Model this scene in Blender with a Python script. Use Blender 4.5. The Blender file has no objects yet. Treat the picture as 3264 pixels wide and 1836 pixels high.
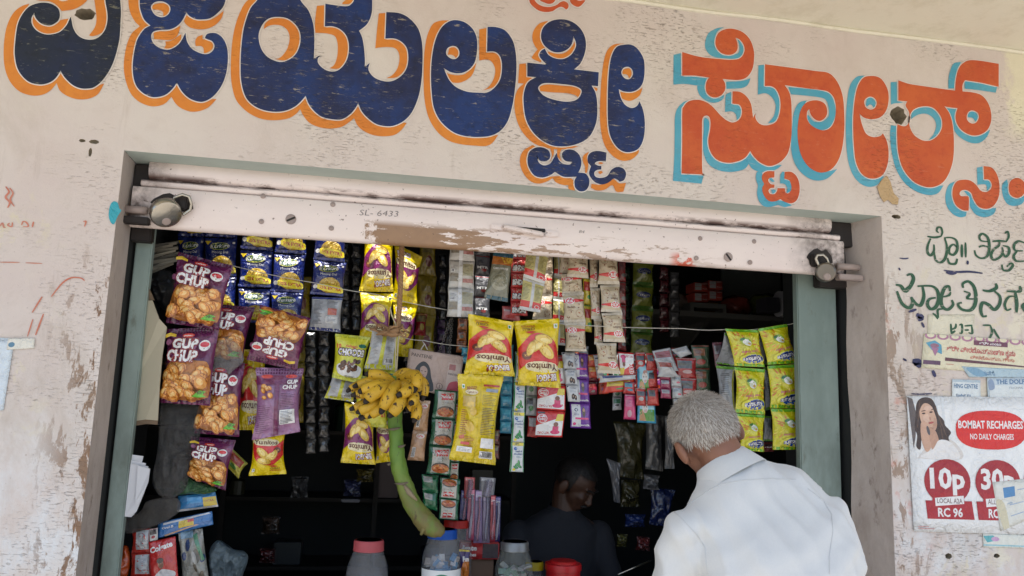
import bpy, bmesh, math, random
import numpy as np
from mathutils import Vector, Matrix, noise as mnoise
from mathutils.geometry import tessellate_polygon
random.seed(7)
scene = bpy.context.scene
COL = scene.collection

# ------------------------------------------------------------------ camera, world, sun, exposure
FOC, CX, CY = 2534.0, 1632.0, 918.0            # focal length and centre in photograph pixels
def nrm(v): return v / np.linalg.norm(v)
Zc = nrm(np.array([554., 16138., 2534.]))
Xc = np.array([14270., -884., 2534.]); Xc = nrm(Xc - Xc.dot(Zc) * Zc)
Yc = -np.cross(Zc, Xc)
CAM = np.array([0., -2.5, 1.55])
cd = bpy.data.cameras.new('camera'); cam = bpy.data.objects.new('camera', cd); COL.objects.link(cam)
cd.sensor_width = 36; cd.lens = 36 * FOC / 3264; cd.clip_end = 500; cd.clip_start = 0.05
M = Matrix(((Xc[0], Xc[1], -Xc[2], CAM[0]), (Yc[0], Yc[1], -Yc[2], CAM[1]), (Zc[0], Zc[1], -Zc[2], CAM[2]), (0, 0, 0, 1)))
cam.matrix_world = M
scene.camera = cam

SUN_EL, SUN_AZ = 70.0, 192.0                   # azimuth clockwise from +Y
w = bpy.data.worlds.new('World'); scene.world = w; w.use_nodes = True
wn = w.node_tree.nodes; wl = w.node_tree.links
sky = wn.new('ShaderNodeTexSky'); sky.sky_type = 'NISHITA'; sky.sun_disc = False
sky.sun_elevation = math.radians(SUN_EL); sky.sun_rotation = math.radians(SUN_AZ)
sky.dust_density = 1.5; sky.air_density = 1.0; sky.ozone_density = 1.0
wl.new(sky.outputs[0], wn['Background'].inputs[0]); wn['Background'].inputs[1].default_value = 0.15
sd = bpy.data.lights.new('sun', 'SUN'); sun = bpy.data.objects.new('sun', sd); COL.objects.link(sun)
sd.energy = 5.0; sd.angle = math.radians(0.5); sd.color = (1.0, 0.97, 0.93)
az, el = math.radians(SUN_AZ), math.radians(SUN_EL)
sdir = Vector((math.sin(az) * math.cos(el), math.cos(az) * math.cos(el), math.sin(el)))
sun.rotation_euler = sdir.to_track_quat('Z', 'Y').to_euler()
scene.view_settings.view_transform = 'Standard'; scene.view_settings.look = 'None'
scene.view_settings.gamma = 1.0; scene.view_settings.use_curve_mapping = False
scene.view_settings.exposure = 0.90
scene.cycles.max_bounces = 8

# ------------------------------------------------------------------ pixel -> point on a real plane
CELL = {'z': (0, 0, 1.0), 'a': (0, 612, 2.3676), 'b': (1088, 612, 2.3676), 'c': (2176, 612, 2.3676),
        'd': (0, 1224, 2.3676), 'e': (1088, 1224, 2.3676), 'f': (2176, 1224, 2.3676), 'V': (0, 0, 1 / 1.2671),
        'A': (0, 0, 3.6225), 'B': (370, 0, 3.6225), 'C': (730, 0, 3.6225), 'D': (1000, 0, 3.22), 'E': (1330, 40, 3.22),
        'F': (1620, 40, 2.415), 'G': (2130, 60, 2.415), 'H': (2400, 180, 2.8975), 'J': (2680, 160, 2.5873),
        'K': (1680, 0, 12.88), 'M': (2800, 680, 2.416), 'P': (2860, 1040, 1.82)}
def px(c, x, y):
    ox, oy, s = CELL[c]; return ox + x / s, oy + y / s
def at(c, x, y, Yd=0.0):
    sx, sy = px(c, x, y)
    r = np.array([sx - CX, -(sy - CY), FOC]); ww = np.array([r @ Xc, r @ Yc, r @ Zc])
    return CAM + ww * ((Yd - CAM[1]) / ww[1])
def pts(spec, Y=0.0):
    """'a 1,2 3,4* b 5,6' -> world points and corner flags"""
    c = 'z'; out = []; cor = []
    for t in spec.split():
        if t in CELL: c = t; continue
        k = t.endswith('*'); x, y = t.rstrip('*').split(',')
        out.append(at(c, float(x), float(y), Y)); cor.append(k)
    return out, cor
def smooth_loop(P, cor, n=5):
    P = [np.array(p) for p in P]; N = len(P); out = []
    for i in range(N):
        p1, p2 = P[i], P[(i + 1) % N]
        p0 = P[i - 1] if not cor[i] else p1 + (p1 - p2) * 0.3
        p3 = P[(i + 2) % N] if not cor[(i + 1) % N] else p2 + (p2 - p1) * 0.3
        if cor[i] and cor[(i + 1) % N]:
            out.append(p1); continue
        for k in range(n):
            t = k / n
            out.append(0.5 * ((2 * p1) + (-p0 + p2) * t + (2 * p0 - 5 * p1 + 4 * p2 - p3) * t * t + (-p0 + 3 * p1 - 3 * p2 + p3) * t ** 3))
    return out

# ------------------------------------------------------------------ objects
def tag(o, label=None, cat=None, group=None, kind=None):
    if label: o['label'] = label
    if cat: o['category'] = cat
    if group: o['group'] = group
    if kind: o['kind'] = kind
    return o
def thing(name, label, cat, loc=(0, 0, 0), group=None):
    o = bpy.data.objects.new(name, None); COL.objects.link(o); o.location = loc; o.empty_display_size = 0.05
    return tag(o, label, cat, group)
def link(name, me, parent=None, mats=None, smooth=False):
    o = bpy.data.objects.new(name, me); COL.objects.link(o)
    if mats:
        for m in mats: me.materials.append(m)
    if smooth:
        me.polygons.foreach_set('use_smooth', [True] * len(me.polygons))
    if parent:
        o.parent = parent
        if parent.parent: o.location = -Vector(parent.parent.location) - Vector(parent.location)
        else: o.location = -Vector(parent.location)
    return o
def mesh(name, V, Fc, mat, parent=None, smooth=False, mi=None):
    me = bpy.data.meshes.new(name); me.from_pydata([tuple(v) for v in V], [], [tuple(f) for f in Fc])
    o = link(name, me, parent, mat if isinstance(mat, list) else [mat], smooth)
    if mi is not None: me.polygons.foreach_set('material_index', mi)
    me.update(); return o
class MB:
    def __init__(s): s.V = []; s.F = []; s.I = []
    def add(s, V, F, i=0):
        b = len(s.V); s.V += [tuple(v) for v in V]; s.F += [tuple(q + b for q in f) for f in F]; s.I += [i] * len(F); return s
    def box(s, a, b, i=0, bev=0.0):
        x0, y0, z0 = a; x1, y1, z1 = b
        bm = bmesh.new(); bmesh.ops.create_cube(bm, size=1)
        for v in bm.verts: v.co = Vector(((x0 + x1) / 2 + v.co.x * (x1 - x0), (y0 + y1) / 2 + v.co.y * (y1 - y0), (z0 + z1) / 2 + v.co.z * (z1 - z0)))
        if bev: bmesh.ops.bevel(bm, geom=bm.edges[:], offset=bev, segments=2, affect='EDGES')
        return s.bm(bm, i)
    def bm(s, bm, i=0):
        bm.verts.ensure_lookup_table(); s.add([v.co[:] for v in bm.verts], [[v.index for v in f.verts] for f in bm.faces], i); bm.free(); return s
    def tube(s, P, R, n=8, i=0, cap=True):
        P = [Vector(p) for p in P]; R = R if hasattr(R, '__len__') else [R] * len(P); V = []; F = []
        up = Vector((0, 0, 1))
        for k, p in enumerate(P):
            t = (P[min(k + 1, len(P) - 1)] - P[max(k - 1, 0)]).normalized()
            if k == 0:
                u = t.cross(up); u = u.normalized() if u.length > .1 else t.cross(Vector((1, 0, 0))).normalized()
            else: u = (u - t * u.dot(t)).normalized()
            v = t.cross(u)
            for j in range(n):
                a = 2 * math.pi * j / n; V.append(p + (u * math.cos(a) + v * math.sin(a)) * R[k])
        for k in range(len(P) - 1):
            for j in range(n): F.append((k * n + j, k * n + (j + 1) % n, (k + 1) * n + (j + 1) % n, (k + 1) * n + j))
        if cap: F.append(tuple(range(n))[::-1]); F.append(tuple((len(P) - 1) * n + j for j in range(n)))
        return s.add(V, F, i)
    def lathe(s, prof, c, n=32, i=0, axis='Z', close=True):
        V = []; F = []; c = Vector(c)
        for r, z in prof:
            for j in range(n):
                a = 2 * math.pi * j / n; x, y = r * math.cos(a), r * math.sin(a)
                V.append(c + (Vector((x, y, z)) if axis == 'Z' else Vector((x, z, y)) if axis == 'Y' else Vector((z, x, y))))
        m = len(prof)
        for k in range(m - 1):
            for j in range(n):
                q = (k * n + j, k * n + (j + 1) % n, (k + 1) * n + (j + 1) % n, (k + 1) * n + j)
                F.append(q if axis == 'Z' else q[::-1])
        return s.add(V, F, i)
    def poly(s, loops, i=0, depth=None):
        """fill world-space loops lying on a vertical plane; depth = thickness away from the viewer"""
        L = [[Vector((p[0], p[2], 0)) for p in lp] for lp in loops]; T = tessellate_polygon(L)
        A = [Vector(p) for lp in loops for p in lp]; F = []
        for t in T:
            a, b, c = (A[q] for q in t); nn = (b - a).cross(c - a)
            F.append(t if nn.y < 0 else t[::-1])
        s.add(A, F, i)
        if depth:
            for lp in loops:
                n = len(lp); V = [Vector(p) for p in lp] + [Vector(p) + Vector((0, depth, 0)) for p in lp]
                s.add(V, [(k, (k + 1) % n, (k + 1) % n + n, k + n) for k in range(n)], i)
        return s
    def build(s, name, mat, parent=None, smooth=False):
        o = mesh(name, s.V, s.F, mat, parent, smooth, s.I); return o
def auto_smooth(o, ang=40):
    me = o.data; bm = bmesh.new(); bm.from_mesh(me)
    for e in bm.edges: e.smooth = not (len(e.link_faces) == 2 and e.calc_face_angle(0) > math.radians(ang))
    for f in bm.faces: f.smooth = True
    bm.to_mesh(me); bm.free(); return o
def fix_normals(o):
    bm = bmesh.new(); bm.from_mesh(o.data); bmesh.ops.recalc_face_normals(bm, faces=bm.faces[:]); bm.to_mesh(o.data); bm.free(); return o

# ------------------------------------------------------------------ materials
class NT:
    def __init__(s, name):
        s.m = bpy.data.materials.new(name); s.m.use_nodes = True; s.t = s.m.node_tree
        s.b = s.t.nodes['Principled BSDF']; s.co = None
    def n(s, ty, **kw):
        o = s.t.nodes.new(ty)
        for k, v in kw.items(): setattr(o, k, v)
        return o
    def l(s, a, b): s.t.links.new(a, b)
    def coord(s):
        if not s.co: s.co = s.n('ShaderNodeTexCoord').outputs['Object']
        return s.co
    def noise(s, scale, detail=4, rough=.55, stretch=(1, 1, 1), dist=0, off=(0, 0, 0)):
        mp = s.n('ShaderNodeMapping'); mp.inputs['Scale'].default_value = stretch; mp.inputs['Location'].default_value = off
        s.l(s.coord(), mp.inputs[0]); o = s.n('ShaderNodeTexNoise'); s.l(mp.outputs[0], o.inputs['Vector'])
        o.inputs['Scale'].default_value = scale; o.inputs['Detail'].default_value = detail; o.inputs['Roughness'].default_value = rough
        o.inputs['Distortion'].default_value = dist; return o.outputs['Fac']
    def ramp(s, f, lo, hi, a=0.0, b=1.0):
        o = s.n('ShaderNodeMapRange'); o.clamp = True; s.l(f, o.inputs['Value'])
        for k, v in zip(('From Min', 'From Max', 'To Min', 'To Max'), (lo, hi, a, b)): o.inputs[k].default_value = v
        return o.outputs[0]
    def math(s, op, a, b=None, clamp=False):
        o = s.n('ShaderNodeMath', operation=op); o.use_clamp = clamp
        for k, q in enumerate((a, b)):
            if q is None: continue
            if isinstance(q, (int, float)): o.inputs[k].default_value = q
            else: s.l(q, o.inputs[k])
        return o.outputs[0]
    def mix(s, f, a, b):
        o = s.n('ShaderNodeMix', data_type='RGBA')
        for k, q in ((0, f), (6, a), (7, b)):
            if isinstance(q, (int, float)): o.inputs[k].default_value = q
            elif isinstance(q, tuple): o.inputs[k].default_value = q if len(q) == 4 else q + (1,)
            else: s.l(q, o.inputs[k])
        return o.outputs[2]
    def xyz(s):
        o = s.n('ShaderNodeSeparateXYZ'); s.l(s.coord(), o.inputs[0]); return o.outputs
    def bump(s, h, strength=.3, dist=.01, prev=None):
        o = s.n('ShaderNodeBump'); o.inputs['Strength'].default_value = strength; o.inputs['Distance'].default_value = dist
        s.l(h, o.inputs['Height'])
        if prev: s.l(prev, o.inputs['Normal'])
        return o.outputs[0]
    def out(s, col=None, rough=None, normal=None, metal=0, spec=None, coat=0):
        b = s.b
        if col is not None:
            if isinstance(col, tuple): b.inputs['Base Color'].default_value = col + (1,)
            else: s.l(col, b.inputs['Base Color'])
        if rough is not None:
            if isinstance(rough, (int, float)): b.inputs['Roughness'].default_value = rough
            else: s.l(rough, b.inputs['Roughness'])
        if normal is not None: s.l(normal, b.inputs['Normal'])
        b.inputs['Metallic'].default_value = metal
        if spec is not None: b.inputs['Specular IOR Level'].default_value = spec
        b.inputs['Coat Weight'].default_value = coat; b.inputs['Coat Roughness'].default_value = .10
        return s.m
PINK = (.575, .492, .455)
def plaster_bump(s, k=1.0):
    cr = s.noise(115, 5, .66, (.36, 1, 1.7), .5)
    crk = s.ramp(cr, .57, .66)
    zone = s.ramp(s.noise(2.3, 3, .6), .46, .64)
    h = s.math('MULTIPLY', crk, zone)
    fine = s.noise(150, 4, .65)
    n1 = s.bump(fine, .35 * k, .002)
    n2 = s.bump(h, .9 * k, -.003, n1)
    n3 = s.bump(s.noise(6, 3, .5), .35 * k, .02, n2)
    return n3, h
def wall_material():
    s = NT('painted_plaster'); x, y, z = s.xyz()
    nrmv, h = plaster_bump(s)
    base = s.mix(s.ramp(s.noise(1.3, 4, .6), .35, .68), PINK, (.63, .585, .53))
    base = s.mix(s.ramp(s.noise(9, 5, .65), .55, .8, 0, .35), base, (.47, .39, .34))
    # whitewash wearing through, lower down on both sides of the opening
    low = s.ramp(z, 1.95, 1.25)
    ww = s.math('MULTIPLY', s.ramp(z, 1.75, 1.15), s.ramp(s.noise(6, 7, .75, (1, 1, .7)), .42, .60))
    base = s.mix(s.math('MULTIPLY', ww, .85), base, (.66, .68, .69))
    lowr = s.math('MULTIPLY', s.ramp(x, 1.9, 2.15), s.ramp(z, 2.35, 1.9))
    cream = s.math('MULTIPLY', s.math('ADD', lowr, s.ramp(x, -.9, -1.3, 0, .35)), s.ramp(s.noise(7, 6, .7, off=(3, 1, 2)), .5, .6))
    base = s.mix(s.math('MULTIPLY', cream, .7), base, (.70, .66, .52))
    # cream ceiling paint lapping over the right-hand end of the wall
    bx = s.math('ADD', x, s.ramp(s.noise(14, 5, .7), 0, 1, -.10, .10)); 
    cx = s.math('MULTIPLY', s.ramp(bx, 2.33, 2.37), s.ramp(z, 2.62, 2.70))
    base = s.mix(cx, base, (.70, .66, .50))
    # peeled brown patches beside the opening
    el = s.math('MULTIPLY', s.math('MULTIPLY', s.ramp(x, -.93, -.80), s.ramp(x, -.6, -.7)), s.ramp(z, 2.02, 1.85))
    er = s.math('MULTIPLY', s.math('MULTIPLY', s.ramp(x, 2.0, 1.84), s.ramp(x, 1.6, 1.7)), s.ramp(z, 2.2, 1.9))
    m2 = s.math('MULTIPLY', s.math('ADD', el, s.math('MULTIPLY', er, .75), True), s.ramp(s.noise(11, 6, .72, (1.6, 1, .55), .4), .535, .57))
    base = s.mix(m2, base, s.mix(s.noise(40, 3), (.30, .17, .09), (.16, .11, .085)))
    # general dirt and pits
    pit = s.ramp(s.noise(60, 5, .7, (1, 1, 1.5)), .63, .69, 0, .75)
    pz = s.math('ADD', s.ramp(z, 2.25, 1.8, .22, .9), 0.0)
    base = s.mix(s.math('MULTIPLY', pit, pz), base, (.20, .16, .13))
    st = s.ramp(s.noise(3.1, 5, .7, (1, 1, .5), .8, (5, 0, 1)), .56, .75, 0, .5)
    base = s.mix(s.math('MULTIPLY', st, low), base, (.36, .28, .22))
    redst = s.math('MULTIPLY', er, s.ramp(s.noise(9, 5, .7, off=(9, 2, 4)), .56, .66, 0, .6))
    base = s.mix(redst, base, (.55, .17, .11))
    base = s.mix(s.math('MULTIPLY', h, .42), base, (.40, .32, .26))
    gr = s.math('MULTIPLY', s.ramp(s.noise(2.2, 6, .75, (1, 1, .7), 1.2, (4, 4, 8)), .5, .72, 0, .55), s.ramp(z, 2.9, 1.4, .35, 1))
    base = s.mix(gr, base, (.38, .32, .25))
    yl = s.math('MULTIPLY', s.ramp(s.noise(8, 7, .75, (1, 1, .8), .6, (11, 2, 5)), .56, .63, 0, .7), s.math('MAXIMUM', s.ramp(x, -.85, -1.0), s.ramp(x, 1.85, 2.0)))
    base = s.mix(s.math('MULTIPLY', yl, s.ramp(z, 2.3, 2.1)), base, (.62, .56, .40))
    dr = s.math('MULTIPLY', s.ramp(s.noise(16, 5, .7, (1, 1, .12), .3, (2, 8, 1)), .60, .70, 0, .5), s.ramp(z, 2.7, 1.9, .25, 1))
    base = s.mix(dr, base, (.40, .33, .28))
    bl = s.ramp(s.noise(23, 3, .6, off=(1, 7, 3)), .70, .74, 0, .8)
    base = s.mix(s.math('MULTIPLY', bl, s.ramp(z, 2.3, 1.7)), base, (.30, .22, .16))
    return s.out(base, .78, nrmv, spec=.3)
def sign_paint(name, c1, c2, c3, wear=.5, scr=(.40, .35, .26)):
    s = NT(name); nrmv, h = plaster_bump(s, .8)
    base = s.mix(s.ramp(s.noise(5, 4, .6), .4, .62), c1, c2)
    base = s.mix(s.ramp(s.noise(34, 4, .6), .5, .75, 0, .6), base, c3)
    sc = s.ramp(s.noise(52, 6, .72, (.4, 1, 1.5), .3), .60, .655)
    base = s.mix(s.math('MULTIPLY', sc, wear), base, scr)
    base = s.mix(s.math('MULTIPLY', h, wear * .5), base, scr)
    return s.out(base, .62, nrmv, spec=.35)
MC = {}
def gm(col, rough=.34, metal=0.0, bumpy=True):
    """printed glossy film of one ink colour"""
    key = ('g', tuple(round(c, 3) for c in col), rough, metal, bumpy)
    if key in MC: return MC[key]
    s = NT('printed_film'); nn = None
    if bumpy:
        nn = s.bump(s.noise(24, 4, .58, dist=1.6), .85, .012); nn = s.bump(s.noise(120, 3, .6, dist=.8), .45, .002, nn)
    c = s.mix(s.noise(60, 3), tuple(col), tuple(v * .85 for v in col))
    MC[key] = s.out(c, rough * (.75 if rough < .4 else 1), nn, metal, .6, .8 if rough < .4 else 0); return MC[key]
def flat(name, col, rough=.7, bump=.3, bscale=60, var=.15, metal=0, spec=.4, coat=0, stretch=(1, 1, 1)):
    key = (name, col, rough)
    if key in MC: return MC[key]
    s = NT(name); c = s.mix(s.noise(bscale * .25, 4, .6, stretch), tuple(col), tuple(v * (1 - var) for v in col))
    MC[key] = s.out(c, rough, s.bump(s.noise(bscale, 4, .6, stretch), bump, .003), metal, spec, coat); return MC[key]

# ------------------------------------------------------------------ flat print
TC = {}
def text_geo(t, bold=0.0):
    key = (t, bold)
    if key in TC: return TC[key]
    cu = bpy.data.curves.new('t', 'FONT'); cu.body = t; cu.size = 1; cu.offset = bold; cu.resolution_u = 2; cu.fill_mode = 'FRONT'
    o = bpy.data.objects.new('t', cu); me = o.to_mesh()
    V = np.array([v.co[:2] for v in me.vertices]) if len(me.vertices) else np.zeros((3, 2))
    me.calc_loop_triangles(); T = [tuple(q.vertices) for q in me.loop_triangles]
    o.to_mesh_clear(); bpy.data.objects.remove(o); bpy.data.curves.remove(cu)
    TC[key] = (V, T); return TC[key]
class Design:
    """flat print: x right 0..W, y down 0..H"""
    def __init__(s, W, H, base): s.W, s.H, s.base, s.it = W, H, base, []
    def tri(s, col, V, T): s.it.append((col, np.array(V, float), T)); return s
    def poly(s, col, P, smooth=False, corners=()):
        if smooth:
            P = smooth_loop([np.array((p[0], p[1], 0.)) for p in P], [k in corners for k in range(len(P))], 4); P = [(p[0], p[1]) for p in P]
        T = tessellate_polygon([[Vector((p[0], p[1], 0)) for p in P]]); return s.tri(col, P, T)
    def ell(s, col, cx, cy, rx, ry, rot=0, n=14, pw=1.0):
        c, q = math.cos(rot), math.sin(rot); P = []
        for k in range(n):
            a = 2 * math.pi * k / n; ca, sa = math.cos(a), math.sin(a)
            x = rx * math.copysign(abs(ca) ** pw, ca); y = ry * math.copysign(abs(sa) ** pw, sa); P.append((cx + x * c - y * q, cy + x * q + y * c))
        return s.tri(col, P, [(0, k, k + 1) for k in range(1, n - 1)])
    def rect(s, col, x0, y0, x1, y1): return s.poly(col, [(x0, y0), (x1, y0), (x1, y1), (x0, y1)])
    def text(s, col, t, cx, cy, h, w=None, rot=0, bold=.02, out=None, ow=.06, slant=0, align='c'):
        V, T = text_geo(t, bold); lo, hi = V.min(0), V.max(0)
        capV, _ = text_geo('H', 0); ch = capV[:, 1].max()
        sy = h / ch; sx = sy if w is None else w / max(hi[0] - lo[0], 1e-3)
        mid = np.array([(lo[0] + hi[0]) / 2 if align == 'c' else lo[0], ch / 2])
        def go(V, T, col):
            P = (V - mid) * (sx, sy); P[:, 0] += P[:, 1] * slant; P[:, 1] *= -1
            c, q = math.cos(rot), math.sin(rot); P = np.stack([P[:, 0] * c - P[:, 1] * q + cx, P[:, 0] * q + P[:, 1] * c + cy], 1)
            s.tri(col, P, T)
        if out: go(*text_geo(t, bold + ow), out)
        go(V, T, col); return s
    def lines(s, col, x0, y0, x1, n, dy, h=1.2, seed=1):
        r = random.Random(seed)
        for k in range(n): s.rect(col, x0, y0 + k * dy, x0 + (x1 - x0) * r.uniform(.55, 1), y0 + k * dy + h)
        return s
    def bars(s, x0, y0, x1, y1, seed=3):
        s.rect((.8, .8, .8), x0, y0, x1, y1); r = random.Random(seed); x = x0 + 1
        while x < x1 - 1.5:
            b = r.choice((.5, .9, 1.3)); s.rect((.03, .03, .03), x, y0 + 1, x + b, y1 - 2); x += b + r.choice((.6, 1.1))
        return s
    def chips(s, x0, y0, x1, y1, n, r0, pal, seed=2, flatn=.75):
        r = random.Random(seed); cells = []
        for k in range(n): cells.append((r.uniform(x0, x1), r.uniform(y0, y1)))
        cells.sort(key=lambda c: c[1])
        for cx, cy in cells:
            a = r.uniform(-1.2, 1.2); R = r0 * r.uniform(.75, 1.2); f = flatn * r.uniform(.8, 1.15)
            s.ell(pal[0], cx, cy, R, R * f, a, 9); s.ell(pal[1], cx - R * .05, cy - R * .08, R * .86, R * f * .84, a, 9)
            s.ell(pal[2], cx - R * .15, cy - R * .2, R * .5, R * f * .42, a, 8)
        return s
def subdiv(V, T, L):
    V = [tuple(v) for v in V]; out = []; st = list(T)
    while st and len(out) + len(st) < 6000:
        a, b, c = st.pop(); e = [(math.dist(V[a], V[b]), a, b, c), (math.dist(V[b], V[c]), b, c, a), (math.dist(V[c], V[a]), c, a, b)]
        m = max(e)
        if m[0] > L:
            _, p, q, o = m; V.append(((V[p][0] + V[q][0]) / 2, (V[p][1] + V[q][1]) / 2)); k = len(V) - 1; st += [(p, k, o), (k, q, o)]
        else: out.append((a, b, c))
    return np.array(V), out + st

# ------------------------------------------------------------------ packets and sheets
def quad(spec, Y):
    Ys = Y if hasattr(Y, '__len__') else [Y] * 4; P = []; c = 'z'
    for t in spec.split():
        if t in CELL: c = t; continue
        x, y = map(float, t.split(',')); P.append(at(c, x, y, Ys[len(P)]))
    return P
def packet(name, Q, D, T=.018, flip=False, parent=None, pinch=.07, seed=0, seal=.05, nu=14, nv=18, rough=.34, metal=0, step=.00011, wr=1.0, back=None):
    """a filled pillow pouch hung at the quad Q (TL TR BR BL), printed with design D"""
    Q = [np.array(q) for q in Q]; cen = sum(Q) / 4
    n = np.cross(Q[3] - Q[0], Q[1] - Q[0]); n = n / np.linalg.norm(n)
    if n[1] > 0: n = -n
    off = Vector((seed * 3.17, seed * 1.7, 0))
    def S(u, v, side=1, eps=0.0):
        vv = min(max((v - seal) / (1 - 2 * seal), 0), 1)
        pin = pinch * (math.sin(math.pi * vv) ** .7 if 0 < vv < 1 else 0)
        uu = .5 + (u - .5) * (1 - pin * 2 * (1 if T > 0 else 0))
        p = (Q[0] * (1 - uu) + Q[1] * uu) * (1 - v) + (Q[3] * (1 - uu) + Q[2] * uu) * v
        if T > 0:
            uc = min(max(u, 0.0), 1.0)
            b = T * (math.sin(math.pi * uc) ** .62) * (math.sin(math.pi * vv) ** .55 if 0 < vv < 1 else 0) if 0 < uc < 1 else 0
            nz = mnoise.noise(Vector((u * 3.5, v * 4.5, 0)) + off) * .38 + mnoise.noise(Vector((u * 9, v * 7, 3)) + off) * .16
            b += T * nz * wr * min(1, 6 * uc * (1 - uc)) * (0.25 + .75 * math.sin(math.pi * v))
            d = min(abs(v - seal), abs(1 - seal - v))
            b += T * .22 * wr * math.sin(u * 31 + seed + 4 * mnoise.noise(Vector((u * 4, seed, v)))) * math.exp(-d / .07) * min(1, vv * 20 + .2)
            bend = .25 * T * mnoise.noise(Vector((u * 1.2, v * 1.5, seed * 2.3))) * 2
            return p + n * ((b if side > 0 else -.75 * b) * 1.0 + bend + (.0006 if side > 0 else -.0006) + eps)
        wv = .0015 * wr * mnoise.noise(Vector((u * 3, v * 3, seed)))
        return p + n * ((.0004 if side > 0 else -.0004) + wv + eps)
    mats = []; mid = {}
    def mi(c):
        if c not in mid:
            mid[c] = len(mats); mats.append(c if isinstance(c, bpy.types.Material) else gm(c, rough, metal))
        return mid[c]
    V = []; F = []; I = []; b0 = mi(D.base); b1 = mi(back) if back else b0
    Gf = np.array([[S(i / nu, j / nv, 1) for i in range(nu + 1)] for j in range(nv + 1)])
    for side in (1, -1):
        o = len(V)
        V += [tuple(p) for row in (Gf if side > 0 else [[S(i / nu, j / nv, -1) for i in range(nu + 1)] for j in range(nv + 1)]) for p in row]
        for j in range(nv):
            for i in range(nu):
                a = o + j * (nu + 1) + i; f = (a, a + nu + 1, a + nu + 2, a + 1)
                F.append(f if side > 0 else f[::-1]); I.append(b0 if side > 0 else b1)
    m = (nu + 1) * (nv + 1)
    rim = [i for i in range(nu + 1)] + [j * (nu + 1) + nu for j in range(1, nv + 1)] + [nv * (nu + 1) + i for i in range(nu - 1, -1, -1)] + [j * (nu + 1) for j in range(nv - 1, 0, -1)]
    for k in range(len(rim)):
        a, b = rim[k], rim[(k + 1) % len(rim)]; F.append((a, b, b + m, a + m)); I.append(b0)
    if T > .029: step = .0002
    LS = (1.0 / max(nu, 8)) * 1.15 if T > 0 else (.4 if wr == 0 else .15)
    for k, (col, P, Tr) in enumerate(D.it):
        U = np.stack([P[:, 0] / D.W, P[:, 1] / D.H], 1)
        if flip: U = 1 - U
        U = np.clip(U, .004, .996); U, Tr = subdiv(U, Tr, LS)
        gx = U[:, 0] * nu; gy = U[:, 1] * nv; ix = np.minimum(gx.astype(int), nu - 1); iy = np.minimum(gy.astype(int), nv - 1); fx = (gx - ix)[:, None]; fy = (gy - iy)[:, None]
        W = (Gf[iy, ix] * (1 - fx) + Gf[iy, ix + 1] * fx) * (1 - fy) + (Gf[iy + 1, ix] * (1 - fx) + Gf[iy + 1, ix + 1] * fx) * fy + n * ((.0005 if T > 0 else .0003) + step * (k + 1))
        o = len(V); V += [tuple(p) for p in W]; c = mi(col); Tr = np.array(Tr); p, q, r = U[Tr[:, 0]], U[Tr[:, 1]], U[Tr[:, 2]]
        ar = (q[:, 0] - p[:, 0]) * (r[:, 1] - p[:, 1]) - (q[:, 1] - p[:, 1]) * (r[:, 0] - p[:, 0])
        for t, q_ in zip(Tr.tolist(), ar):
            if abs(q_) < 1e-9: continue
            t = tuple(z + o for z in t); F.append(t[::-1] if q_ > 0 else t); I.append(c)
    base = Vector(tuple((Q[0] + Q[1]) / 2))
    if parent is None: V = [tuple(v) for v in (np.array(V) - np.array(base))]
    me = bpy.data.meshes.new(name); me.from_pydata([tuple(v) for v in V], [], F)
    o = link(name, me, parent, mats, True); me.polygons.foreach_set('material_index', I)
    if parent is None: o.location = base
    me.update(); return o
def lone(name, label, cat, group, spec, Y, D, **kw):
    return tag(packet(name, quad(spec, Y), D, **kw), label, cat, group)

# colours
PUR = (.17, .02, .10); YEL = (.80, .60, .0); RED = (.62, .02, .02); WHI = (.80, .80, .80); NAV = (.008, .02, .16)
GRN = (.03, .22, .03); CHP = ((.42, .12, .015), (.80, .34, .06), (.92, .60, .22)); YCH = ((.45, .25, .02), (.80, .55, .10), (.92, .74, .28))
def D_gup(seed=1):
    d = Design(100, 140, PUR); r = random.Random(seed)
    for y in (2, 6, 10, 131, 135):
        for k in range(17): d.ell((.07, .008, .04), 4 + k * 5.8 + (y % 4), y, 1.9, 1.5, 0, 6)
    d.poly((.48, .17, .03), [(8, 72), (30, 62), (70, 62), (94, 70), (97, 126), (4, 127)], True); d.chips(8, 70, 92, 126, 44, 13, CHP, seed)
    for k in range(6): d.ell((.24, .06, .15), r.uniform(5, 95), r.uniform(18, 60), 6, 6, 0, 9)
    d.ell((.62, .04, .03), 50, 17, 12, 4); d.text(WHI, 'panjwani', 50, 17, 3, 17)
    d.poly((.75, .5, .03), [(4, 14), (14, 10), (26, 14), (26, 19), (15, 17), (4, 20)])
    d.text(WHI, 'GUP', 46, 32, 16, 50, rot=.05, bold=.05, out=(.25, .02, .02), ow=.07)
    d.text(WHI, 'CHUP', 42, 54, 18, 62, rot=.05, bold=.05, out=(.25, .02, .02), ow=.07)
    d.ell(WHI, 84, 36, 11, 10); d.ell((.6, .03, .04), 84, 34, 9, 5); d.text((.03, .25, .05), 'v', 84, 41, 4)
    d.text((.1, .03, .0), 'Crispy Cups', 20, 68, 3.4, 26, bold=.0)
    d.poly((.12, .5, .03), [(68, 126), (84, 114), (96, 116), (90, 122), (97, 125), (80, 127)]); d.text((.02, .02, .02), 'NRG', 86, 118, 6, 14, rot=-.2)
    return d
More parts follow.
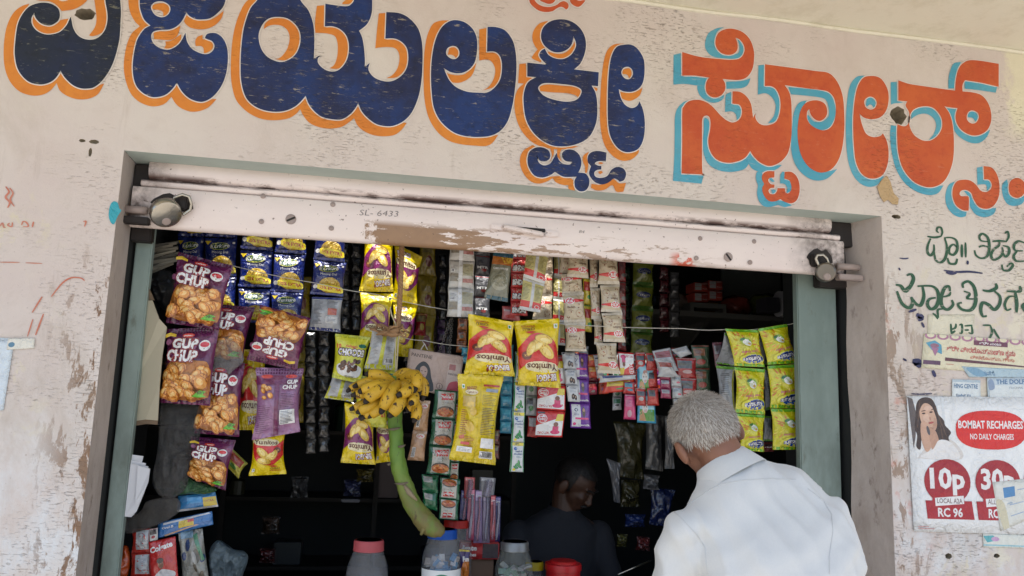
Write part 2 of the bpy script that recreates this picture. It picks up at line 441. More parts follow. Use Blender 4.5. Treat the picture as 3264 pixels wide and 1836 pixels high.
def D_gupback():
    d = Design(100, 140, (.36, .17, .33))
    for k in range(17): d.ell((.10, .01, .07), 4 + k * 5.8, 5, 1.9, 2.4, 0, 6); d.ell((.10, .01, .07), 4 + k * 5.8, 11, 1.9, 2.4, 0, 6)
    d.rect((.16, .015, .09), 0, 16, 100, 34); d.rect((.16, .015, .09), 44, 16, 54, 138)
    d.ell((.62, .04, .03), 25, 18, 13, 4); d.ell((.62, .04, .03), 78, 18, 13, 4)
    d.chips(14, 36, 36, 62, 9, 7, CHP, 4); d.text(WHI, 'GUP', 82, 30, 8, 24, bold=.04, out=(.2, .02, .04)); d.text(WHI, 'CHUP', 78, 41, 8, 34, bold=.04, out=(.2, .02, .04))
    d.lines((.12, .04, .11), 58, 54, 94, 9, 3.4); d.lines((.12, .04, .11), 6, 76, 38, 14, 4, 1)
    d.rect(WHI, 58, 88, 92, 118); d.lines((.1, .1, .12), 60, 91, 90, 9, 3); return d
def D_yum(c2=RED, seed=1):
    d = Design(100, 150, YEL)
    for k in range(24): d.rect((.55, .40, .0), 1 + k * 4.2, 1, 2.6 + k * 4.2, 5)
    d.poly(c2, [(100, 34), (78, 50), (40, 52), (8, 40), (2, 60), (8, 92), (30, 112), (62, 118), (88, 98), (100, 84)], True, (0, 9))
    d.ell(YEL, 48, 24, 40, 14, -.1); d.ell((.80, .72, .45), 44, 43, 42, 12, .02, 18, .8)
    d.text(WHI, 'BINGO!', 34, 20, 13, 48, rot=-.12, bold=.04, out=(.22, .01, .02), ow=.08)
    d.text((.12, .03, .01), 'Yumitos', 44, 43, 13, 76, bold=.03)
    d.ell((.16, .03, .02), 82, 68, 11, 10); d.text((.8, .5, .1), 'PICK', 82, 68, 4, 12)
    for (x, y, a, b, t) in ((36, 80, 26, 13, .7), (58, 92, 27, 12, -.6), (40, 104, 22, 11, .2), (72, 84, 18, 9, -1.1)):
        d.ell(YCH[0], x, y, a, b, t, 16); d.ell(YCH[1], x - .5, y - 1, a * .94, b * .90, t, 16); d.ell(YCH[2], x - 3, y - 3, a * .55, b * .45, t, 12)
    if c2 == RED:
        d.poly((.55, .02, .02), [(56, 122), (68, 117), (82, 122), (70, 123)]); d.text((.16, .03, .02), 'CHILLI', 72, 128, 6, 26); d.text((.5, .03, .02), 'SPRINKLED', 72, 135, 4, 30)
    else: d.text((.3, .2, .02), 'SALTED', 70, 130, 6, 30)
    d.rect(WHI, 6, 128, 14, 138); d.ell((.02, .3, .03), 10, 133, 2.6, 3.2); return d
def D_yumback():
    d = Design(100, 165, YEL)
    for k in range(24): d.rect((.6, .45, .0), 1 + k * 4.2, 1, 2.4 + k * 4.2, 4); d.rect((.6, .45, .0), 1 + k * 4.2, 160, 2.4 + k * 4.2, 164)
    d.rect((.58, .43, .0), 50, 8, 51, 156); d.rect(WHI, 8, 20, 14, 28); d.ell((.02, .3, .03), 11, 24, 2.2, 2.6)
    d.text((.35, .03, .02), 'BINGO!', 30, 26, 6, 22, rot=-.1); d.ell((.8, .72, .45), 30, 34, 15, 5); d.text((.2, .03, .02), 'Yumitos', 30, 34, 5, 26)
    d.rect((.62, .45, .12), 10, 42, 40, 62); d.ell(YCH[1], 30, 58, 10, 6); d.ell(YCH[1], 36, 70, 8, 8); d.ell(YCH[1], 28, 98, 14, 9, .5)
    d.lines((.40, .12, .02), 8, 68, 22, 4, 4, 1.4); d.lines((.40, .12, .02), 8, 84, 26, 8, 4, 1.4); d.lines((.40, .12, .02), 22, 118, 46, 9, 3, 1.2)
    d.poly((.6, .15, .05), [(8, 118), (20, 114), (22, 122), (10, 124)])
    d.rect((.45, .04, .03), 56, 18, 94, 22); d.rect((.25, .3, .4), 62, 26, 92, 32); d.rect((.3, .22, .02), 56, 38, 94, 39); d.rect((.3, .22, .02), 56, 56, 94, 57)
    d.rect((.3, .22, .02), 56, 38, 57, 57); d.rect((.3, .22, .02), 93, 38, 94, 57); d.lines((.3, .2, .02), 58, 41, 92, 5, 3, 1); d.lines((.25, .18, .02), 56, 62, 95, 17, 3, 1.6)
    d.rect(WHI, 60, 118, 92, 136); d.rect((.6, .05, .03), 14, 128, 34, 133); d.rect(WHI, 8, 137, 42, 147); d.lines((.3, .3, .3), 12, 139, 40, 3, 2.4, .8); d.bars(60, 142, 90, 155); return d
def D_kurg(seed=1):
    d = Design(100, 120, (.62, .58, .01)); G = (.14, .42, .015); r = random.Random(seed)
    d.rect(G, 0, 0, 100, 9); d.rect(G, 0, 111, 100, 120)
    for k in range(46):
        a = r.uniform(0, 6.28); q = r.uniform(24, 62); x, y = 50 + q * math.cos(a), 72 + q * math.sin(a) * .8
        if 34 < y < 106 and 3 < x < 97: d.ell(r.choice(((.66, .16, .02), (.75, .3, .02), (.78, .7, .05))), x, y, r.uniform(5, 9), 1.8, a, 7)
    d.ell((.30, .45, .02), 52, 80, 18, 12); d.ell(WHI, 50, 76, 14, 10, .3); d.ell((.55, .6, .45), 50, 74, 9, 6, .3); d.ell((.02, .15, .02), 62, 86, 9, 4, -.4); d.ell((.5, .3, .05), 44, 72, 5, 4)
    d.ell((.70, .68, .05), 40, 24, 46, 16, -.08); d.ell((.01, .08, .42), 36, 24, 33, 14, -.1); d.ell((.01, .02, .12), 36, 27, 30, 9, -.1)
    d.text(WHI, 'Kurkure', 44, 23, 12, 62, rot=-.14, bold=.03, out=(.01, .03, .2), ow=.04, slant=.2)
    d.text((.5, .02, .2), 'Green Chutney', 48, 46, 6.5, 56, rot=-.12, bold=.015); return d
def D_moong(seed=1):
    d = Design(100, 125, NAV); r = random.Random(seed)
    for k in range(20): d.rect((.01, .03, .22), k * 5 + 1, 1, k * 5 + 3, 6)
    d.poly((.7, .5, .02), [(2, 12), (22, 12), (10, 26)]); d.rect(WHI, 88, 14, 95, 20)
    d.ell((.01, .09, .04), 48, 30, 30, 13, -.05); d.ell((.55, .55, .1), 48, 30, 31, 13.6, -.05, 14); d.ell((.012, .07, .03), 48, 30, 29, 12, -.05)
    d.text(WHI, 'Kurkure', 50, 29, 12, 60, rot=-.08, bold=.02, slant=.2); d.text(WHI, 'Moong Dal', 50, 50, 8, 52, bold=.0)
    for k in range(40): d.ell((.55, .55, .5), r.uniform(12, 88), r.uniform(58, 84), .9, .8, 0, 5)
    d.ell((.5, .32, .03), 56, 90, 34, 27, 0, 18)
    for k in range(60):
        a = r.uniform(0, 6.28); q = math.sqrt(r.random()) * .95; d.ell(r.choice(((.72, .5, .06), (.62, .38, .03), (.82, .64, .16))), 56 + 33 * q * math.cos(a), 88 + 24 * q * math.sin(a), 3, 1.6, r.uniform(0, 3), 6)
    d.poly((.82, .68, .03), [(16, 94), (34, 88), (96, 96), (98, 114), (60, 114), (22, 106)], True); d.text((.5, .02, .03), '25% EXTRA', 60, 102, 9, 68, rot=.08, bold=.03)
    d.ell(WHI, 12, 98, 7, 7); d.rect(NAV, 0, 118, 100, 125); return d
def D_kback():
    d = Design(100, 125, (.42, .43, .45)); d.rect(NAV, 0, 0, 100, 8); d.rect(NAV, 0, 114, 100, 125); d.lines((.15, .15, .17), 8, 14, 40, 18, 5, 1.6); d.lines((.15, .15, .17), 52, 14, 90, 6, 5, 1.6)
    d.rect((.45, .1, .06), 56, 42, 86, 66); d.rect((.6, .6, .6), 50, 72, 90, 96); d.lines((.1, .1, .1), 54, 76, 86, 4, 5, 1.6); return d
def D_chocos(seed=1):
    d = Design(100, 135, (.62, .62, .03)); BR = (.07, .02, .01); r = random.Random(seed)
    d.rect((.45, .48, .02), 0, 0, 100, 10); d.rect((.45, .48, .02), 0, 126, 100, 135)
    d.text(RED, '10', 12, 36, 12, 14, bold=.03); d.text(RED, "Kellogg's", 52, 34, 7, 36, bold=.02, slant=.25)
    d.ell((.01, .14, .08), 84, 30, 12, 6); d.text(WHI, 'CHOCOS', 52, 52, 17, 84, rot=-.03, bold=.07, out=BR, ow=.09)
    d.poly(WHI, [(12, 92), (50, 84), (92, 92), (86, 118), (54, 124), (18, 118)], True)
    for k in range(16): d.ell(BR, r.uniform(20, 84), r.uniform(76, 106), 8, 6, r.uniform(0, 3), 9); d.ell((.20, .07, .03), r.uniform(20, 84), r.uniform(74, 104), 5, 3.4, r.uniform(0, 3), 8)
    d.lines((.3, .3, .02), 40, 121, 90, 2, 3, 1.2); return d
def D_chback():
    d = Design(100, 135, (.46, .47, .48)); Y = (.55, .55, .03)
    d.rect(Y, 0, 118, 100, 135); d.rect(Y, 42, 0, 56, 135); d.rect(Y, 92, 0, 100, 135); d.rect(Y, 0, 60, 6, 135); d.lines((.2, .2, .2), 10, 20, 38, 17, 5, 1.2); d.lines((.2, .2, .2), 60, 12, 88, 14, 5, 1.2); d.bars(62, 92, 90, 112); return d
def D_mtr(seed=1):
    d = Design(100, 118, (.56, .46, .31)); r = random.Random(seed)
    d.rect((.62, .55, .44), 0, 0, 100, 12); d.rect(RED, 0, 26, 66, 40); d.poly(RED, [(60, 26), (100, 30), (100, 36), (60, 40)])
    d.ell(WHI, 30, 33, 23, 14); d.ell(RED, 30, 33, 20, 11.5); d.text(WHI, 'MTR', 30, 33, 12, 28, bold=.05)
    d.text((.2, .1, .04), 'Badam', 34, 58, 9, 40, bold=.02); d.lines((.3, .18, .1), 16, 68, 44, 2, 4, 1.4)
    d.ell((.35, .2, .12), 74, 84, 19, 16, 0, 18); d.ell((.56, .46, .31), 74, 84, 17.5, 14.5, 0, 18); d.ell((.4, .16, .07), 72, 82, 6, 3, .5)
    for k in range(6): d.ell((.22, .08, .03), r.uniform(12, 92), r.uniform(48, 108), 4.5, 2.2, r.uniform(0, 3), 7)
    d.rect((.62, .55, .44), 0, 108, 100, 118); return d
def D_pandian(seed=1):
    d = Design(100, 112, (.01, .11, .05)); d.rect((.48, .47, .42), 16, 6, 92, 106)
    d.poly((.55, .03, .03), [(26, 16), (84, 10), (82, 38), (30, 40)]); d.text(WHI, 'Pandian', 55, 26, 10, 50, rot=-.05, bold=.03)
    d.text((.12, .10, .08), 'CHILLI', 58, 50, 6, 40, bold=0); d.lines((.2, .2, .15), 36, 58, 76, 1, 4, 1.6); d.ell((.05, .03, .02), 54, 84, 38, 21, 0, 18); d.ell((.45, .12, .02), 54, 88, 37, 18, 0, 18)
    r = random.Random(seed)
    for k in range(9): d.ell(r.choice(((.62, .25, .06), (.50, .08, .02))), r.uniform(28, 80), r.uniform(78, 98), 10, 3.2, r.uniform(-.5, .5), 8)
    return d
def D_hns(seed=1):
    d = Design(100, 200, (.60, .64, .66)); d.rect((.02, .20, .07), 0, 0, 12, 200); d.rect((.02, .2, .07), 94, 0, 100, 200); d.rect((.75, .62, .04), 12, 4, 94, 26); d.text((.05, .05, .05), '20%', 42, 15, 15, 44, bold=.03)
    d.ell((.02, .08, .35), 34, 46, 13, 11); d.ell((.4, .6, .75), 36, 44, 6, 5); d.text((.02, .05, .22), 'head &', 60, 62, 12, 50, slant=.2); d.text((.02, .05, .22), 'shoulders', 55, 80, 12, 66, slant=.2)
    d.lines((.1, .2, .3), 40, 96, 84, 2, 6, 2)
    for x, y, a in ((50, 150, -.6), (68, 162, .5), (42, 170, .3), (62, 140, 1.4)): d.ell((.02, .20, .07), x, y, 20, 9, a, 12); d.ell((.08, .38, .12), x - 2, y - 2, 13, 4, a, 10)
    d.ell((.75, .62, .04), 30, 186, 12, 9); return d
def D_fast(seed=1):
    d = Design(100, 95, (.62, .03, .03)); d.poly(WHI, [(4, 6), (100, 6), (100, 40), (52, 58), (4, 76)]); d.text((.5, .03, .03), 'FAST CARD', 72, 15, 8, 46, rot=0, bold=.03)
    d.poly((.75, .6, .05), [(4, 60), (34, 58), (26, 84), (4, 84)]); d.ell((.65, .05, .18), 30, 18, 18, 8); d.rect((.65, .05, .18), 19, 20, 41, 40); d.ell((.2, .06, .04), 30, 46, 9, 9)
    d.ell(WHI, 80, 66, 18, 16, 0, 14); d.ell((.6, .03, .04), 80, 66, 16, 14, 0, 14); d.text(WHI, 'Super', 80, 62, 8, 24, bold=.03); d.text(WHI, 'Vasmol', 80, 72, 6, 26, bold=.03); d.rect((.04, .04, .05), 70, 84, 96, 90); return d
def D_shampoo(c1=(.62, .63, .66), c2=(.14, .03, .30), acc=(.65, .05, .2), t='sunsilk', seed=1):
    d = Design(100, 130, c2); d.rect(c1, 6, 6, 50, 122); d.rect(acc, 22, 74, 90, 84); d.text(WHI, t, 72, 112, 9, 44, bold=.02)
    d.ell((.10, .05, .04), 66, 44, 9, 26, 0, 12); d.ell((.45, .24, .16), 66, 34, 6, 9); d.ell((.04, .04, .12), 28, 34, 9, 9); d.ell(c1, 28, 34, 6, 6); d.ell(acc, 18, 108, 8, 8); d.lines((.15, .1, .2), 14, 50, 44, 3, 5, 1.6); return d
def D_sach(base, panel, acc, t='', seed=1, tc=WHI):
    d = Design(100, 130, base); r = random.Random(seed); d.rect(panel, 8, r.uniform(8, 30), r.uniform(60, 92), r.uniform(48, 70))
    d.ell(acc, r.uniform(40, 70), r.uniform(80, 100), r.uniform(18, 30), r.uniform(10, 20)); d.rect(acc, 4, 4, 96, 8)
    if t: d.text(tc, t, 50, r.uniform(60, 80), 14, 78, bold=.04)
    d.lines(tuple(v * .35 for v in panel), 14, 30, 60, 4, 5, 1.8, seed); return d
def D_silver(seed=1):
    d = Design(100, 115, (.52, .50, .46)); d.rect((.68, .68, .68), 38, 0, 52, 115); d.rect((.22, .19, .14), 4, 54, 36, 86); d.rect((.36, .33, .20), 54, 14, 96, 62); d.rect((.55, .54, .52), 4, 18, 36, 50)
    d.lines((.12, .12, .12), 6, 20, 34, 6, 4, 1.2, seed); d.rect((.40, .16, .14), 54, 74, 96, 90); d.lines((.2, .18, .12), 56, 18, 92, 4, 4, 1.2, seed); d.bars(6, 36, 20, 48, seed); return d
def D_bindas(seed=1):
    d = Design(100, 62, (.62, .05, .05)); r = random.Random(seed)
    for k in range(26): d.ell((.68, .30, .22), r.uniform(8, 92), r.uniform(5, 22), 4, 2, r.uniform(0, 3), 6)
    d.text(WHI, 'BINDAS', 50, 40, 20, 84, bold=.05, out=(.04, .02, .02), ow=.08); return d
def D_cumin(seed=1):
    d = Design(100, 150, (.20, .20, .14)); d.rect((.02, .10, .14), 0, 0, 100, 14); d.rect((.02, .10, .14), 0, 138, 100, 150); d.ell((.36, .35, .26), 52, 94, 40, 26, 0, 18); d.ell((.23, .22, .14), 52, 90, 36, 19, 0, 18)
    d.rect((.45, .14, .02), 0, 14, 100, 40); d.poly((.7, .45, .05), [(40, 14), (100, 14), (100, 30), (60, 36)]); d.text(WHI, 'CUMIN POWDER', 46, 52, 6, 74, bold=.01); return d
def D_rback(seed=1):
    d = Design(100, 118, (.60, .53, .20)); d.rect((.60, .60, .60), 44, 0, 58, 118); d.rect(RED, 0, 82, 44, 106); d.rect(RED, 58, 82, 100, 106); d.rect((.66, .66, .66), 0, 106, 100, 118); d.rect((.66, .66, .66), 0, 0, 100, 10)
    d.lines((.2, .18, .08), 4, 20, 40, 12, 5, 1.5, seed); d.lines((.2, .18, .08), 62, 20, 96, 12, 5, 1.5, seed); d.ell(WHI, 80, 100, 12, 7); d.ell(RED, 80, 100, 10, 5.5); return d

# ------------------------------------------------------------------ the setting: ground, shop building
g = MB(); g.add([(-60, -80, 0), (60, -80, 0), (60, 30, 0), (-60, 30, 0)], [(0, 1, 2, 3)])
s = NT('dusty_road'); gmat = s.out(s.mix(s.noise(1.5, 5, .6), (.42, .37, .31), (.30, .27, .23)), .9, s.bump(s.noise(30, 5), .4, .01))
tag(g.build('ground', gmat), kind='structure')

WALL = wall_material()
XL, XR, ZT, ZB = -.762, 1.788, 2.297, .82      # opening in the front wall
shop = thing('shop_building', 'pink plastered shop front with hand painted lettering above a wide opening', 'building', (0, 0, 0))
def circ(c, rx, rz, n=16, seed=0, j=.15):
    r = random.Random(seed); return [np.array((c[0] + rx * (1 + r.uniform(-j, j)) * math.cos(2 * math.pi * k / n), 0, c[2] + rz * (1 + r.uniform(-j, j)) * math.sin(2 * math.pi * k / n))) for k in range(n)]
outer = [(-2.6, 0, 0), (4.2, 0, 0), (4.2, 0, 3.02), (-2.6, 0, 3.02)]
opening = [(XL, 0, ZB), (XR, 0, ZB), (XR, 0, ZT - .004), (XL, 0, ZT)]
holes = [(at('A', 985, 165), .030, .020, 1, .05), (at('J', 475, 540), .031, .036, 2, .06), (at('J', 458, 1373), .018, .008, 3, .03), (at('b', -810, -320), .001, .001, 4, .001),
         (at('f', 2005, 1300), .013, .010, 5, .03), (at('f', 2370, 1297), .012, .007, 6, .03), (at('z', 300, 452), .014, .007, 7, .012), (at('z', 262, 448), .010, .005, 8, .012), (at('z', 288, 485), .005, .014, 9, .01)]
holes = [h for h in holes if h[1] > .002]
wallb = MB(); loops = [outer, opening]
cavb = []
hm = flat('crumbled_mortar', (.33, .28, .20), .95, 1.0, 90, .5)
for c, rx, rz, sdd, dp in holes:
    lp = circ(c, rx, rz, 16, sdd); loops.append(lp); n = len(lp)
    rings = [[(p[0], 0, p[2]) for p in lp]]
    for q, yy in ((.9, .3), (.7, .7), (.3, 1)):
        rings.append([(c[0] + (p[0] - c[0]) * q, yy * dp, c[2] + (p[2] - c[2]) * q + (.15 * rz * yy)) for p in lp])
    V = [p for rr in rings for p in rr]; F = [(a * n + k, a * n + (k + 1) % n, (a + 1) * n + (k + 1) % n, (a + 1) * n + k) for a in range(3) for k in range(n)] + [tuple(3 * n + k for k in range(n))]
    cavb.append((V, F))
wallb.poly(loops)
wall = wallb.build('front_wall', WALL, shop)
for V, F in cavb: MB().add(V, F).build('anchor_hole', hm, wall)
# sides of the opening (splayed on the right), lintel underside
reveal = flat('reveal_plaster', (.27, .22, .19), .8, .5, 40, .4)
sR = NT('grimy_plaster'); xx, yy, zz = sR.xyz()
cR = sR.mix(sR.ramp(sR.noise(7, 6, .7, (1, 1, .4)), .4, .7), (.50, .435, .395), (.34, .275, .235)); cR = sR.mix(sR.ramp(sR.noise(25, 6, .7, (1, 1, .4), off=(2, 2, 2)), .58, .7, 0, .7), cR, (.12, .08, .06))
cR = sR.mix(sR.math('MULTIPLY', sR.ramp(zz, 1.7, 2.1), .55), cR, (.46, .40, .37)); RV = sR.out(cR, .8, sR.bump(sR.noise(60, 5, .7), .6, .004), spec=.3)
m = MB(); m.add([(XL, 0, ZB), (XL - .002, .155, ZB), (XL - .002, .155, ZT), (XL, 0, ZT)], [(0, 1, 2, 3)]); m.build('opening_side', RV, shop)
m = MB(); nz = 10; V = []
for k in range(nz + 1):
    z = ZB + (ZT - ZB) * k / nz; V += [(XR, 0, z), (1.738 + .005 * math.sin(k * 1.7), .155, z)]
m.add(V, [(2 * k, 2 * k + 2, 2 * k + 3, 2 * k + 1) for k in range(nz)]); m.build('opening_side', RV, shop)
TEAL = NT('teal_paint'); tx, ty, tz = TEAL.xyz()
tc = TEAL.mix(TEAL.ramp(TEAL.noise(4, 5, .65, (1, 1, .35)), .4, .65), (.27, .34, .31), (.18, .235, .21)); tc = TEAL.mix(TEAL.ramp(TEAL.noise(20, 6, .7, (1, 1, .4), off=(1, 3, 5)), .6, .72, 0, .8), tc, (.13, .14, .11))
tc = TEAL.mix(TEAL.math('MULTIPLY', TEAL.ramp(tz, 1.75, 1.35), TEAL.ramp(TEAL.noise(5, 5, .7, (1, 1, .4), off=(7, 3, 5)), .35, .6, 0, .75)), tc, (.10, .12, .10)); TEAL = TEAL.out(tc, .6, TEAL.bump(TEAL.noise(50, 5, .7), .4, .003), spec=.4)
TEALL = flat('pale_teal_paint', (.46, .54, .50), .65, .3, 50, .2)
m = MB(); m.add([(XL, 0, ZT), (XL, .30, ZT - .001), (XR, .30, ZT - .005), (XR, 0, ZT - .004)], [(0, 1, 2, 3)]); m.build('lintel_underside', TEALL, shop)
# jambs set behind the shutter channel
m = MB(); m.box((XL + .006, .20, ZB), (-.705, .235, 2.5), 0, .004); m.build('inner_jamb', TEAL, shop)
m = MB(); m.box((1.568, .20, ZB), (1.728, .235, 2.5), 0, .004); m.build('inner_jamb', TEAL, shop)
# interior shell, its colours darkened to imitate deep shade
INT = flat('dark_interior_wall', (.022, .024, .024), .85, .3, 12, .4); INW = flat('dimmed_limewash', (.04, .046, .044), .85, .3, 12, .25)
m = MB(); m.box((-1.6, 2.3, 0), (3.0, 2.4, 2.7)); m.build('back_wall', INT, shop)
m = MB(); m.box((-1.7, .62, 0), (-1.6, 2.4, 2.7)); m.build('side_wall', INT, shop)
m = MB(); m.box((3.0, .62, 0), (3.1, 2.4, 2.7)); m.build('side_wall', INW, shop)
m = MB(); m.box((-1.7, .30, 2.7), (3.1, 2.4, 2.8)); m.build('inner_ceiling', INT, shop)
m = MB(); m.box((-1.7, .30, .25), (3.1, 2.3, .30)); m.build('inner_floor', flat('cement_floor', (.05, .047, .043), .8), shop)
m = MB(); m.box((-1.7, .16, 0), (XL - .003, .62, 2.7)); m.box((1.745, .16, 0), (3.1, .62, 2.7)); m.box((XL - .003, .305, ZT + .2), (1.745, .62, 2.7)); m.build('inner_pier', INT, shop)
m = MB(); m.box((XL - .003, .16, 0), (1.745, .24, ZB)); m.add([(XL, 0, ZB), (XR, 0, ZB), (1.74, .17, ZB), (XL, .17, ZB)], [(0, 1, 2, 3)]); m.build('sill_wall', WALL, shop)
# canopy slab over the pavement
cs = NT('cream_ceiling_paint'); cm = cs.out(cs.mix(cs.ramp(cs.noise(6, 5, .7), .5, .8), (.72, .69, .56), (.56, .52, .38)), .8, cs.bump(cs.noise(60, 5, .7), .4, .004))
c0 = at('z', 2860, 112, 0); ZS = float(c0[2]); ZS = max(2.7, ZS)
canopy = thing('canopy', 'cream painted concrete canopy slab over the top right of the shop front', 'canopy', (0, 0, 0))
m = MB(); m.box((-2.6, -1.75, ZS), (4.2, -.002, ZS + .12), 0, .004); m.build('slab', cm, canopy)
m = MB(); P = [(-2.6 + k * .1, -.004 - .002 * math.sin(k * 1.3), ZS - .005 - .002 * math.sin(k * .9)) for k in range(69)]; m.tube(P, .008, 6); m.build('plaster_fillet', cm, canopy)
pav = MB(); pav.box((-30, -1.3, 0), (30, -.003, .12), 0, .01); tag(pav.build('pavement', flat('pavement_concrete', (.38, .35, .31), .85, .5, 20)), kind='structure')

# ------------------------------------------------------------------ hand painted sign
BLU = sign_paint('navy_sign_paint', (.014, .021, .070), (.011, .034, .14), (.008, .010, .022), .60)
BLK = sign_paint('faded_navy_paint', (.014, .020, .035), (.010, .018, .05), (.006, .008, .012), .6, (.25, .24, .17))
ORA = sign_paint('orange_sign_paint', (.60, .19, .028), (.64, .225, .032), (.50, .155, .025), .16, (.6, .4, .2))
ROR = sign_paint('vermilion_sign_paint', (.49, .080, .026), (.55, .115, .032), (.40, .055, .022), .28, (.55, .25, .15))
CYA = sign_paint('sky_blue_sign_paint', (.065, .32, .45), (.10, .36, .47), (.12, .30, .36), .25, (.5, .42, .38))
WHT = sign_paint('white_outline_paint', (.68, .63, .58), (.72, .68, .64), (.62, .57, .52), .15, (.5, .45, .4))
GRE = sign_paint('green_sign_paint', (.022, .085, .045), (.035, .10, .055), (.05, .09, .06), .9, (.50, .43, .38))
def ribbon(mb, loop, hw, y, i=0):
    n = len(loop); V = []
    for k in range(n):
        a, b = loop[k - 1], loop[(k + 1) % n]; t = np.array((b[0] - a[0], b[2] - a[2])); L = np.linalg.norm(t) or 1; t /= L
        V += [(loop[k][0] - t[1] * hw, y, loop[k][2] + t[0] * hw), (loop[k][0] + t[1] * hw, y, loop[k][2] - t[0] * hw)]
    F = []
    for k in range(n):
        q = (2 * k, 2 * k + 1, 2 * ((k + 1) % n) + 1, 2 * ((k + 1) % n)); F.append(q)
    mb.add(V, F, i)
Y_SH, Y_WH, Y_MAIN = -.0012, -.0020, -.0030
def letter(label, mains, shadows, mm, sm):
    """mains: list of [outer, hole, ...]; shadows: list of loops; painted onto the wall"""
    mb = MB()
    for k, sp in enumerate(shadows):
        P, c = pts(sp); L = smooth_loop(P, c, 4); mb.poly([[np.array((p[0], Y_SH - .00012 * k, p[2])) for p in L]], 1)
    for k, grp in enumerate(mains):
        LL = [smooth_loop(*pts(sp), 4) for sp in grp]
        for L in LL: ribbon(mb, L, .0032, Y_WH - .00002 * k, 2)
        mb.poly([[np.array((p[0], Y_MAIN - .0001 * k, p[2])) for p in L] for L in LL], 0)
    o = mesh('painted_letter', mb.V, mb.F, [mm, sm, WHT], wall, False, mb.I); o['label'] = label; return o
letter('dark navy rounded letter with orange shadow at the far left', [["A 175,560 200,330 245,200 330,90 430,45 520,35 610,55 680,110 695,190 670,250 600,295 540,297 470,270 415,210 400,150* 368,215 375,290 430,360 520,400 610,400 700,370 770,300 800,240 818,200* 830,240 850,330 900,410 980,455 1080,460 1160,420 1220,340 1245,230 1240,130 1220,20 1210,-120* 1380,-120* 1395,50 1400,150 1395,250 1385,430 1360,560 1320,700 1265,820 1180,940 1100,1005 1040,1025 940,1025 850,990 770,920 725,860 703,820* 660,890 600,945 520,975 440,978 340,950 260,880 205,790 180,680"]],
 ["A 340,45* 260,70 175,130 110,230 65,370 45,550 50,740 90,890 160,1000 260,1075 400,1107 520,1085 600,1030 655,960* 690,1045 760,1100 860,1140 960,1150 1060,1130 1140,1080 1205,965* 1100,990 900,970 703,850 450,950 210,700 210,400 260,200*",
  "A 380,165* 362,230 400,320 470,375 560,395 660,375 740,320 805,215* 740,225 680,240 560,270 440,240*", "A 1080,-60* 1105,100 1115,230 1095,320 1030,410* 1070,420 1150,395 1240,320 1270,150 1240,-60*",
  "A 365,-60* 420,2 560,15 640,50 690,100 715,130* 850,110 950,60 1020,-10 1030,-60* 840,-60* 780,8 690,10 660,-60*"], BLK, ORA)
letter('navy letter with two loops and orange shadow, second from the left', [["B 275,-110* 275,50 290,140 330,235 400,300* 330,340 270,420 235,500 205,650 195,780 205,900 240,1000 310,1075 400,1120 480,1125 570,1100 640,1045 690,980 705,940* 725,1000 780,1080 850,1140 940,1175 1020,1175 1120,1120 1210,1010 1265,880 1290,740 1290,600 1265,500 1220,430 1160,390 1100,385 1050,400 1025,445* 1060,460 1110,480 1138,530 1125,580 1080,620 1020,630 940,605 870,560 820,480 803,380* 770,450 720,520 640,570 560,575 480,545 425,490 408,420 435,370 520,350 620,345 700,310 760,250 815,150* 850,190 920,225 1000,230 1090,215 1180,150 1250,60 1290,-110*",
  "B 405,90 430,45 480,22 550,25 610,60 630,110 610,165 560,200 500,200 440,165"]],
 ["B 145,-110* 145,50 170,160 220,250 275,305* 180,390 125,520 95,680 92,820 120,960 170,1080 250,1165 350,1215 450,1230 560,1200 640,1120* 690,1200 760,1255 860,1290 960,1285 1060,1245 1130,1180 1160,1145* 1000,1140 850,1080 705,980 500,1090 260,980 230,700 270,450 410,300 310,180 290,-110*",
  "B 415,110* 430,60 500,40 570,45 620,80 615,130 585,180 545,200* 545,150 520,125 480,115*", "B 435,385* 470,362 600,360 745,300* 720,390 680,440 620,465 500,458 440,455*", "B 570,480* 640,470 755,395* 745,480 690,525 620,565 555,565* 575,520",
  "B 785,250* 815,180 900,230 1050,240 1150,200 1245,125* 1220,210 1160,280 1080,325 980,342 870,325 810,285", "B 1000,405* 940,430 915,480 920,535* 980,535 1010,560 1015,622* 1070,600 1115,560 1115,500 1070,465 1000,455*"], BLU, ORA)
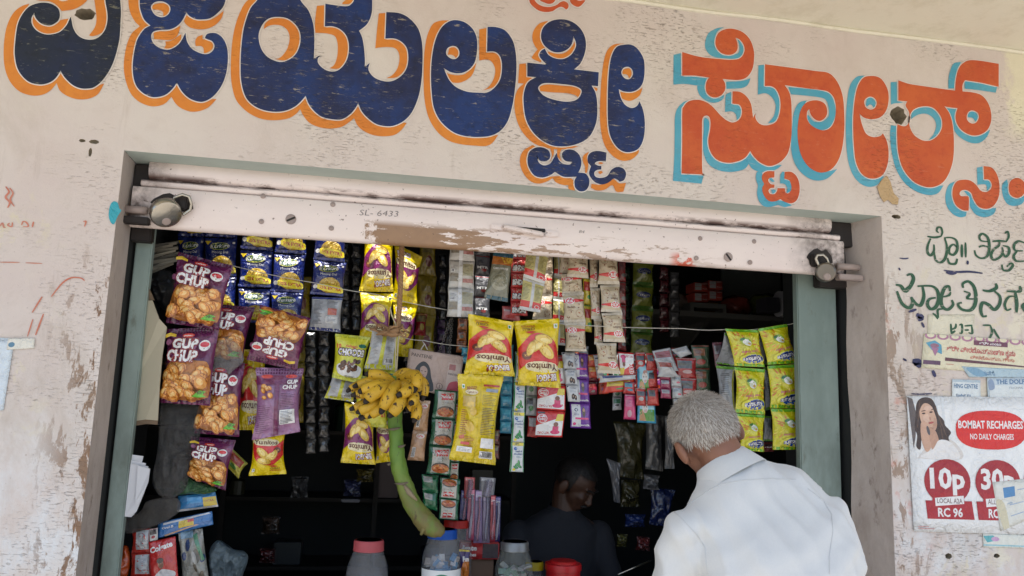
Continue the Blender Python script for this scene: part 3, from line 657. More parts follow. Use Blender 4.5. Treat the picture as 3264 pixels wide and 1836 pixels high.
letter('widest navy letter with three lobes and orange shadow', [["C 340,-110* 330,0 250,100 190,260 160,400 140,600 135,780 140,920 165,1050 210,1150 290,1225 400,1275 540,1295 660,1280 760,1235 830,1175 885,1110* 920,1200 970,1270 1050,1340 1130,1370 1240,1385 1320,1375 D 380,1170 430,1110 456,1060* 490,1140 550,1210 640,1275 740,1298 830,1290 930,1240 1010,1150 1070,1010 1100,870 1115,700 1115,480 1085,330 1030,240 950,170 860,135 745,128* 735,400* 830,400 910,440 960,510 970,620 950,710 900,780 820,830 740,840 650,815 590,770 560,710 575,650* 540,680 522,715* 525,600 510,450 490,370 465,320* 540,260 580,190 598,110 600,0 600,-110* 415,-110* 415,0 380,50 340,68 250,62 120,42* 115,275* 200,275 280,310 340,380 362,480 350,590 310,670 250,725 180,738 110,715 50,660 42,610 68,572* 30,590 0,620* C 985,560 985,400 970,270 920,130 840,30 790,-50 700,-110*",
  "C 345,470 350,370 400,270 470,215 570,200 680,220 770,290 820,380 825,490 790,600 730,670 640,715 560,715 450,665 380,580"]],
 ["C 330,-60* 200,20 120,160 65,330 35,510 22,700 22,880 40,1020 80,1150 150,1240 250,1320 380,1375 530,1390 680,1370 770,1320 822,1262* 860,1340 930,1420 D 50,1305 160,1322 280,1305 350,1265 415,1215* 450,1290 520,1350 620,1390 730,1400 830,1385 900,1335 955,1262* 850,1250 700,1250 550,1170 456,1085* 350,1170 200,1200 C 1100,1320 970,1210 885,1130* 700,1230 400,1240 200,1080 170,700 210,300 310,60 350,-60*",
  "C 400,340* 420,270 500,215 600,200 710,230 800,310 835,450 800,590 740,670 640,700 540,685* 600,660 670,570 700,450 680,360 620,305 540,288 460,300", "C 1015,70* 1100,62* 1095,310* 1200,315 1310,360 1385,500 1375,640 1330,740 1260,795 1160,790* 1215,750 1250,650 1255,520 1230,430 1180,400 1100,385 990,382* 995,230",
  "D 290,35* 340,-5 430,-40 425,5 370,40 300,45*", "D 668,140* 742,135* 738,400* 830,400 920,445 970,540 965,640 925,730 850,795 745,805* 810,770 860,700 880,610 870,540 830,495 760,485 690,488 632,497* 650,300"], BLU, ORA)
letter('navy letter with a small ring and orange shadow in the middle of the sign', [["E 370,82 300,110 240,170 195,260 165,370 145,520 140,680 150,850 170,980 220,1090 300,1180 400,1245 520,1275 640,1280 760,1265 860,1210 930,1110 970,980 995,840 1015,640 1015,480 995,340 955,250 890,180 800,152 720,150* 715,405* 790,405 840,440 865,510 865,620 840,710 780,785 710,825 620,825 510,815 400,770 330,700 290,620 270,572* 330,610 400,627 470,620 540,580 590,510 612,400 612,280 580,190 520,125 450,90",
  "E 295,410 310,370 350,350 400,355 430,400 425,450 390,480 345,475 305,445"]],
 ["E 340,82* 240,85 165,115 120,190 90,290 70,450 65,650 70,850 95,1010 140,1130 220,1240 330,1320 460,1355 600,1368 700,1372 770,1340 830,1258* 700,1260 500,1250 300,1140 190,960 160,650 190,350 260,180*", "E 330,362* 380,358 425,400 425,450 405,495* 385,455 350,435 312,435*",
  "E 290,615* 340,635 420,645 490,630 560,570 608,515* 570,630 510,690 430,722 350,715 305,670", "E 635,175* 710,160* 705,415* 790,415 855,470 868,560 845,670 795,760 668,802* 730,765 780,690 800,600 780,530 740,490 690,485 635,495*"], BLU, ORA)
letter('tall navy conjunct letter with curls below and orange shadow', [["F 145,388* 305,405* 270,380 238,335 250,300 280,280* 310,330 370,358 430,358 485,325 518,270 518,230 500,185* 490,240 455,285 400,308 340,303 285,265 255,215 252,165 270,115 320,72 390,55 470,65 540,110 585,180 597,260 580,340 550,400 505,440* 695,462* 690,570* 640,565* 670,620 683,700 683,800 665,880 620,960 540,1010 440,1032 340,1025 250,980 180,910 135,820 118,710 120,620 150,540 215,500* 145,495*",
  "F 230,590 245,560 290,545 400,552 500,565 555,590 562,620 540,660 500,683 430,688 340,670 270,640"],
  ["F 150,1110 165,1070 210,1042 260,1040 305,1060 322,1095 315,1130 280,1148 240,1140 216,1092* 230,1150 270,1178 320,1165 350,1120 370,1080* 385,1130 420,1165 470,1172 492,1152* 440,1145 412,1110 420,1075 460,1055 510,1065 550,1105 562,1160 550,1210 535,1235* 590,1240 620,1280 620,1330 595,1370 550,1378 515,1350 508,1300 525,1265* 440,1268 400,1255 358,1228* 320,1255 260,1272 200,1255 160,1200 147,1150"],
  ["F 755,1080* 750,1150* 710,1145 680,1150 665,1165 690,1180 715,1182* 715,1210* 680,1215 660,1235 670,1265 710,1275 760,1260 790,1215 830,1192 880,1200 905,1240 890,1290 855,1305* 840,1290 810,1280 770,1310 720,1325 670,1310 635,1275 620,1235 635,1185* 610,1150 615,1100 650,1072 700,1068"]],
 ["F 305,65* 240,85 195,140 185,200 200,250 225,285* 190,330 185,355 250,385* 260,350 255,310 285,275 265,220 260,160 290,95*", "F 300,300* 380,320 440,308 490,262 512,218* 525,270 508,318 460,348 390,353 330,340",
  "F 85,398* 135,392* 140,490* 215,498* 160,560 130,700 180,890 300,990 440,1020 540,1032* 450,1052 330,1050 220,1020 140,960 80,870 50,760 50,660 75,590 120,548* 75,545*", "F 240,570* 300,555 420,565 520,575 560,610 545,672* 520,640 450,622 330,615 245,605*", "F 655,575* 685,585 680,605 660,600*",
  "F 190,1020* 120,1060 90,1120 95,1190 130,1260 180,1305 240,1318 300,1300 340,1275* 370,1310 430,1330 460,1330 465,1360 510,1372* 500,1290 400,1260 250,1265 170,1200 160,1100 215,1040*", "F 320,1045* 350,1048* 348,1095 315,1155* 335,1100", "F 375,1052* 412,1050* 395,1095 410,1150* 378,1110",
  "F 620,1072* 580,1100 572,1140 590,1190 590,1235* 605,1230 615,1170 605,1120", "F 690,1160* 710,1152 732,1162* 712,1168", "F 690,1228* 715,1220 727,1232* 705,1245", "F 640,1320* 720,1325 800,1280 850,1315 905,1312* 885,1380* 830,1380 800,1330 740,1365 680,1370 635,1350*"], BLU, ORA)
letter('tall narrow navy letter with a small ring and orange shadow, last of the navy word', [["F 890,250 830,270 790,350 772,470 765,620 765,820 780,940 820,1020 870,1065 930,1077 1000,1050 1040,970 1050,850 1035,750 1008,685* 990,720 950,737 900,715 865,660 848,592* 890,610 950,612 1000,590 1035,540 1048,450 1040,360 1000,290 950,252", "F 868,465 885,430 920,420 950,440 957,480 930,515 890,505"]],
 ["F 890,240* 820,245 770,280 740,350 720,480 708,650 705,820 720,950 750,1040 810,1110 880,1142 950,1130 1000,1085 1005,1055* 900,1060 800,980 780,850 785,550 800,330*", "F 880,440* 930,430 948,460 945,490 930,512* 915,480 878,475*", "F 855,610* 920,620 990,605 1033,577* 1010,640 950,678 900,675 862,650"], BLU, ORA)
letter('vermilion letter with a curl on top and sky blue shadow, first of the red word', [["G 105,258* 240,295 380,310 480,318 550,305 582,260 580,210 550,165 515,148* 530,190 530,240 500,272 450,280 400,262 365,215 362,160 385,110 440,82 500,80 570,105 625,160 655,240 658,310 645,390 605,450 550,472 480,472 415,465* 435,500 435,550 400,595 345,608 300,580 285,530 295,480 315,455* 200,440 105,440*"],
 ["G 105,720 115,680 150,640 210,625 270,635 330,670 400,745 450,785 500,800 550,770 565,710 545,665 490,655* 492,560* 550,565 600,600 635,660 650,765* 668,730* 672,775 710,815 770,820 830,790 858,710 858,620 830,550 790,522 740,520* 742,352* H 300,100 450,120 580,138 680,150 740,190 790,265 825,370 838,500 840,680 820,850 780,970 720,1045 650,1073 580,1065 500,1010 440,910 412,780 410,650 430,520 470,445 530,412 600,410 660,440 682,500 670,560 620,597 570,585 530,540 515,488* 495,520 500,590 550,650 640,685 710,660 750,590 762,480 745,390 700,335 640,315 500,298 290,268* 330,330 350,420 355,600 350,750 325,880 280,950 220,995 G 770,1135 700,1105 650,1055 628,1018* 590,1070 530,1100 450,1110 370,1085 320,1020 305,940 320,850 322,790 310,755 285,748 262,770 258,850 258,1100 262,1190 275,1200* 100,1192* 105,950"],
 ["H 195,1062* 195,1120* 150,1125 138,1150 160,1180 195,1185* 195,1215* 160,1218 140,1240 155,1270 195,1272 218,1245 222,1218* 290,1218* 300,1260 330,1262 352,1220 340,1160 320,1140 285,1130* 290,1068* 350,1068 400,1110 425,1180 425,1260 400,1330 350,1358 290,1345 250,1320* 200,1340 140,1335 95,1280 82,1220 100,1180* 78,1130 90,1085 130,1062"]],
 ["G 40,278* 95,265* 100,435* 300,450 290,530 340,600 400,600 430,585* 420,620 370,645 310,640 250,600 225,550 222,515* 120,502 38,508*", "G 430,65* 370,75 310,110 283,180 290,240 340,290 430,305 540,305 590,260 580,200 530,155* 545,200 540,260 480,280 420,275 370,240 355,180 370,110 400,80*", "G 445,485* 560,480 632,458* 610,510 560,535 445,540*",
  "G 180,625* 120,640 70,690 50,760 48,900 45,1060 35,1248* 255,1270* 270,1210* 110,1190* 115,950 125,720*", "G 275,770 305,775 315,830 305,960 330,1030 400,1090 500,1095 600,1050 628,1030* 700,1100 780,1130 875,1125* 830,1160 760,1180 690,1175 640,1150 620,1115* 580,1160 480,1180 380,1165 310,1120 275,1050 265,960 272,860", "G 440,585* 480,562* 488,655* 545,665 570,710 555,755 525,785* 520,740 490,715 435,718*",
  "G 692,360* 738,355* 740,522* 800,525 855,600 858,700 825,785 765,805* 810,750 825,670 800,610 750,575 688,585*", "H 325,285* 480,298 640,320 715,355 750,430 762,510 745,590 705,655 635,682 555,655 505,590 505,540 560,600 630,605 690,560 700,500 680,420 640,385 500,365 350,352*", "H 495,408* 430,425 390,480 368,560 355,700 350,850 380,980 440,1070 520,1130 600,1148 680,1130 740,1080 775,1040* 700,1060 600,1060 490,990 430,850 425,600 460,470*",
  "H 80,1062* 35,1070 25,1130 45,1195* 35,1260 50,1330 90,1380 150,1392 230,1372* 290,1392 360,1375* 250,1330 150,1330 100,1250 110,1180 90,1120*", "H 145,1130* 170,1125 198,1158* 170,1158", "H 165,1240* 190,1230 210,1245 180,1270", "H 270,1065* 288,1068* 285,1135* 340,1155 355,1200 345,1245 305,1265* 315,1220 290,1180 248,1175* 250,1100"], ROR, CYA)
letter('tall vermilion letter with a small ring and sky blue shadow', [["J 250,215 190,225 145,280 118,370 102,500 98,650 105,800 120,920 160,1010 220,1055 290,1058 350,1020 385,930 390,830 375,750 343,687* 320,710 260,718 205,690 170,610 150,525* 190,560 260,572 330,550 375,490 392,400 380,320 340,250 300,222", "J 190,430 205,400 240,385 275,400 292,435 280,475 245,492 205,475"]],
 ["J 195,210* 130,220 80,280 55,380 42,550 42,750 60,920 100,1030 160,1100 230,1128 300,1110 355,1040* 300,1045 200,1030 140,940 115,700 125,400 170,260*", "J 205,450* 215,405 250,392 285,430 280,490* 255,455 235,450 215,465"], ROR, CYA)
letter('vermilion letter with a raised arm and two rings, beside the hole in the wall', [["J 470,250* 560,280 700,302 840,322 938,335* 945,240 970,150 1010,105 1060,85 1150,90 1298,115* 1298,305* 1150,270 1020,250* 1000,290 1000,342* 1080,350 1150,370 1200,420 1232,500 1235,590 1200,665 1130,703 1060,700 990,660 950,600 942,540 958,480* 900,475 850,465* 890,520 915,600 928,720 925,880 895,1000 840,1090 760,1130 680,1125 590,1080 510,980 470,850 460,700 462,612* 520,630 556,600 560,520 530,460 545,425* 470,418*",
  "J 562,620 565,545 600,490 680,465 760,480 820,550 832,630 800,700 740,745 670,745 600,700", "J 1035,545 1050,510 1085,500 1125,520 1133,560 1110,600 1070,605 1040,580"]],
 ["J 410,265* 460,262* 462,420* 510,432 440,440 412,450*", "J 412,620* 462,625* 465,750 490,900 560,1035 660,1105 760,1125 845,1115* 800,1180 720,1195 620,1165 520,1090 450,970 415,820 405,700", "J 578,570* 590,500 650,465 740,475 810,545 835,630 810,705 725,740* 765,690 785,620 760,560 700,525 630,535", "J 870,480* 955,485* 950,560 970,620 1035,680 1120,700 1190,680 1230,655* 1200,720 1140,765 1060,762 970,710 925,640 905,550", "J 1045,535* 1065,508 1100,508 1130,550 1112,595* 1085,560 1045,555*", "J 992,98* 930,110 900,170 885,240 885,318* 942,315* 948,230 975,130", "J 1020,258* 1150,270 1288,298* 1275,352* 1130,330 1018,318*"], ROR, CYA)
letter('small vermilion hooked letter with chipped paint and sky blue shadow', [["J 1050,1325* 1052,1220 1030,1205 990,1205 975,1185 990,1160 1030,1155 1070,1180 1090,1230 1130,1290 1190,1310 1250,1290 1295,1220 1305,1120 1285,1030 1240,970 1172,957* 1178,1068* 1215,1070 1238,1100 1235,1140 1200,1170 1150,1160 1110,1110 1060,1075 1000,1070 950,1085 920,1140 918,1210 945,1280 1000,1320"]],
 ["J 950,1080* 890,1110 862,1190 870,1280 920,1350 980,1378 1030,1370* 1038,1325* 970,1300 925,1200 930,1120*", "J 1120,970* 1168,960* 1175,1065* 1215,1070 1238,1110 1205,1160 1195,1110 1125,1110*", "J 1010,1158* 1060,1170 1090,1240 1130,1295 1200,1310 1280,1300* 1260,1350 1190,1378 1110,1355 1060,1280 1050,1210"], ROR, CYA)
letter('vermilion dot with sky blue shadow at the right edge', [["J 1380,1137 1395,1080 1448,1054 1500,1080 1518,1137 1500,1195 1448,1220 1395,1195"]], ["J 1370,1065* 1330,1110 1335,1200 1375,1270 1440,1285 1500,1260 1520,1200* 1440,1210 1390,1150"], ROR, CYA)
letter('cropped vermilion flourish at the top edge of the wall', [["K 75,-200* 90,60 150,190 280,320 450,440 650,500 850,510 1050,470 1180,380 1350,300 1480,320 1600,415* 1690,320 1690,200 1620,110 1500,65 1350,110 1200,220 1000,290 800,300 600,260 420,160 290,0 250,-200*"], ["K 450,-200* 520,30 700,120 900,180 1100,100 1260,-200*"], ["K 1670,-200* 1760,80 1850,200 2000,285 2150,285 2300,150 2390,30* 2300,20 2150,50 2030,0 2000,-200*"]], [], ROR, ROR)
# small green lettering, brush strokes of varying width
def strokes(label, lst, mat, w0, y=-.0016, cell='M', each=None):
    mb = MB()
    for k, sp in enumerate(lst):
        sp, _, ww = sp.partition('|'); P, c = pts(cell + ' ' + sp); hw = (float(ww) if ww else w0) / 2
        n = len(P); Q = []
        for i in range(n - 1):
            p0, p1, p2, p3 = P[max(i - 1, 0)], P[i], P[i + 1], P[min(i + 2, n - 1)]
            for j in range(6):
                t = j / 6; Q.append(.5 * ((2 * p1) + (-p0 + p2) * t + (2 * p0 - 5 * p1 + 4 * p2 - p3) * t * t + (-p0 + 3 * p1 - 3 * p2 + p3) * t ** 3))
        Q.append(P[-1]); V = []; F = []
        for i, q in enumerate(Q):
            a, b = Q[max(i - 1, 0)], Q[min(i + 1, len(Q) - 1)]; t = np.array((b[0] - a[0], b[2] - a[2])); t /= (np.linalg.norm(t) or 1)
            u = i / (len(Q) - 1); h = hw * (.55 + .45 * math.sin(math.pi * u)) * (.8 + .45 * abs(t[1]))
            V += [(q[0] - t[1] * h, y - .00005 * k, q[2] + t[0] * h), (q[0] + t[1] * h, y - .00005 * k, q[2] - t[0] * h)]
            if i: F.append((2 * i - 2, 2 * i - 1, 2 * i + 1, 2 * i))
        mb.add(V, F)
        if each: mesh(each, mb.V, mb.F, mat, wall); mb = MB()
    if each: return
    o = mesh('painted_lettering', mb.V, mb.F, mat, wall); o['label'] = label; return o
strokes('first line of small green hand painted lettering', ["375,178 430,186 480,178", "478,180 490,150 480,112 455,110 447,135 462,150|.008", "400,195 378,250 376,300 400,325 425,290 425,240", "425,290 440,360 480,378 515,340 525,260 508,190", "505,190 560,188 600,215 605,280 575,320 543,305 545,265 575,240 600,262", "530,345 545,385 590,388 605,350", "640,240 640,340", "668,225 670,340|.008",
 "738,285 750,325 790,347 835,330 852,260 840,190 800,158 775,180 790,212 842,218", "770,262 800,250 848,262|.008", "875,218 930,212 985,218", "982,218 1000,180 992,142 970,155|.008", "930,222 925,250 885,280 865,320 882,358 930,340 955,300 950,262", "955,300 975,335 1003,305 998,262 955,250", "948,395 958,437 1000,440 1032,402 1015,385 985,412", "1130,232 1075,215 1042,245 1050,285 1110,290", "1065,293 1038,330 1060,368 1130,368"], GRE, .0095)
strokes('second line of small green hand painted lettering', ["215,478 250,470 268,505 245,560 210,602 185,590", "130,550 170,560 200,592 240,560", "140,600 180,695 235,728 262,690 250,645|.013", "250,645 290,700 325,705 348,640 338,565", "298,562 400,560 448,590 462,660 440,720 400,737 375,700 390,662 440,650", "415,770 440,790 455,815|.008", "460,805 455,745 492,738|.008", "548,600 540,562 505,580 480,655 488,715 530,742 572,705 562,668", "490,645 540,632 555,605|.008",
 "650,575 648,542 690,525 732,565 748,640 738,710 700,748 640,740 610,702 640,688", "655,600 700,620 680,655 735,660|.009", "800,592 850,600 905,575 900,540", "890,600 932,640 930,700 890,742 845,705 800,690 785,740 800,792 832,790|.013", "985,600 1085,600 1085,560", "1050,605 1062,690 1060,765", "1050,640 1000,645 970,700 985,745 1020,735|.009", "1130,690 1108,720 1130,760"], GRE, .0125)
strokes('faded third line of small green lettering', ["555,850 560,930", "560,895 590,880 595,850", "560,925 590,905", "620,862 640,858 640,918 620,922", "660,868 722,862", "715,865 720,922 690,920", "660,900 695,898", "800,862 862,862", "860,865 872,920 840,985", "885,890 905,930 930,965"], GRE, .008)
DKN = sign_paint('old_navy_paint_remnant', (.03, .035, .09), (.05, .05, .12), (.02, .02, .05), 1.0, (.55, .47, .42))
strokes('scraped navy paint remnants on the right of the opening', ["500,440 600,452 700,450 800,462|.010", "520,455 560,465 600,458|.012", "160,345 200,350 230,345|.006", "155,420 165,440|.006", "290,780 325,800 300,820|.022", "260,1140 300,1150 290,1180|.03", "330,840 350,880|.008", "185,1120 215,1135|.008", "415,1210 435,1260|.012", "250,1390 330,1393 410,1388|.006", "685,365 683,395|.008", "230,760 290,740|.01"], DKN, .01, -.0017, each='paint_remnant')
RDP = sign_paint('old_red_chalk', (.50, .16, .10), (.55, .22, .15), (.5, .3, .25), .6)
strokes('red chalk marks on the left of the opening', ["0,260 20,235 30,265 45,268|.004", "75,235 60,250 90,262 95,230|.004", "165,250 175,225 200,230 215,260 175,262|.004", "255,225 245,265|.004", "630,225 650,222 640,262|.004", "270,1080 330,920 |.004", "390,790 470,690 540,648 610,650 640,670|.0045", "0,530 150,532|.003", "195,535 320,540|.003", "245,910 320,790|.004", "210,1090 250,960|.003", "45,-40 70,0 45,40 75,80 60,120|.005", "75,-30 100,10 80,60 110,110|.004"], RDP, .004, -.0017, 'a', each='chalk_mark')

# ------------------------------------------------------------------ rolling shutter, pulled up
SP = NT('shutter_paint'); sx_, sy_, sz_ = SP.xyz()
c = SP.mix(SP.ramp(SP.noise(3, 4, .6, (1, 1, 3)), .35, .7), (.76, .665, .62), (.70, .60, .57))
rl = SP.math('MULTIPLY', SP.math('MULTIPLY', SP.ramp(sz_, 2.165, 2.145), SP.ramp(SP.math('ADD', sx_, SP.ramp(SP.noise(30, 4, .7), .3, .7, -.04, .04)), -.02, .0)), SP.ramp(sx_, 1.25, 1.0))
rl = SP.math('MULTIPLY', rl, SP.math('ADD', SP.ramp(sx_, .95, .3, 0, .35), .65))
thr = SP.math('ADD', SP.noise(22, 6, .65, (.45, 1, 2.2)), SP.math('ADD', SP.ramp(sx_, .5, .2, 0, .16), SP.ramp(sz_, 2.165, 2.10, -.06, .0)))
c = SP.mix(SP.math('MULTIPLY', rl, SP.ramp(thr, .53, .55)), c, SP.mix(SP.noise(40), (.33, .20, .11), (.25, .15, .09)))
c = SP.mix(SP.math('MULTIPLY', SP.ramp(SP.noise(75, 4, .6), .66, .70), .8), c, (.12, .07, .05))
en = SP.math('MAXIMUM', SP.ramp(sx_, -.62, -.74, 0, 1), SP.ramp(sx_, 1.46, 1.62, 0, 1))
c = SP.mix(SP.math('MULTIPLY', en, SP.ramp(SP.noise(16, 5, .7), .35, .62)), c, (.07, .045, .035))  # ends darkened: grime and the cavity's shade painted together
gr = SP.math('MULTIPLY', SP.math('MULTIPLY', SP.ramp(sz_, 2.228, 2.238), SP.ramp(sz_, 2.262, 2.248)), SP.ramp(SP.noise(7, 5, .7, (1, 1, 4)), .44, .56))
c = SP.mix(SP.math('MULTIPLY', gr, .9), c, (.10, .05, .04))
red = SP.math('MULTIPLY', SP.math('MULTIPLY', SP.ramp(sx_, 1.02, 1.06), SP.ramp(sx_, 1.14, 1.10)), SP.math('MULTIPLY', SP.ramp(sz_, 2.13, 2.115), SP.ramp(SP.noise(20, 4), .45, .5)))
c = SP.mix(red, c, (.6, .12, .07))
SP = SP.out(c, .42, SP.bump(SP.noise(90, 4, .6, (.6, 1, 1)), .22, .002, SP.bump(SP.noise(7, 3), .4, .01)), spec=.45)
shut = thing('rolling_shutter', 'pink painted rolling shutter pulled up, rust showing along its bottom rail', 'shutter', (.48, .1, 2.09))
def extrude(name, prof, x0, x1, mat, parent, nx=40, bow=0.0):
    V = []; F = []; n = len(prof)
    for i in range(nx + 1):
        x = x0 + (x1 - x0) * i / nx
        for y, z in prof: V.append((x, y, z + bow * math.sin(math.pi * i / nx) + .0012 * mnoise.noise(Vector((x * 6, z * 9, 1)))))
    for i in range(nx):
        for k in range(n - 1): F.append((i * n + k, (i + 1) * n + k, (i + 1) * n + k + 1, i * n + k + 1))
    o = mesh(name, V, F, mat, parent); auto_smooth(o, 50); return o
XA, XB = -.752, 1.695
def arc(y, z, r, a0, a1, n=6): return [(y - r * math.cos(math.radians(a0 + (a1 - a0) * k / n)), z + r * math.sin(math.radians(a0 + (a1 - a0) * k / n))) for k in range(n + 1)]
# bottom rail: flat face with rounded lower lip
rail = [(.12, 2.085)] + arc(.112, 2.102, .018, -85, 0)[:] + [(.091, 2.12), (.090, 2.16), (.090, 2.205), (.095, 2.213), (.12, 2.214)]
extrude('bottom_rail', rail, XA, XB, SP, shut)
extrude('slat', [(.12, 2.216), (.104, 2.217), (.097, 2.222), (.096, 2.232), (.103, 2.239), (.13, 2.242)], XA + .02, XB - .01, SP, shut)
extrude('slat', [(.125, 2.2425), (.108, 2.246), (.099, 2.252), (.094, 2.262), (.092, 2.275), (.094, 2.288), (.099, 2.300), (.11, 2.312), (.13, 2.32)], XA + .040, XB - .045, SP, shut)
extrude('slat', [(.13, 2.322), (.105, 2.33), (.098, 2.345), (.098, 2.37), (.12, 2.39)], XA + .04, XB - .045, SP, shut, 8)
DKM = flat('greasy_steel_and_slot_shade', (.028, .022, .02), .7, .5, 40, .4); GAL = flat('worn_pink_steel', (.40, .32, .29), .5, .4, 50, .35)  # near-black tone: greasy steel, also painted shade inside the slots
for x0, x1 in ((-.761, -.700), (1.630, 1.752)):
    m = MB(); m.box((x0, .118, 2.2), (x1, .150, 2.292), 0, .003); m.build('channel_mouth_shade', DKM, shut)  # near-black box stands in for the shade of the open cavity
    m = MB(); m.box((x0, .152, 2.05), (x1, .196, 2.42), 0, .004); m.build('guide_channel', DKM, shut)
def rivet(c, px_, py_, r=.0085):
    p = at(c, px_, py_, .0885); m = MB(); m.lathe([(0, -.003), (r * .45, -.0028), (r * .55, -.0008), (r * .85, -.0012), (r, .0), (r, .003)], p, 16, 0, 'Y'); o = m.build('rivet', GAL, shut, True)
for q in (('a', 1985, 30), ('a', 2512, 93), ('a', 1972, 222), ('a', 2500, 272), ('c', 133, 350), ('c', 540, 372), ('c', 104, 498), ('c', 510, 530)): rivet(*q)
for q in (('a', 2195, 205), ('c', 345, 490)):
    p = at(*q, .0885); m = MB(); m.lathe([(0, -.001), (.008, -.001), (.0145, -.0014), (.017, .001)], p, 18, 0, 'Y'); ko = m.build('keyhole_plate', GAL, shut, True)
    m = MB(); a = .5 if q[0] == 'a' else -.9; d = Vector((math.cos(a), 0, math.sin(a))); e = Vector((-d.z, 0, d.x)); P = Vector(p) + Vector((0, -.0022, 0))
    m.add([P - d * .014 - e * .003, P + d * .014 - e * .0035, P + d * .015 + e * .003, P - d * .014 + e * .003, *[v + Vector((0, .002, 0)) for v in (P - d * .014 - e * .003, P + d * .014 - e * .0035, P + d * .015 + e * .003, P - d * .014 + e * .003)]], [(0, 1, 2, 3), (0, 4, 5, 1), (1, 5, 6, 2), (2, 6, 7, 3), (3, 7, 4, 0)])
    m.build('key_slot', DKM, ko)
# pull handle: pressed tabs and a bent bar with a flat dark patch as the slot's shade
m = MB()
hp = [at('b', x, y, .088) for x, y in ((1125, 262), (1215, 262), (1300, 285), (1520, 318), (1560, 305), (1635, 322))]
m.tube([hp[1] + (0, .002, -.002), hp[1] + (.01, -.016, -.004), hp[3] + (-.01, -.018, -.004), hp[3] + (0, .002, -.002)], .0085, 8); hb = m.build('handle', SP, shut, True)
for (x0, y0), (x1, y1) in (((1125, 240), (1225, 300)), ((1540, 290), (1640, 345))):
    p, q = at('b', x0, y0, .0875), at('b', x1, y1, .0875); m = MB(); m.box((p[0], .083, q[2]), (q[0], .0905, p[2]), 0, .003); m.build('handle_tab', SP, shut)
p, q = at('b', 1200, 255, .0893), at('b', 1545, 315, .0893); m = MB(); m.poly([[(p[0], .0893, p[2] - .012), (q[0], .0893, q[2] + .004), (q[0] - .004, .0893, q[2] + .017), (p[0] + .04, .0893, p[2] + .002)]]); m.build('handle_slot_shade', DKM, shut)
# pencil numbers on the rail
def flat_text(name, t, c, x, y, h, Y, mat, parent, w=None, bold=0, slant=0, label=None, rotx=.0):
    V, T = text_geo(t, bold); p = at(c, x, y, Y); cap = text_geo('H', 0)[0][:, 1].max(); sc = h / cap; s2 = sc if w is None else w / (V[:, 0].max() - V[:, 0].min())
    W = [(p[0] + v[0] * s2 + v[1] * sc * slant, Y, p[2] + v[1] * sc + v[0] * s2 * rotx) for v in V]; o = mesh(name, W, [t_ for t_ in T], mat, parent)
    if label: o['label'] = label
    return o
PCL = flat('pencil_grey', (.16, .15, .15), .7)
flat_text('handwritten_number', 'SL- 6433', 'b', 130, 175, .019, .0890, PCL, shut, .125, -.012, .15, 'grey handwritten SL- 6433', .04)
flat_text('handwritten_number', 'B4', 'b', 1790, 308, .010, .0890, PCL, shut, .018, -.012, .3, 'tiny grey handwritten mark')
# bolts at both ends and padlocks on them
def bolt(x0, x1, z, r=.012):
    m = MB(); m.tube([(x0, .082, z), (x1, .082, z)], r, 12); m.build('lock_bolt', GAL, shut, True)
zl = float(at('a', 1070, 137, .08)[2]); bolt(-.765, -.70, zl); zl2 = float(at('a', 1060, 210, .08)[2])
m = MB(); m.box((-.766, .07, zl2 - .014), (-.69, .10, zl2 + .008), 0, .003); m.build('lock_bracket', DKM, shut)
zr = float(at('c', 1190, 560, .08)[2]); bolt(1.66, 1.745, zr); zr2 = float(at('c', 1210, 645, .08)[2])
m = MB(); m.box((1.66, .07, zr2 - .009), (1.757, .10, zr2 + .012), 0, .003); m.build('lock_bracket', GAL, shut)
for c_, x_, y_ in (('a', 1390, 90), ('c', 985, 520)):
    p = at(c_, x_, y_, .088); m = MB(); m.box((p[0] - .012, .070, p[2] - .022), (p[0] + .012, .092, p[2] + .022), 0, .004); m.build('hasp', DKM, shut)
for (c_, x_, y_, rx, rz) in (('a', 1300, 90, .062, .032), ('c', 1035, 500, .05, .034)):
    p = at(c_, x_, y_, .0886); m = MB(); m.add([(p[0] + rx * math.cos(a * .349) * (1 + .15 * math.sin(a * 3.1)), .0884, p[2] + rz * math.sin(a * .349) * (1 + .2 * math.cos(a * 2.3))) for a in range(18)], [tuple(range(18))[::-1]]); m.build('lock_opening', DKM, shut)
STL = flat('worn_steel', (.50, .47, .41), .24, .15, 60, .35, .95); STD = flat('dark_worn_steel', (.20, .18, .155), .3, .2, 60, .35, .9)
def padlock(label, c, x, y, r, tilt, yawd, mat, sh):
    o = thing('padlock', label, 'padlock', tuple(at(c, x, y, .055)), 'padlocks on the shutter')
    R = Matrix.Rotation(math.radians(yawd), 4, 'Z') @ Matrix.Rotation(math.radians(tilt), 4, 'X')
    b = MB(); b.lathe([(0, -.019), (r * .80, -.019), (r * .93, -.016), (r, -.010), (r, .010), (r * .93, .016), (0, .017)], (0, 0, 0), 36, 0, 'Y')
    b.V = [tuple(R @ Vector(v)) for v in b.V]; me = bpy.data.meshes.new('body'); me.from_pydata(b.V, [], b.F); bo = bpy.data.objects.new('body', me); COL.objects.link(bo); me.materials.append(mat); bo.parent = o; fix_normals(bo); auto_smooth(bo, 30)
    k = MB(); k.tube([Vector(p) for p in sh], .0052, 8); me = bpy.data.meshes.new('shackle'); me.from_pydata(k.V, [], k.F); so = bpy.data.objects.new('shackle', me); COL.objects.link(so); me.materials.append(STL); so.parent = o; fix_normals(so); auto_smooth(so, 50)
    e = MB(); e.lathe([(0, -.0215), (.010, -.0215), (.013, -.019)], (r * .1, 0, -r * .45), 14, 0, 'Y'); e.V = [tuple(R @ Vector(v)) for v in e.V]; me = bpy.data.meshes.new('keyway'); me.from_pydata(e.V, [], e.F); eo = bpy.data.objects.new('keyway', me); COL.objects.link(eo); me.materials.append(GAL); eo.parent = o
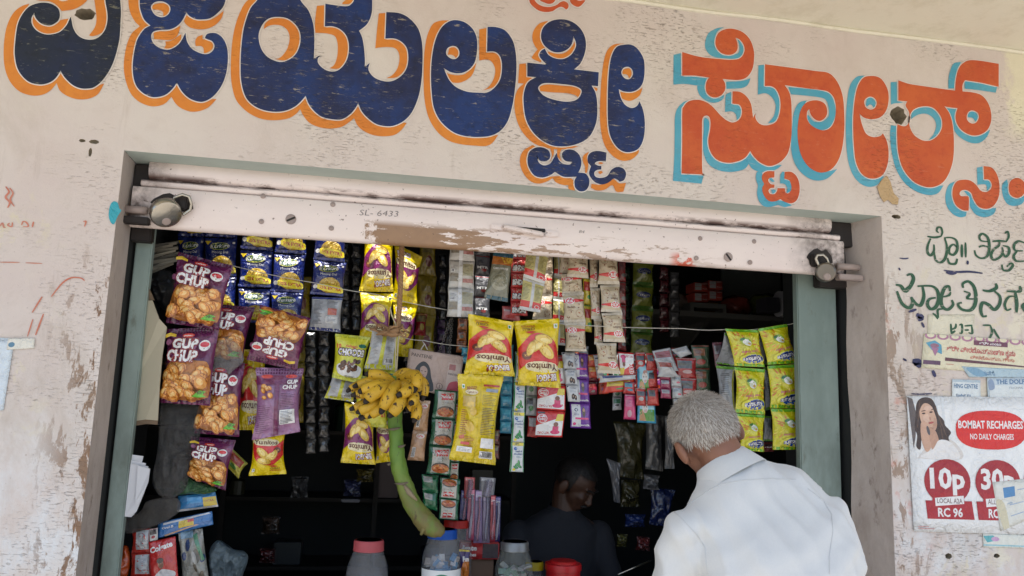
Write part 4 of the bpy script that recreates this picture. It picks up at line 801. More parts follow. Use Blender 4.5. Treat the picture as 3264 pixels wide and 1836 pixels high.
padlock('round steel padlock hanging tilted at the left end of the shutter rail', 'a', 1250, 155, .047, 38, 32, STL, [(.012, .012, .030), (.022, 0, .050), (.045, -.005, .060), (.064, 0, .056), (.070, .012, .036), (.066, .02, .018), (.048, .012, .0)])
padlock('round dark steel padlock hanging at the right end of the shutter rail', 'c', 1078, 606, .036, 8, -28, STD, [(-.022, .005, .024), (-.034, .005, .048), (-.030, 0, .060), (-.010, -.004, .062), (.004, -.004, .05), (.013, .0, .032), (.014, .008, .018)])

# ------------------------------------------------------------------ posters and paper on the wall
def wsheet(name, label, cat, spec, Y, D, group=None, **kw):
    return tag(packet(name, quad(spec, Y), D, T=0, nu=8, nv=8, rough=.45, step=.00004, wr=0, **kw), label, cat, group)
PW = (.80, .82, .83); CR = (.36, .012, .025)
d = Design(100, 101, PW); SKN = (.62, .40, .29); HAIR = (.05, .03, .028)
for x0, x1, cc in ((15, 17, (.66, .70, .74)), (20, 22, (.62, .66, .70)), (25, 27, (.68, .72, .75))): d.rect(cc, x0, 1, x1, 34)
d.poly((.12, .10, .10), [(0, 0), (4, 2), (6, 12), (5, 30), (3, 40)])
d.poly((.68, .65, .62), [(6, 46), (13, 38), (24, 32), (34, 35), (38, 47), (6, 47)], True)
d.poly(HAIR, [(5.5, 16), (7, 5), (12, 0.8), (18, 2), (21, 8), (22, 13), (26, 18), (27, 22), (31, 27), (29, 31), (30, 36), (26, 37), (24, 41), (20, 37), (18, 30), (10, 30), (8, 40), (5, 38), (6, 30), (4.5, 24)], True)
for q in ((20, 8, 24, 22), (22, 14, 27, 30), (9, 3, 6, 24), (23, 22, 25, 38)): d.poly((.11, .065, .05), [(q[0], q[1]), (q[0] + .7, q[1]), (q[2] + .9, q[3]), (q[2], q[3])])
d.poly(SKN, [(8.5, 12), (12, 5.5), (17, 7), (20, 14), (21, 21), (19, 26), (14, 26), (10, 21)], True)
d.poly((.52, .31, .22), [(13, 24), (19, 25), (22, 36), (18, 42), (15, 36)], True); d.poly((.58, .36, .26), [(9, 21), (12, 19), (15, 23), (14.5, 31), (16, 38), (12, 42), (9, 33)], True)
d.poly((.78, .77, .76), [(8, 46), (17, 40), (22, 33), (31, 35), (36, 47)], True); d.ell((.10, .09, .10), 14.3, 26, 1.1, 3.6, -.2)
for x, y in ((11.5, 13), (17, 12)): d.ell((.05, .03, .03), x, y, 1.3, .65, -.15, 8); d.ell((.06, .03, .03), x, y - 1.9, 1.8, .35, -.2, 8)
d.ell((.68, .46, .35), 13.5, 16.5, 2.6, 3.4, -.1, 12); d.ell((.70, .48, .38), 15, 9, 3.2, 1.8, -.1, 12); d.poly((.50, .30, .22), [(19.5, 16), (21, 21), (19, 25.5), (17.5, 24.5)], True); d.ell((.46, .25, .18), 16, 16.8, .6, 1.6, -.1, 8); d.ell((.45, .10, .10), 16.6, 20, 2.1, .8, -.25, 10)
d.ell((.68, .020, .018), 61, 25, 26.5, 14.6, .0, 30, .8); d.text(WHI, 'BOMBAT RECHARGES', 61, 21, 5.4, 49, bold=.03); d.text(WHI, 'NO DAILY CHARGES', 61.5, 30, 4, 33, bold=.02)
for x0, big, sm, rc in ((9.5, '10p', 'LOCAL A2A', 'RC 96'), (47.5, '30p', 'ALL LOCAL', 'RC 106'), (84, '20p', 'STD', 'RC 206')):
    d.ell(CR, x0 + 17, 64, 17.2, 16.8, 0, 30); d.poly((.40, .012, .025), [(x0, 78), (x0 + 5, 78), (x0 + 6, 72), (x0 + 28, 72), (x0 + 29, 78), (x0 + 34.5, 78), (x0 + 36, 91.4), (x0 + 1, 91.4)])
    if x0 > 80: d.text(WHI, '2', x0 + 6, 61, 13, 7, bold=.03); continue
    d.text(WHI, big, x0 + 17, 61.5, 14, 26, bold=.035); d.poly(WHI, [(x0 + 7, 76), (x0 + 28.5, 74), (x0 + 28.7, 80), (x0 + 7.3, 82)]); d.text((.22, .15, .15), sm, x0 + 18, 78, 3.4, 19, bold=.02); d.text(WHI, rc, x0 + 18, 86.5, 6, 18.5, bold=.03)
d.lines((.6, .3, .3), 3, 97, 16, 2, 1.4, .5)
wsheet('recharge_poster', 'white poster with woman on a phone and red BOMBAT RECHARGES oval', 'poster', 'f 1690,92 2700,100 2740,1140 1745,1112', -.0060, d)
d = Design(100, 60, (.72, .68, .50)); r = random.Random(5); MG = (.42, .20, .30)
for k in range(9): d.ell(MG, 6 + k * 11, 3, 5.2, 6, 0, 14); d.ell((.72, .68, .50), 6 + k * 11, 2, 3.4, 4, 0, 12)
d.rect((.16, .05, .09), 45, 6, 76, 14); d.text(WHI, 'ಶ್ರೀ ಮಂಜು', 60, 10, 4, 20)
d.poly((.10, .34, .50), [(2, 16), (10, 11), (16, 18), (17, 34), (8, 28)]); d.ell((.30, .15, .22), 10, 20, 4, 4); d.poly((.38, .18, .30), [(7, 23), (14, 24), (11, 38)]); d.rect((.12, .06, .12), 1, 46, 16, 53)
d.text((.55, .12, .12), 'ಶ್ರೀ ವೀರಬೊಮ್ಮಣ್ಣ ಕೃಪಾ', 52, 24, 8, 62, rot=.03); d.text((.60, .18, .12), 'ವೀರಬೊಮ್ಮ, ಗೀತಾ', 62, 36, 5, 40, rot=.03); d.poly((.12, .04, .06), [(20, 39), (92, 45), (92, 47), (20, 45)]); d.lines((.5, .2, .15), 21, 50, 32, 1, 3, 1)
wsheet('torn_notice', 'torn cream notice with red Kannada writing above the white poster', 'notice', 'M 350,925 1190,985 1200,1250 330,1190', -.0030, d)
d = Design(100, 62, (.50, .60, .68)); d.rect((.66, .72, .74), 4, 16, 96, 60); d.text((.10, .20, .36), 'THE DOLPHIN', 55, 9, 9, 76, bold=.03); d.text((.3, .35, .4), 'TEACHING CENTRE', 66, 22, 4, 50); d.poly((.26, .34, .48), [(2, 8), (10, 4), (14, 22), (4, 26)], True); d.ell((.72, .74, .75), 80, 58, 30, 14)
wsheet('blue_notice', 'blue notice with a dark serif heading pasted above the poster, right one', 'notice', 'M 835,1265 1235,1262 1240,1490 845,1492', -.0045, d)
d = Design(100, 62, (.68, .74, .76)); d.rect((.45, .55, .62), 0, 0, 100, 6); d.text((.12, .22, .36), 'HING CENTRE', 48, 16, 10, 84, bold=.03); d.text((.10, .2, .36), 'ಕೋಚಿಂಗ್, BDR', 40, 40, 7, 52); d.ell((.12, .34, .50), 88, 54, 12, 9); d.lines((.1, .2, .4), 10, 55, 50, 1, 3, 2)
wsheet('blue_notice', 'small pale notice with blue heading pasted above the poster, left one', 'notice', 'M 568,1278 785,1285 788,1480 565,1470', -.0043, d)
d = Design(100, 20, (.42, .56, .64)); d.poly((.20, .36, .50), [(4, 4), (20, 2), (30, 16), (12, 18)], True); d.text((.12, .24, .40), 'ಸಂಸ್ಥೆ', 34, 12, 8, 16)
wsheet('torn_strip', 'torn pale blue paper strip between the cream notice and the blue notices', 'paper strip', 'M 640,1178 1190,1205 1190,1262 700,1262', -.0038, d)
d = Design(100, 100, (.70, .66, .52)); wsheet('paper_patch', 'blank cream paper patch behind the faded green lettering', 'paper', 'M 380,782 742,778 735,930 376,938', -.0010, d)
d = Design(100, 100, (.70, .71, .66)); d.rect((.08, .25, .50), 22, 14, 50, 36); d.text((.25, .38, .55), 'ಶ್ರೀ', 35, 50, 5, 14); d.lines((.35, .45, .6), 56, 22, 94, 1, 16, 2); d.lines((.35, .45, .6), 34, 52, 94, 1, 16, 2); d.lines((.35, .45, .6), 34, 76, 94, 1, 16, 2); d.poly((.62, .58, .42), [(0, 40), (20, 46), (26, 100), (10, 100)], True)
wsheet('torn_bill', 'torn cream bill with blue print pasted over the poster edge', 'bill', 'P 552,905 800,878 790,1110 600,1190', -.0085, d)
d = Design(100, 30, (.70, .72, .66)); d.poly((.10, .40, .45), [(0, 6), (20, 4), (30, 14), (8, 20)]); d.ell((.55, .35, .55), 24, 12, 8, 5); d.rect((.30, .55, .62), 0, 24, 100, 27)
wsheet('paper_scrap', 'pasted paper scrap with pink and blue print below the white poster', 'paper', 'P 495,1200 790,1210 790,1290 500,1280', -.0030, d)
d = Design(40, 100, (.62, .70, .76)); d.rect((.25, .40, .58), 0, 8, 14, 30); d.lines((.3, .4, .55), 1, 34, 18, 8, 6, 1.5)
wsheet('paper_notice', 'pale blue white paper notice cropped at the left edge of the wall', 'notice', 'a -200,1090 110,1105 d 25,200 -200,210', -.0030, d)
d = Design(100, 60, (.72, .70, .62)); d.ell((.10, .22, .32), 16, 34, 12, 14)
wsheet('tape_patch', 'cream tape patch holding the corner of the paper at the left edge', 'tape', 'a 60,1105 262,1103 258,1180 50,1190', -.0042, d)
TAN = gm((.50, .34, .17), .5); m = MB()
P, cr = pts('J 330,1075 375,1035 405,1090 430,1180 472,1225 465,1275 420,1272 385,1235 350,1255 320,1210 295,1130'); m.poly([[p + (0, -.0042, 0) for p in P]], 0, .001); tag(m.build('tape_scrap', TAN), 'torn tan tape scrap below the tall red letter', 'tape')
m = MB(); P, cr = pts('a 835,100 860,72 890,85 905,130 918,140 890,185 862,245 835,225 822,170'); m.poly([smooth_loop([p + (0, -.0032, 0) for p in P], [False] * 9, 3)], 0, .001); tag(m.build('sticker_scrap', gm((.02, .34, .42), .4)), 'turquoise sticker scrap at the left corner of the opening', 'sticker')

# ------------------------------------------------------------------ inside the shop: shelves and goods at the back
WOOD = flat('dark_wood', (.025, .018, .013), .7, .4, 30, .4, stretch=(1, 1, 4)); SHE = flat('grey_shelf', (.10, .10, .09), .7)  # wood darkened to imitate the shade inside the shop
def crate(name, label, cat, c, spec_tl, spec_br, Y, dep, D, group=None):
    p, q = at(c, *spec_tl, Y), at(c, *spec_br, Y); o = thing(name, label, cat, (float((p[0] + q[0]) / 2), Y, float(q[2])), group)
    m = MB(); m.box((p[0], Y, q[2]), (q[0], Y + dep, p[2]), 0, .003); m.build('carton', gm(D.base, .6, 0, False), o)
    packet('printed_face', [np.array((p[0] + .002, Y - .001, p[2] - .002)), np.array((q[0] - .002, Y - .001, p[2] - .002)), np.array((q[0] - .002, Y - .001, q[2] + .002)), np.array((p[0] + .002, Y - .001, q[2] + .002))], D, T=0, parent=o, wr=0, nu=2, nv=2, rough=.5)
    return o
sh = thing('wall_shelf', 'dim grey wall shelf across the upper back of the shop', 'shelf', (1.2, 1.7, 1.9))
zsh = float(at('c', 200, 905, 1.6)[2]); m = MB(); m.box((.9, 1.6, zsh - .03), (2.95, 2.29, zsh), 0, .004); m.build('shelf_board', SHE, sh)
for x in (1.0, 1.9, 2.8):
    m = MB(); m.add([(x, 2.29, zsh - .03), (x, 2.29, zsh - .25), (x, 1.75, zsh - .03), (x + .02, 2.29, zsh - .03), (x + .02, 2.29, zsh - .25), (x + .02, 1.75, zsh - .03)], [(0, 1, 2), (5, 4, 3), (0, 3, 4, 1), (1, 4, 5, 2), (2, 5, 3, 0)]); m.build('bracket', SHE, sh)
dr = Design(100, 110, (.42, .05, .03)); dr.rect((.35, .35, .35), 4, 8, 52, 100); dr.rect((.42, .05, .03), 4, 52, 52, 58); dr.lines((.15, .15, .15), 8, 16, 48, 6, 5, 2); dr.poly((.5, .3, .3), [(58, 10), (96, 4), (96, 12), (58, 20)]); dr.text((.5, .45, .45), 'Red', 76, 80, 12, 30, bold=.02)
for k, (x0, x1) in enumerate(((86, 192), (196, 302))):
    for j, (y0, y1) in enumerate(((680, 752), (757, 832))):
        crate('carton', 'red and white carton, %s %s one of four stacked by the back shelf' % (('upper', 'lower')[j], ('left', 'right')[k]), 'carton', 'c', (x0, y0 - k * 14), (x1, y1 - k * 14), 1.62, .12, dr, 'red and white cartons at the back')
CRD = thing('carton_ledge', 'narrow dim ledge carrying the red and white cartons', 'shelf', tuple(at('c', 195, 850, 1.7))); zz_ = float(at('c', 195, 838, 1.62)[2]) 
a_ = at('c', 60, 838, 1.6); b_ = at('c', 330, 838, 1.6); m = MB(); m.box((a_[0], 1.6, zz_ - .03), (b_[0], 1.9, zz_ - .004), 0, .002); m.build('ledge_board', SHE, CRD)
m = MB(); m.box((b_[0] - .02, 1.6, zsh), (b_[0] + .0, 1.9, zz_ - .03)); m.box((a_[0], 1.6, zsh), (a_[0] + .02, 1.9, zz_ - .03)); m.build('ledge_support', SHE, CRD)
# pale board standing at the back right
a_ = at('c', 300, 610, 2.2); b_ = at('c', 745, 880, 2.2); m = MB(); m.box((a_[0], 2.2, zsh), (b_[0], 2.23, a_[2] + .3), 0, .003); tag(m.build('display_board', flat('grey_board', (.20, .215, .205), .8)), 'pale grey board standing against the back wall above the shelf', 'board')
PLS = flat('milky_plastic', (.42, .43, .45), .3, .5, 20, .3)
def roll(label, c, x0, x1, y, r, Y):
    p, q = at(c, x0, y, Y), at(c, x1, y, Y); m = MB(); m.lathe([(0, 0), (r * .3, 0), (r, .001), (r, q[0] - p[0] - .001), (0, q[0] - p[0])], (p[0], Y, p[2]), 24, 0, 'X'); o = m.build('film_roll', PLS); fix_normals(o); auto_smooth(o); tag(o, label, 'plastic roll', 'plastic rolls on the back shelf')
roll('fat milky plastic roll lying at the right end of the back shelf', 'c', 720, 870, 845, .068, 1.3)
m = MB(); p = at('c', 700, 850, 1.3); m.box((p[0] - .08, 1.25, p[2] - .045), (p[0] - .0, 1.36, p[2] + .03), 0, .004); tag(m.build('small_carton', flat('dark_carton', (.03, .03, .035), .6)), 'small black carton left of the fat plastic roll', 'carton')
lr = random.Random(12)
for k in range(9):
    c_ = lr.choice(((.25, .04, .03), (.10, .11, .03), (.04, .06, .12), (.14, .12, .10), (.20, .10, .03))); x = .95 + k * .19; h = lr.uniform(.08, .16)
    m = MB(); bmx = bmesh.new(); bmesh.ops.create_icosphere(bmx, subdivisions=3, radius=1)
    for v in bmx.verts:
        nz = 1 + .22 * mnoise.noise(v.co * 2 + Vector((k, 0, 0))); v.co = Vector((x + v.co.x * .10 * nz, 1.78 + v.co.y * .09 * nz, zsh + max(0, h * .5 + v.co.z * h * .5 * nz)))
    m.bm(bmx); o = m.build('goods_bag', gm(c_, .3), None, True); tag(o, '%s bulging bag on the back shelf, number %s from its left end' % (('dark red', 'olive', 'navy', 'dull brown', 'rust')[((.25, .04, .03), (.10, .11, .03), (.04, .06, .12), (.14, .12, .10), (.20, .10, .03)).index(c_)], ('one', 'two', 'three', 'four', 'five', 'six', 'seven', 'eight', 'nine')[k]), 'bag', 'bags on the back shelf')
# tall rack behind, nearly lost in the dark
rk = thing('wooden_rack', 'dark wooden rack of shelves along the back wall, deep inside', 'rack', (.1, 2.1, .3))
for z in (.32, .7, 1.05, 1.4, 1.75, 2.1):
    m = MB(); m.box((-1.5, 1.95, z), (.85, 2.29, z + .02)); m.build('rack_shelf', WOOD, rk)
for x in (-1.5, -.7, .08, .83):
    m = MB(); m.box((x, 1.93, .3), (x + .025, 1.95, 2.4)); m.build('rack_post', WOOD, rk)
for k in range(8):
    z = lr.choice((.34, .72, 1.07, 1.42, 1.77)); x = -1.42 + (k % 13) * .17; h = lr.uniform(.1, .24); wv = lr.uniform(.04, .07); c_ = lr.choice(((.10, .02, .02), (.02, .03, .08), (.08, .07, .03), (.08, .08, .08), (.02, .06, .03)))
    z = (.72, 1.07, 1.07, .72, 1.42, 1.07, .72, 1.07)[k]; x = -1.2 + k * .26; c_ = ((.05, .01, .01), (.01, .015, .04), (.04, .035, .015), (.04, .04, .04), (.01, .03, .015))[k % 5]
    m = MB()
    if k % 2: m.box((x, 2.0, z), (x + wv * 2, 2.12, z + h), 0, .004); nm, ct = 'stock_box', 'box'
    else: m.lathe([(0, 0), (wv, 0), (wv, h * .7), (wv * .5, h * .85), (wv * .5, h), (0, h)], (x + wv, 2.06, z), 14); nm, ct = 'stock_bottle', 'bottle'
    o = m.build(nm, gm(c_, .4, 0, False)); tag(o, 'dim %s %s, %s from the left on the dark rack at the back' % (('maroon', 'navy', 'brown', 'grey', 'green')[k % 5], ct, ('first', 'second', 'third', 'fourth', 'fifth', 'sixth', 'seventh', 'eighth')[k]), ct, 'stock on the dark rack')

# ------------------------------------------------------------------ cords and chain
STR = flat('pale_string', (.55, .52, .45), .8); 
def cord(label, P, r, mat=STR, name='cord', cat='cord'):
    m = MB(); Q = []
    for i in range(len(P) - 1):
        for j in range(8):
            t = j / 8; q = np.array(P[i]) * (1 - t) + np.array(P[i + 1]) * t; q[2] -= .004 * math.sin(math.pi * t); Q.append(q)
    Q.append(P[-1]); m.tube(Q, r, 6); return tag(m.build(name, mat, None, True), label, cat)
YF = .27
cord('thin string sloping behind the navy packets to the silver strip', [at('a', 1160, 470, .36), at('a', 1750, 555, .36), at('a', 2400, 690, .36), at('b', 250, 770, .36), at('b', 800, 890, .36)], .0014)
cord('thin string running from the rope knot past the flat box', [at('b', 445, 1090, .33), at('b', 620, 1120, .33), at('b', 960, 1165, .33)], .0013)
cord('long thin string carrying the green and yellow packets on the right', [at('b', 1300, 975, .30), at('b', 1650, 995, .30), at('c', 0, 1030, .31), at('c', 320, 1038, .31), at('c', 560, 1035, .31), at('c', 790, 1000, .30), at('c', 880, 968, .24)], .0014)
ROPEM = flat('coir_rope', (.38, .22, .11), .9, .8, 160, .4)
rope = thing('coir_rope', 'brown coir rope with a frayed knot holding up the bananas', 'rope', tuple(at('b', 455, 405, .24)))
RP = [at('b', x, y, .235) for x, y in ((462, 330), (456, 420), (452, 560), (446, 700), (440, 840), (432, 960), (428, 1050))]
RQ = []
for i in range(len(RP) - 1):
    for j in range(14): RQ.append(RP[i] + (RP[i + 1] - RP[i]) * j / 14)
for k in range(3):
    m = MB(); m.tube([q + np.array((.0048 * math.cos(i * .75 + k * 2.094), .0048 * math.sin(i * .75 + k * 2.094), 0)) for i, q in enumerate(RQ)], .0052, 6); m.build('rope_strand', ROPEM, rope, True)
m = MB(); r = random.Random(3); pc = at('b', 400, 1050, .228)
for k in range(16):
    a0 = pc + np.array([r.uniform(-.012, .012) for _ in range(3)]); P = [a0]
    for j in range(8): P.append(P[-1] + np.array((r.uniform(-.022, .018), r.uniform(-.008, .008), r.uniform(-.009, .010))))
    m.tube(P, .0038, 5)
P = [at('b', x, y, .225) for x, y in ((430, 1035), (395, 1052), (350, 1045), (300, 1068), (262, 1078))]; m.tube(P, [.011, .012, .010, .007, .002], 7); P = [at('b', x, y, .222) for x, y in ((425, 1070), (380, 1078), (335, 1062), (290, 1075))]; m.tube(P, [.010, .010, .007, .002], 7)
o = m.build('knot', ROPEM, rope, True); o['kind'] = 'stuff'
JUT = flat('jute_twine', (.48, .42, .27), .85)
for k, q in enumerate((((370, 880), (380, 930), (405, 985), (430, 1050)), ((412, 1075), (408, 1200), (410, 1330), (408, 1449)), ((432, 1075), (425, 1200), (418, 1330), (415, 1449)))):
    m = MB(); P = [at('b', x, y, .222) for x, y in q]; m.tube(P, .0026, 6); m.build('twine', JUT, rope, True)
def chain(label, c, P0, P1, Y, n=18, parent=None):
    o = thing('hanging_chain', label, 'chain', tuple(at(c, *P0, Y)), 'chains beside the flat box'); a, b = at(c, *P0, Y), at(c, *P1, Y)
    for k in range(n):
        p = a + (b - a) * (k + .5) / n; L = np.linalg.norm(b - a) / n * .72; Q = []
        for j in range(11):
            t = 2 * math.pi * j / 10; u = math.cos(t) * .0042; v = math.sin(t) * L; Q.append(p + ((u, 0, v) if k % 2 else (0, u, v)))
        m = MB(); m.tube(Q, .0012, 5, 0, False); m.build('chain_link', STD, o, True)
chain('left strand of thin steel chain hanging behind the flat box', 'b', (830, 950), (735, 1215), .42); chain('right strand of thin steel chain hanging behind the flat box', 'b', (838, 950), (815, 1215), .43)

# ------------------------------------------------------------------ hanging snack packets and sachet strips
def strip(name, label, cat, group, items, part='packet', **kw):
    """items: (spec, Y, design, flip, extra)"""
    q0 = quad(items[0][0], items[0][1]); o = thing(name, label, cat, tuple((q0[0] + q0[1]) / 2), group)
    for k, it in enumerate(items):
        spec, Y, D, fl = it[:4]; kk = dict(kw); kk.update(it[4] if len(it) > 4 else {}); kk.setdefault('seed', k + len(label) % 7)
        packet(part, quad(spec, Y), D, flip=fl, parent=o, **kk)
    return o
G1, G2 = D_gup(3), D_gup(8); SN = 'purple snack packets on the left'
strip('snack_strip', 'front strip of two purple puffed snack packets nearest the left jamb', 'snack packets', SN, [('a 1345,450 1760,555 1650,1040 1250,985', .26, G1, 0), ('a 1265,1035 1655,1015 d 1585,165 1210,140', .27, G2, 0)], T=.034, pinch=.03, nu=16, nv=20)
strip('snack_strip', 'second strip of purple puffed snack packets partly behind the front strip', 'snack packets', SN, [('a 1545,835 1925,870 1830,1300 1500,1250', .36, G2, 0), ('a 1520,1270 1850,1290 d 1805,400 1470,370', .35, G1, 0), ('d 1440,395 1780,425 1700,805 1420,700', .34, G2, 0)], T=.032, pinch=.04)
lone('snack_packet', 'upside down purple puffed snack packet hanging right of the others', 'snack packet', SN, 'a 1965,850 2345,950 2240,1345 1860,1265', .32, G1, flip=True, T=.034, pinch=.03, seed=5)
lone('snack_packet', 'lilac back side of a purple snack packet with barcode panel', 'snack packet', SN, 'a 1930,1325 2292,1330 d 2265,360 1900,425', .33, D_gupback(), T=.030, seed=6)
lone('snack_packet', 'red and yellow chips packet below the lilac one, right way up', 'snack packet', 'red and yellow chips packets', 'd 1905,330 2155,345 2160,680 1875,695', .36, D_yum(RED), T=.026, seed=7)
lone('snack_packet', 'dim yellow and red chips packet behind the purple ones', 'snack packet', 'red and yellow chips packets', 'a 1780,1180 2010,1200 d 1995,350 1790,345', .44, D_yum(RED), flip=True, T=.026, seed=8)
lone('snack_packet', 'small crumpled yellow packet tucked beside the red chips packet', 'snack packet', None, 'd 1735,470 1870,600 1800,715 1690,600', .42, D_sach((.50, .44, .05), (.4, .06, .03), (.1, .25, .05)), T=.014, seed=9)
MD = D_moong(2); NV = 'navy fried dal snack strips'
for k, (lab, items) in enumerate((('leftmost navy dal snack strip, mostly behind the purple packet', ['1350,90 1545,90 1548,335 1345,335', '1345,340 1548,340 1540,640 1340,640']), ('second navy dal snack strip from the left', ['1555,80 1800,85 1790,345 1548,335', '1545,345 1792,350 1785,640 1545,630', '1545,640 1785,645 1775,900 1545,890']),
     ('third navy dal snack strip, with a full packet showing 25% EXTRA', ['1825,130 2070,140 2060,445 1820,430', '1815,440 2065,450 2050,725 1800,715', '1800,725 2050,735 2030,990 1790,985']), ('fourth navy dal snack strip from the left', ['2085,150 2330,160 2310,470 2075,455', '2070,470 2310,475 2290,760 2045,750', '2045,755 2290,765 2270,1020 2050,1010']))):
    strip('snack_strip', lab, 'snack packets', NV, [('a ' + q, .50 - .02 * k, MD, 0) for q in items], T=.020, pinch=.03)
strip('snack_strip', 'rightmost navy dal snack strip with a silver back packet below', 'snack packets', NV, [('a 2380,230 2620,240 2600,530 2365,510', .40, MD, 0), ('a 2370,515 2615,535 2590,790 2340,770', .40, MD, 0), ('a 2355,790 2585,800 2570,1060 2330,1040', .40, D_kback(), 0)], T=.020, pinch=.03)
YP = D_yum((.22, .02, .13), 2); YG = 'purple and yellow chips strips by the rope'
strip('snack_strip', 'purple and yellow chips strip hanging upside down left of the rope', 'snack packets', YG, [('b 175,300 400,320 395,755 135,745', .44, YP, 1), ('b 140,755 400,770 360,1150 130,1130', .44, YP, 1)], T=.030)
strip('snack_strip', 'purple and yellow chips strip right way up behind the rope', 'snack packets', YG, [('b 400,390 610,490 570,850 385,830', .47, YP, 0), ('b 390,825 575,850 540,1250 370,1230', .47, YP, 0)], T=.030)
YD = Design(100, 140, (.30, .22, .01)); YD.rect((.2, .15, .02), 20, 40, 80, 60); YD.ell((.16, .03, .02), 60, 90, 20, 20)
strip('snack_strip', 'dim plain yellow strip hanging behind the rope strips', 'snack packets', None, [('b 590,330 720,340 715,640 570,620', .70, YD, 0), ('b 570,620 720,640 715,930 560,910', .70, YD, 0), ('b 560,910 715,930 700,1250 540,1230', .70, YD, 0)], T=.02)
strip('snack_strip', 'dim yellow backs of snack packets behind the purple upside down packet', 'snack packets', None, [('a 2230,640 2350,640 2340,960 2210,960', .56, YD, 0), ('a 2210,960 2340,960 2310,1290 2200,1290', .56, YD, 0), ('a 2200,1290 2310,1290 d 2290,290 2200,300', .56, YD, 0)], T=.02)
YR = D_yum(RED, 4)
lone('snack_packet', 'left of two bright yellow and red chips packets hanging upside down', 'snack packet', 'bright yellow and red chips packets', 'b 958,920 1298,985 1310,1392 925,1375', .24, YR, flip=True, T=.036, pinch=.05, seed=11, nu=16, nv=20)
lone('snack_packet', 'right of two bright yellow and red chips packets hanging upside down', 'snack packet', 'bright yellow and red chips packets', 'b 1297,975 1640,955 e 1655,32 1338,5', .25, YR, flip=True, T=.036, pinch=.04, seed=14, nu=16, nv=20)
lone('snack_packet', 'plain yellow back of a chips packet with barcode, below the red ones', 'snack packet', 'bright yellow and red chips packets', 'b 880,1370 1225,1392 e 1162,612 812,568', .23, D_yumback(), T=.036, pinch=.08, seed=12, nu=16, nv=20)
CH = D_chocos(); CG = 'yellow green cereal packets'
lone('cereal_packet', 'yellow green chocolate cereal packet left of the bananas, right way up', 'cereal packet', CG, 'a 2530,1070 b 222,1095 150,1450 -70,1400', .30, CH, T=.028, pinch=.04, seed=2)
lone('cereal_packet', 'silver and yellow back of a cereal packet beside the jute twine', 'cereal packet', CG, 'b 235,1040 435,1095 405,1345 170,1330', .28, D_chback(), T=.026, pinch=.03, seed=3)
lone('cereal_packet', 'yellow green cereal packet upside down just below the banana bunch', 'cereal packet', CG, 'e 130,-70 360,-20 342,332 85,315', .33, CH, flip=True, T=.026, pinch=.03, seed=4)
lone('cereal_packet', 'small yellow and white packet end under the left cereal packet', 'cereal packet', CG, 'b -65,1390 110,1430 e 90,135 -130,105', .33, D_chback(), T=.020, pinch=.02, seed=6)
lone('cereal_packet', 'cropped yellow green cereal packet behind the first banana hand', 'cereal packet', CG, 'b 175,1335 415,1345 400,1500 170,1500', .34, CH, T=.020, pinch=.02, seed=7)
lone('snack_packet', 'purple and yellow chips packet upside down left of the banana stalk', 'snack packet', 'purple chips packets by the stalk', 'e 25,140 255,190 258,608 -5,592', .34, YP, flip=True, T=.030, seed=2)
lone('snack_packet', 'purple and yellow chips packet mostly behind the green banana stalk', 'snack packet', 'purple chips packets by the stalk', 'e 255,250 420,260 400,580 258,600', .38, YP, T=.026, seed=3)
# sachet strips across the top middle
def ladder(name, label, cat, group, c, TL, TR, BR, BL, n, Ds, Y, flip=0, **kw):
    TL, TR, BR, BL = (np.array(v, float) for v in (TL, TR, BR, BL)); it = []
    for k in range(n):
        a, b = k / n, (k + 1) / n; q = [TL * (1 - a) + BL * a, TR * (1 - a) + BR * a, TR * (1 - b) + BR * b, TL * (1 - b) + BL * b]
        it.append((c + ' ' + ' '.join('%.1f,%.1f' % tuple(v) for v in q), Y + .006 * math.sin(k * 2.1), Ds[k % len(Ds)], flip))
    kw.setdefault('T', .009); kw.setdefault('pinch', .03); kw.setdefault('nu', 8); kw.setdefault('nv', 10)
    return strip(name, label, cat, group, it, 'sachet', **kw)
SG = 'sachet strips hung across the middle'
ladder('sachet_strip', 'silver and olive foil sachet strip right of the dark gap', 'sachet strip', SG, 'b', (822, 300), (1010, 310), (1000, 948), (795, 940), 3, [D_silver(1), D_silver(2)], .34, rough=.22)
ladder('sachet_strip', 'dark grey and red sachet strip behind the silver strip', 'sachet strip', SG, 'b', (1015, 320), (1125, 330), (1120, 950), (1000, 940), 4, [D_sach((.09, .09, .10), (.12, .12, .13), (.30, .02, .02), 'MTR', 3)], .46)
lone('spice_packet', 'dark CUMIN POWDER packet with orange top hanging among the sachets', 'spice packet', None, 'b 1150,450 1300,470 1255,832 1075,800', .33, D_cumin(), T=.020, pinch=.04, seed=4)
ladder('sachet_strip', 'red sachet strip with white slanted lettering between the cumin packet and the striped backs', 'sachet strip', SG, 'b', (1282, 400), (1400, 405), (1405, 935), (1275, 930), 5, [D_bindas(1), D_bindas(2)], .37)
ladder('sachet_strip', 'pair of small pink sachets at the foot of the red strip', 'sachet strip', SG, 'b', (1212, 860), (1350, 870), (1350, 975), (1210, 960), 1, [D_sach((.50, .12, .12), (.5, .35, .35), (.5, .03, .03), '', 2)], .40)
ladder('sachet_strip', 'two sachet backs with a white stripe between red and cream panels', 'sachet strip', SG, 'b', (1400, 400), (1565, 480), (1500, 912), (1342, 885), 2, [D_rback(1), D_rback(2)], .31)
ladder('sachet_strip', 'dim beige almond sachet strip behind the striped backs', 'sachet strip', SG, 'b', (1530, 430), (1600, 435), (1590, 965), (1440, 960), 3, [D_mtr(5)], .44)
MT = [D_mtr(k) for k in range(3)]
ladder('sachet_strip', 'dim yellow and red sachet strip left of the beige almond strips', 'sachet strip', SG, 'b', (1605, 460), (1665, 470), (1690, 1160), (1590, 1150), 4, [D_rback(3)], .46)
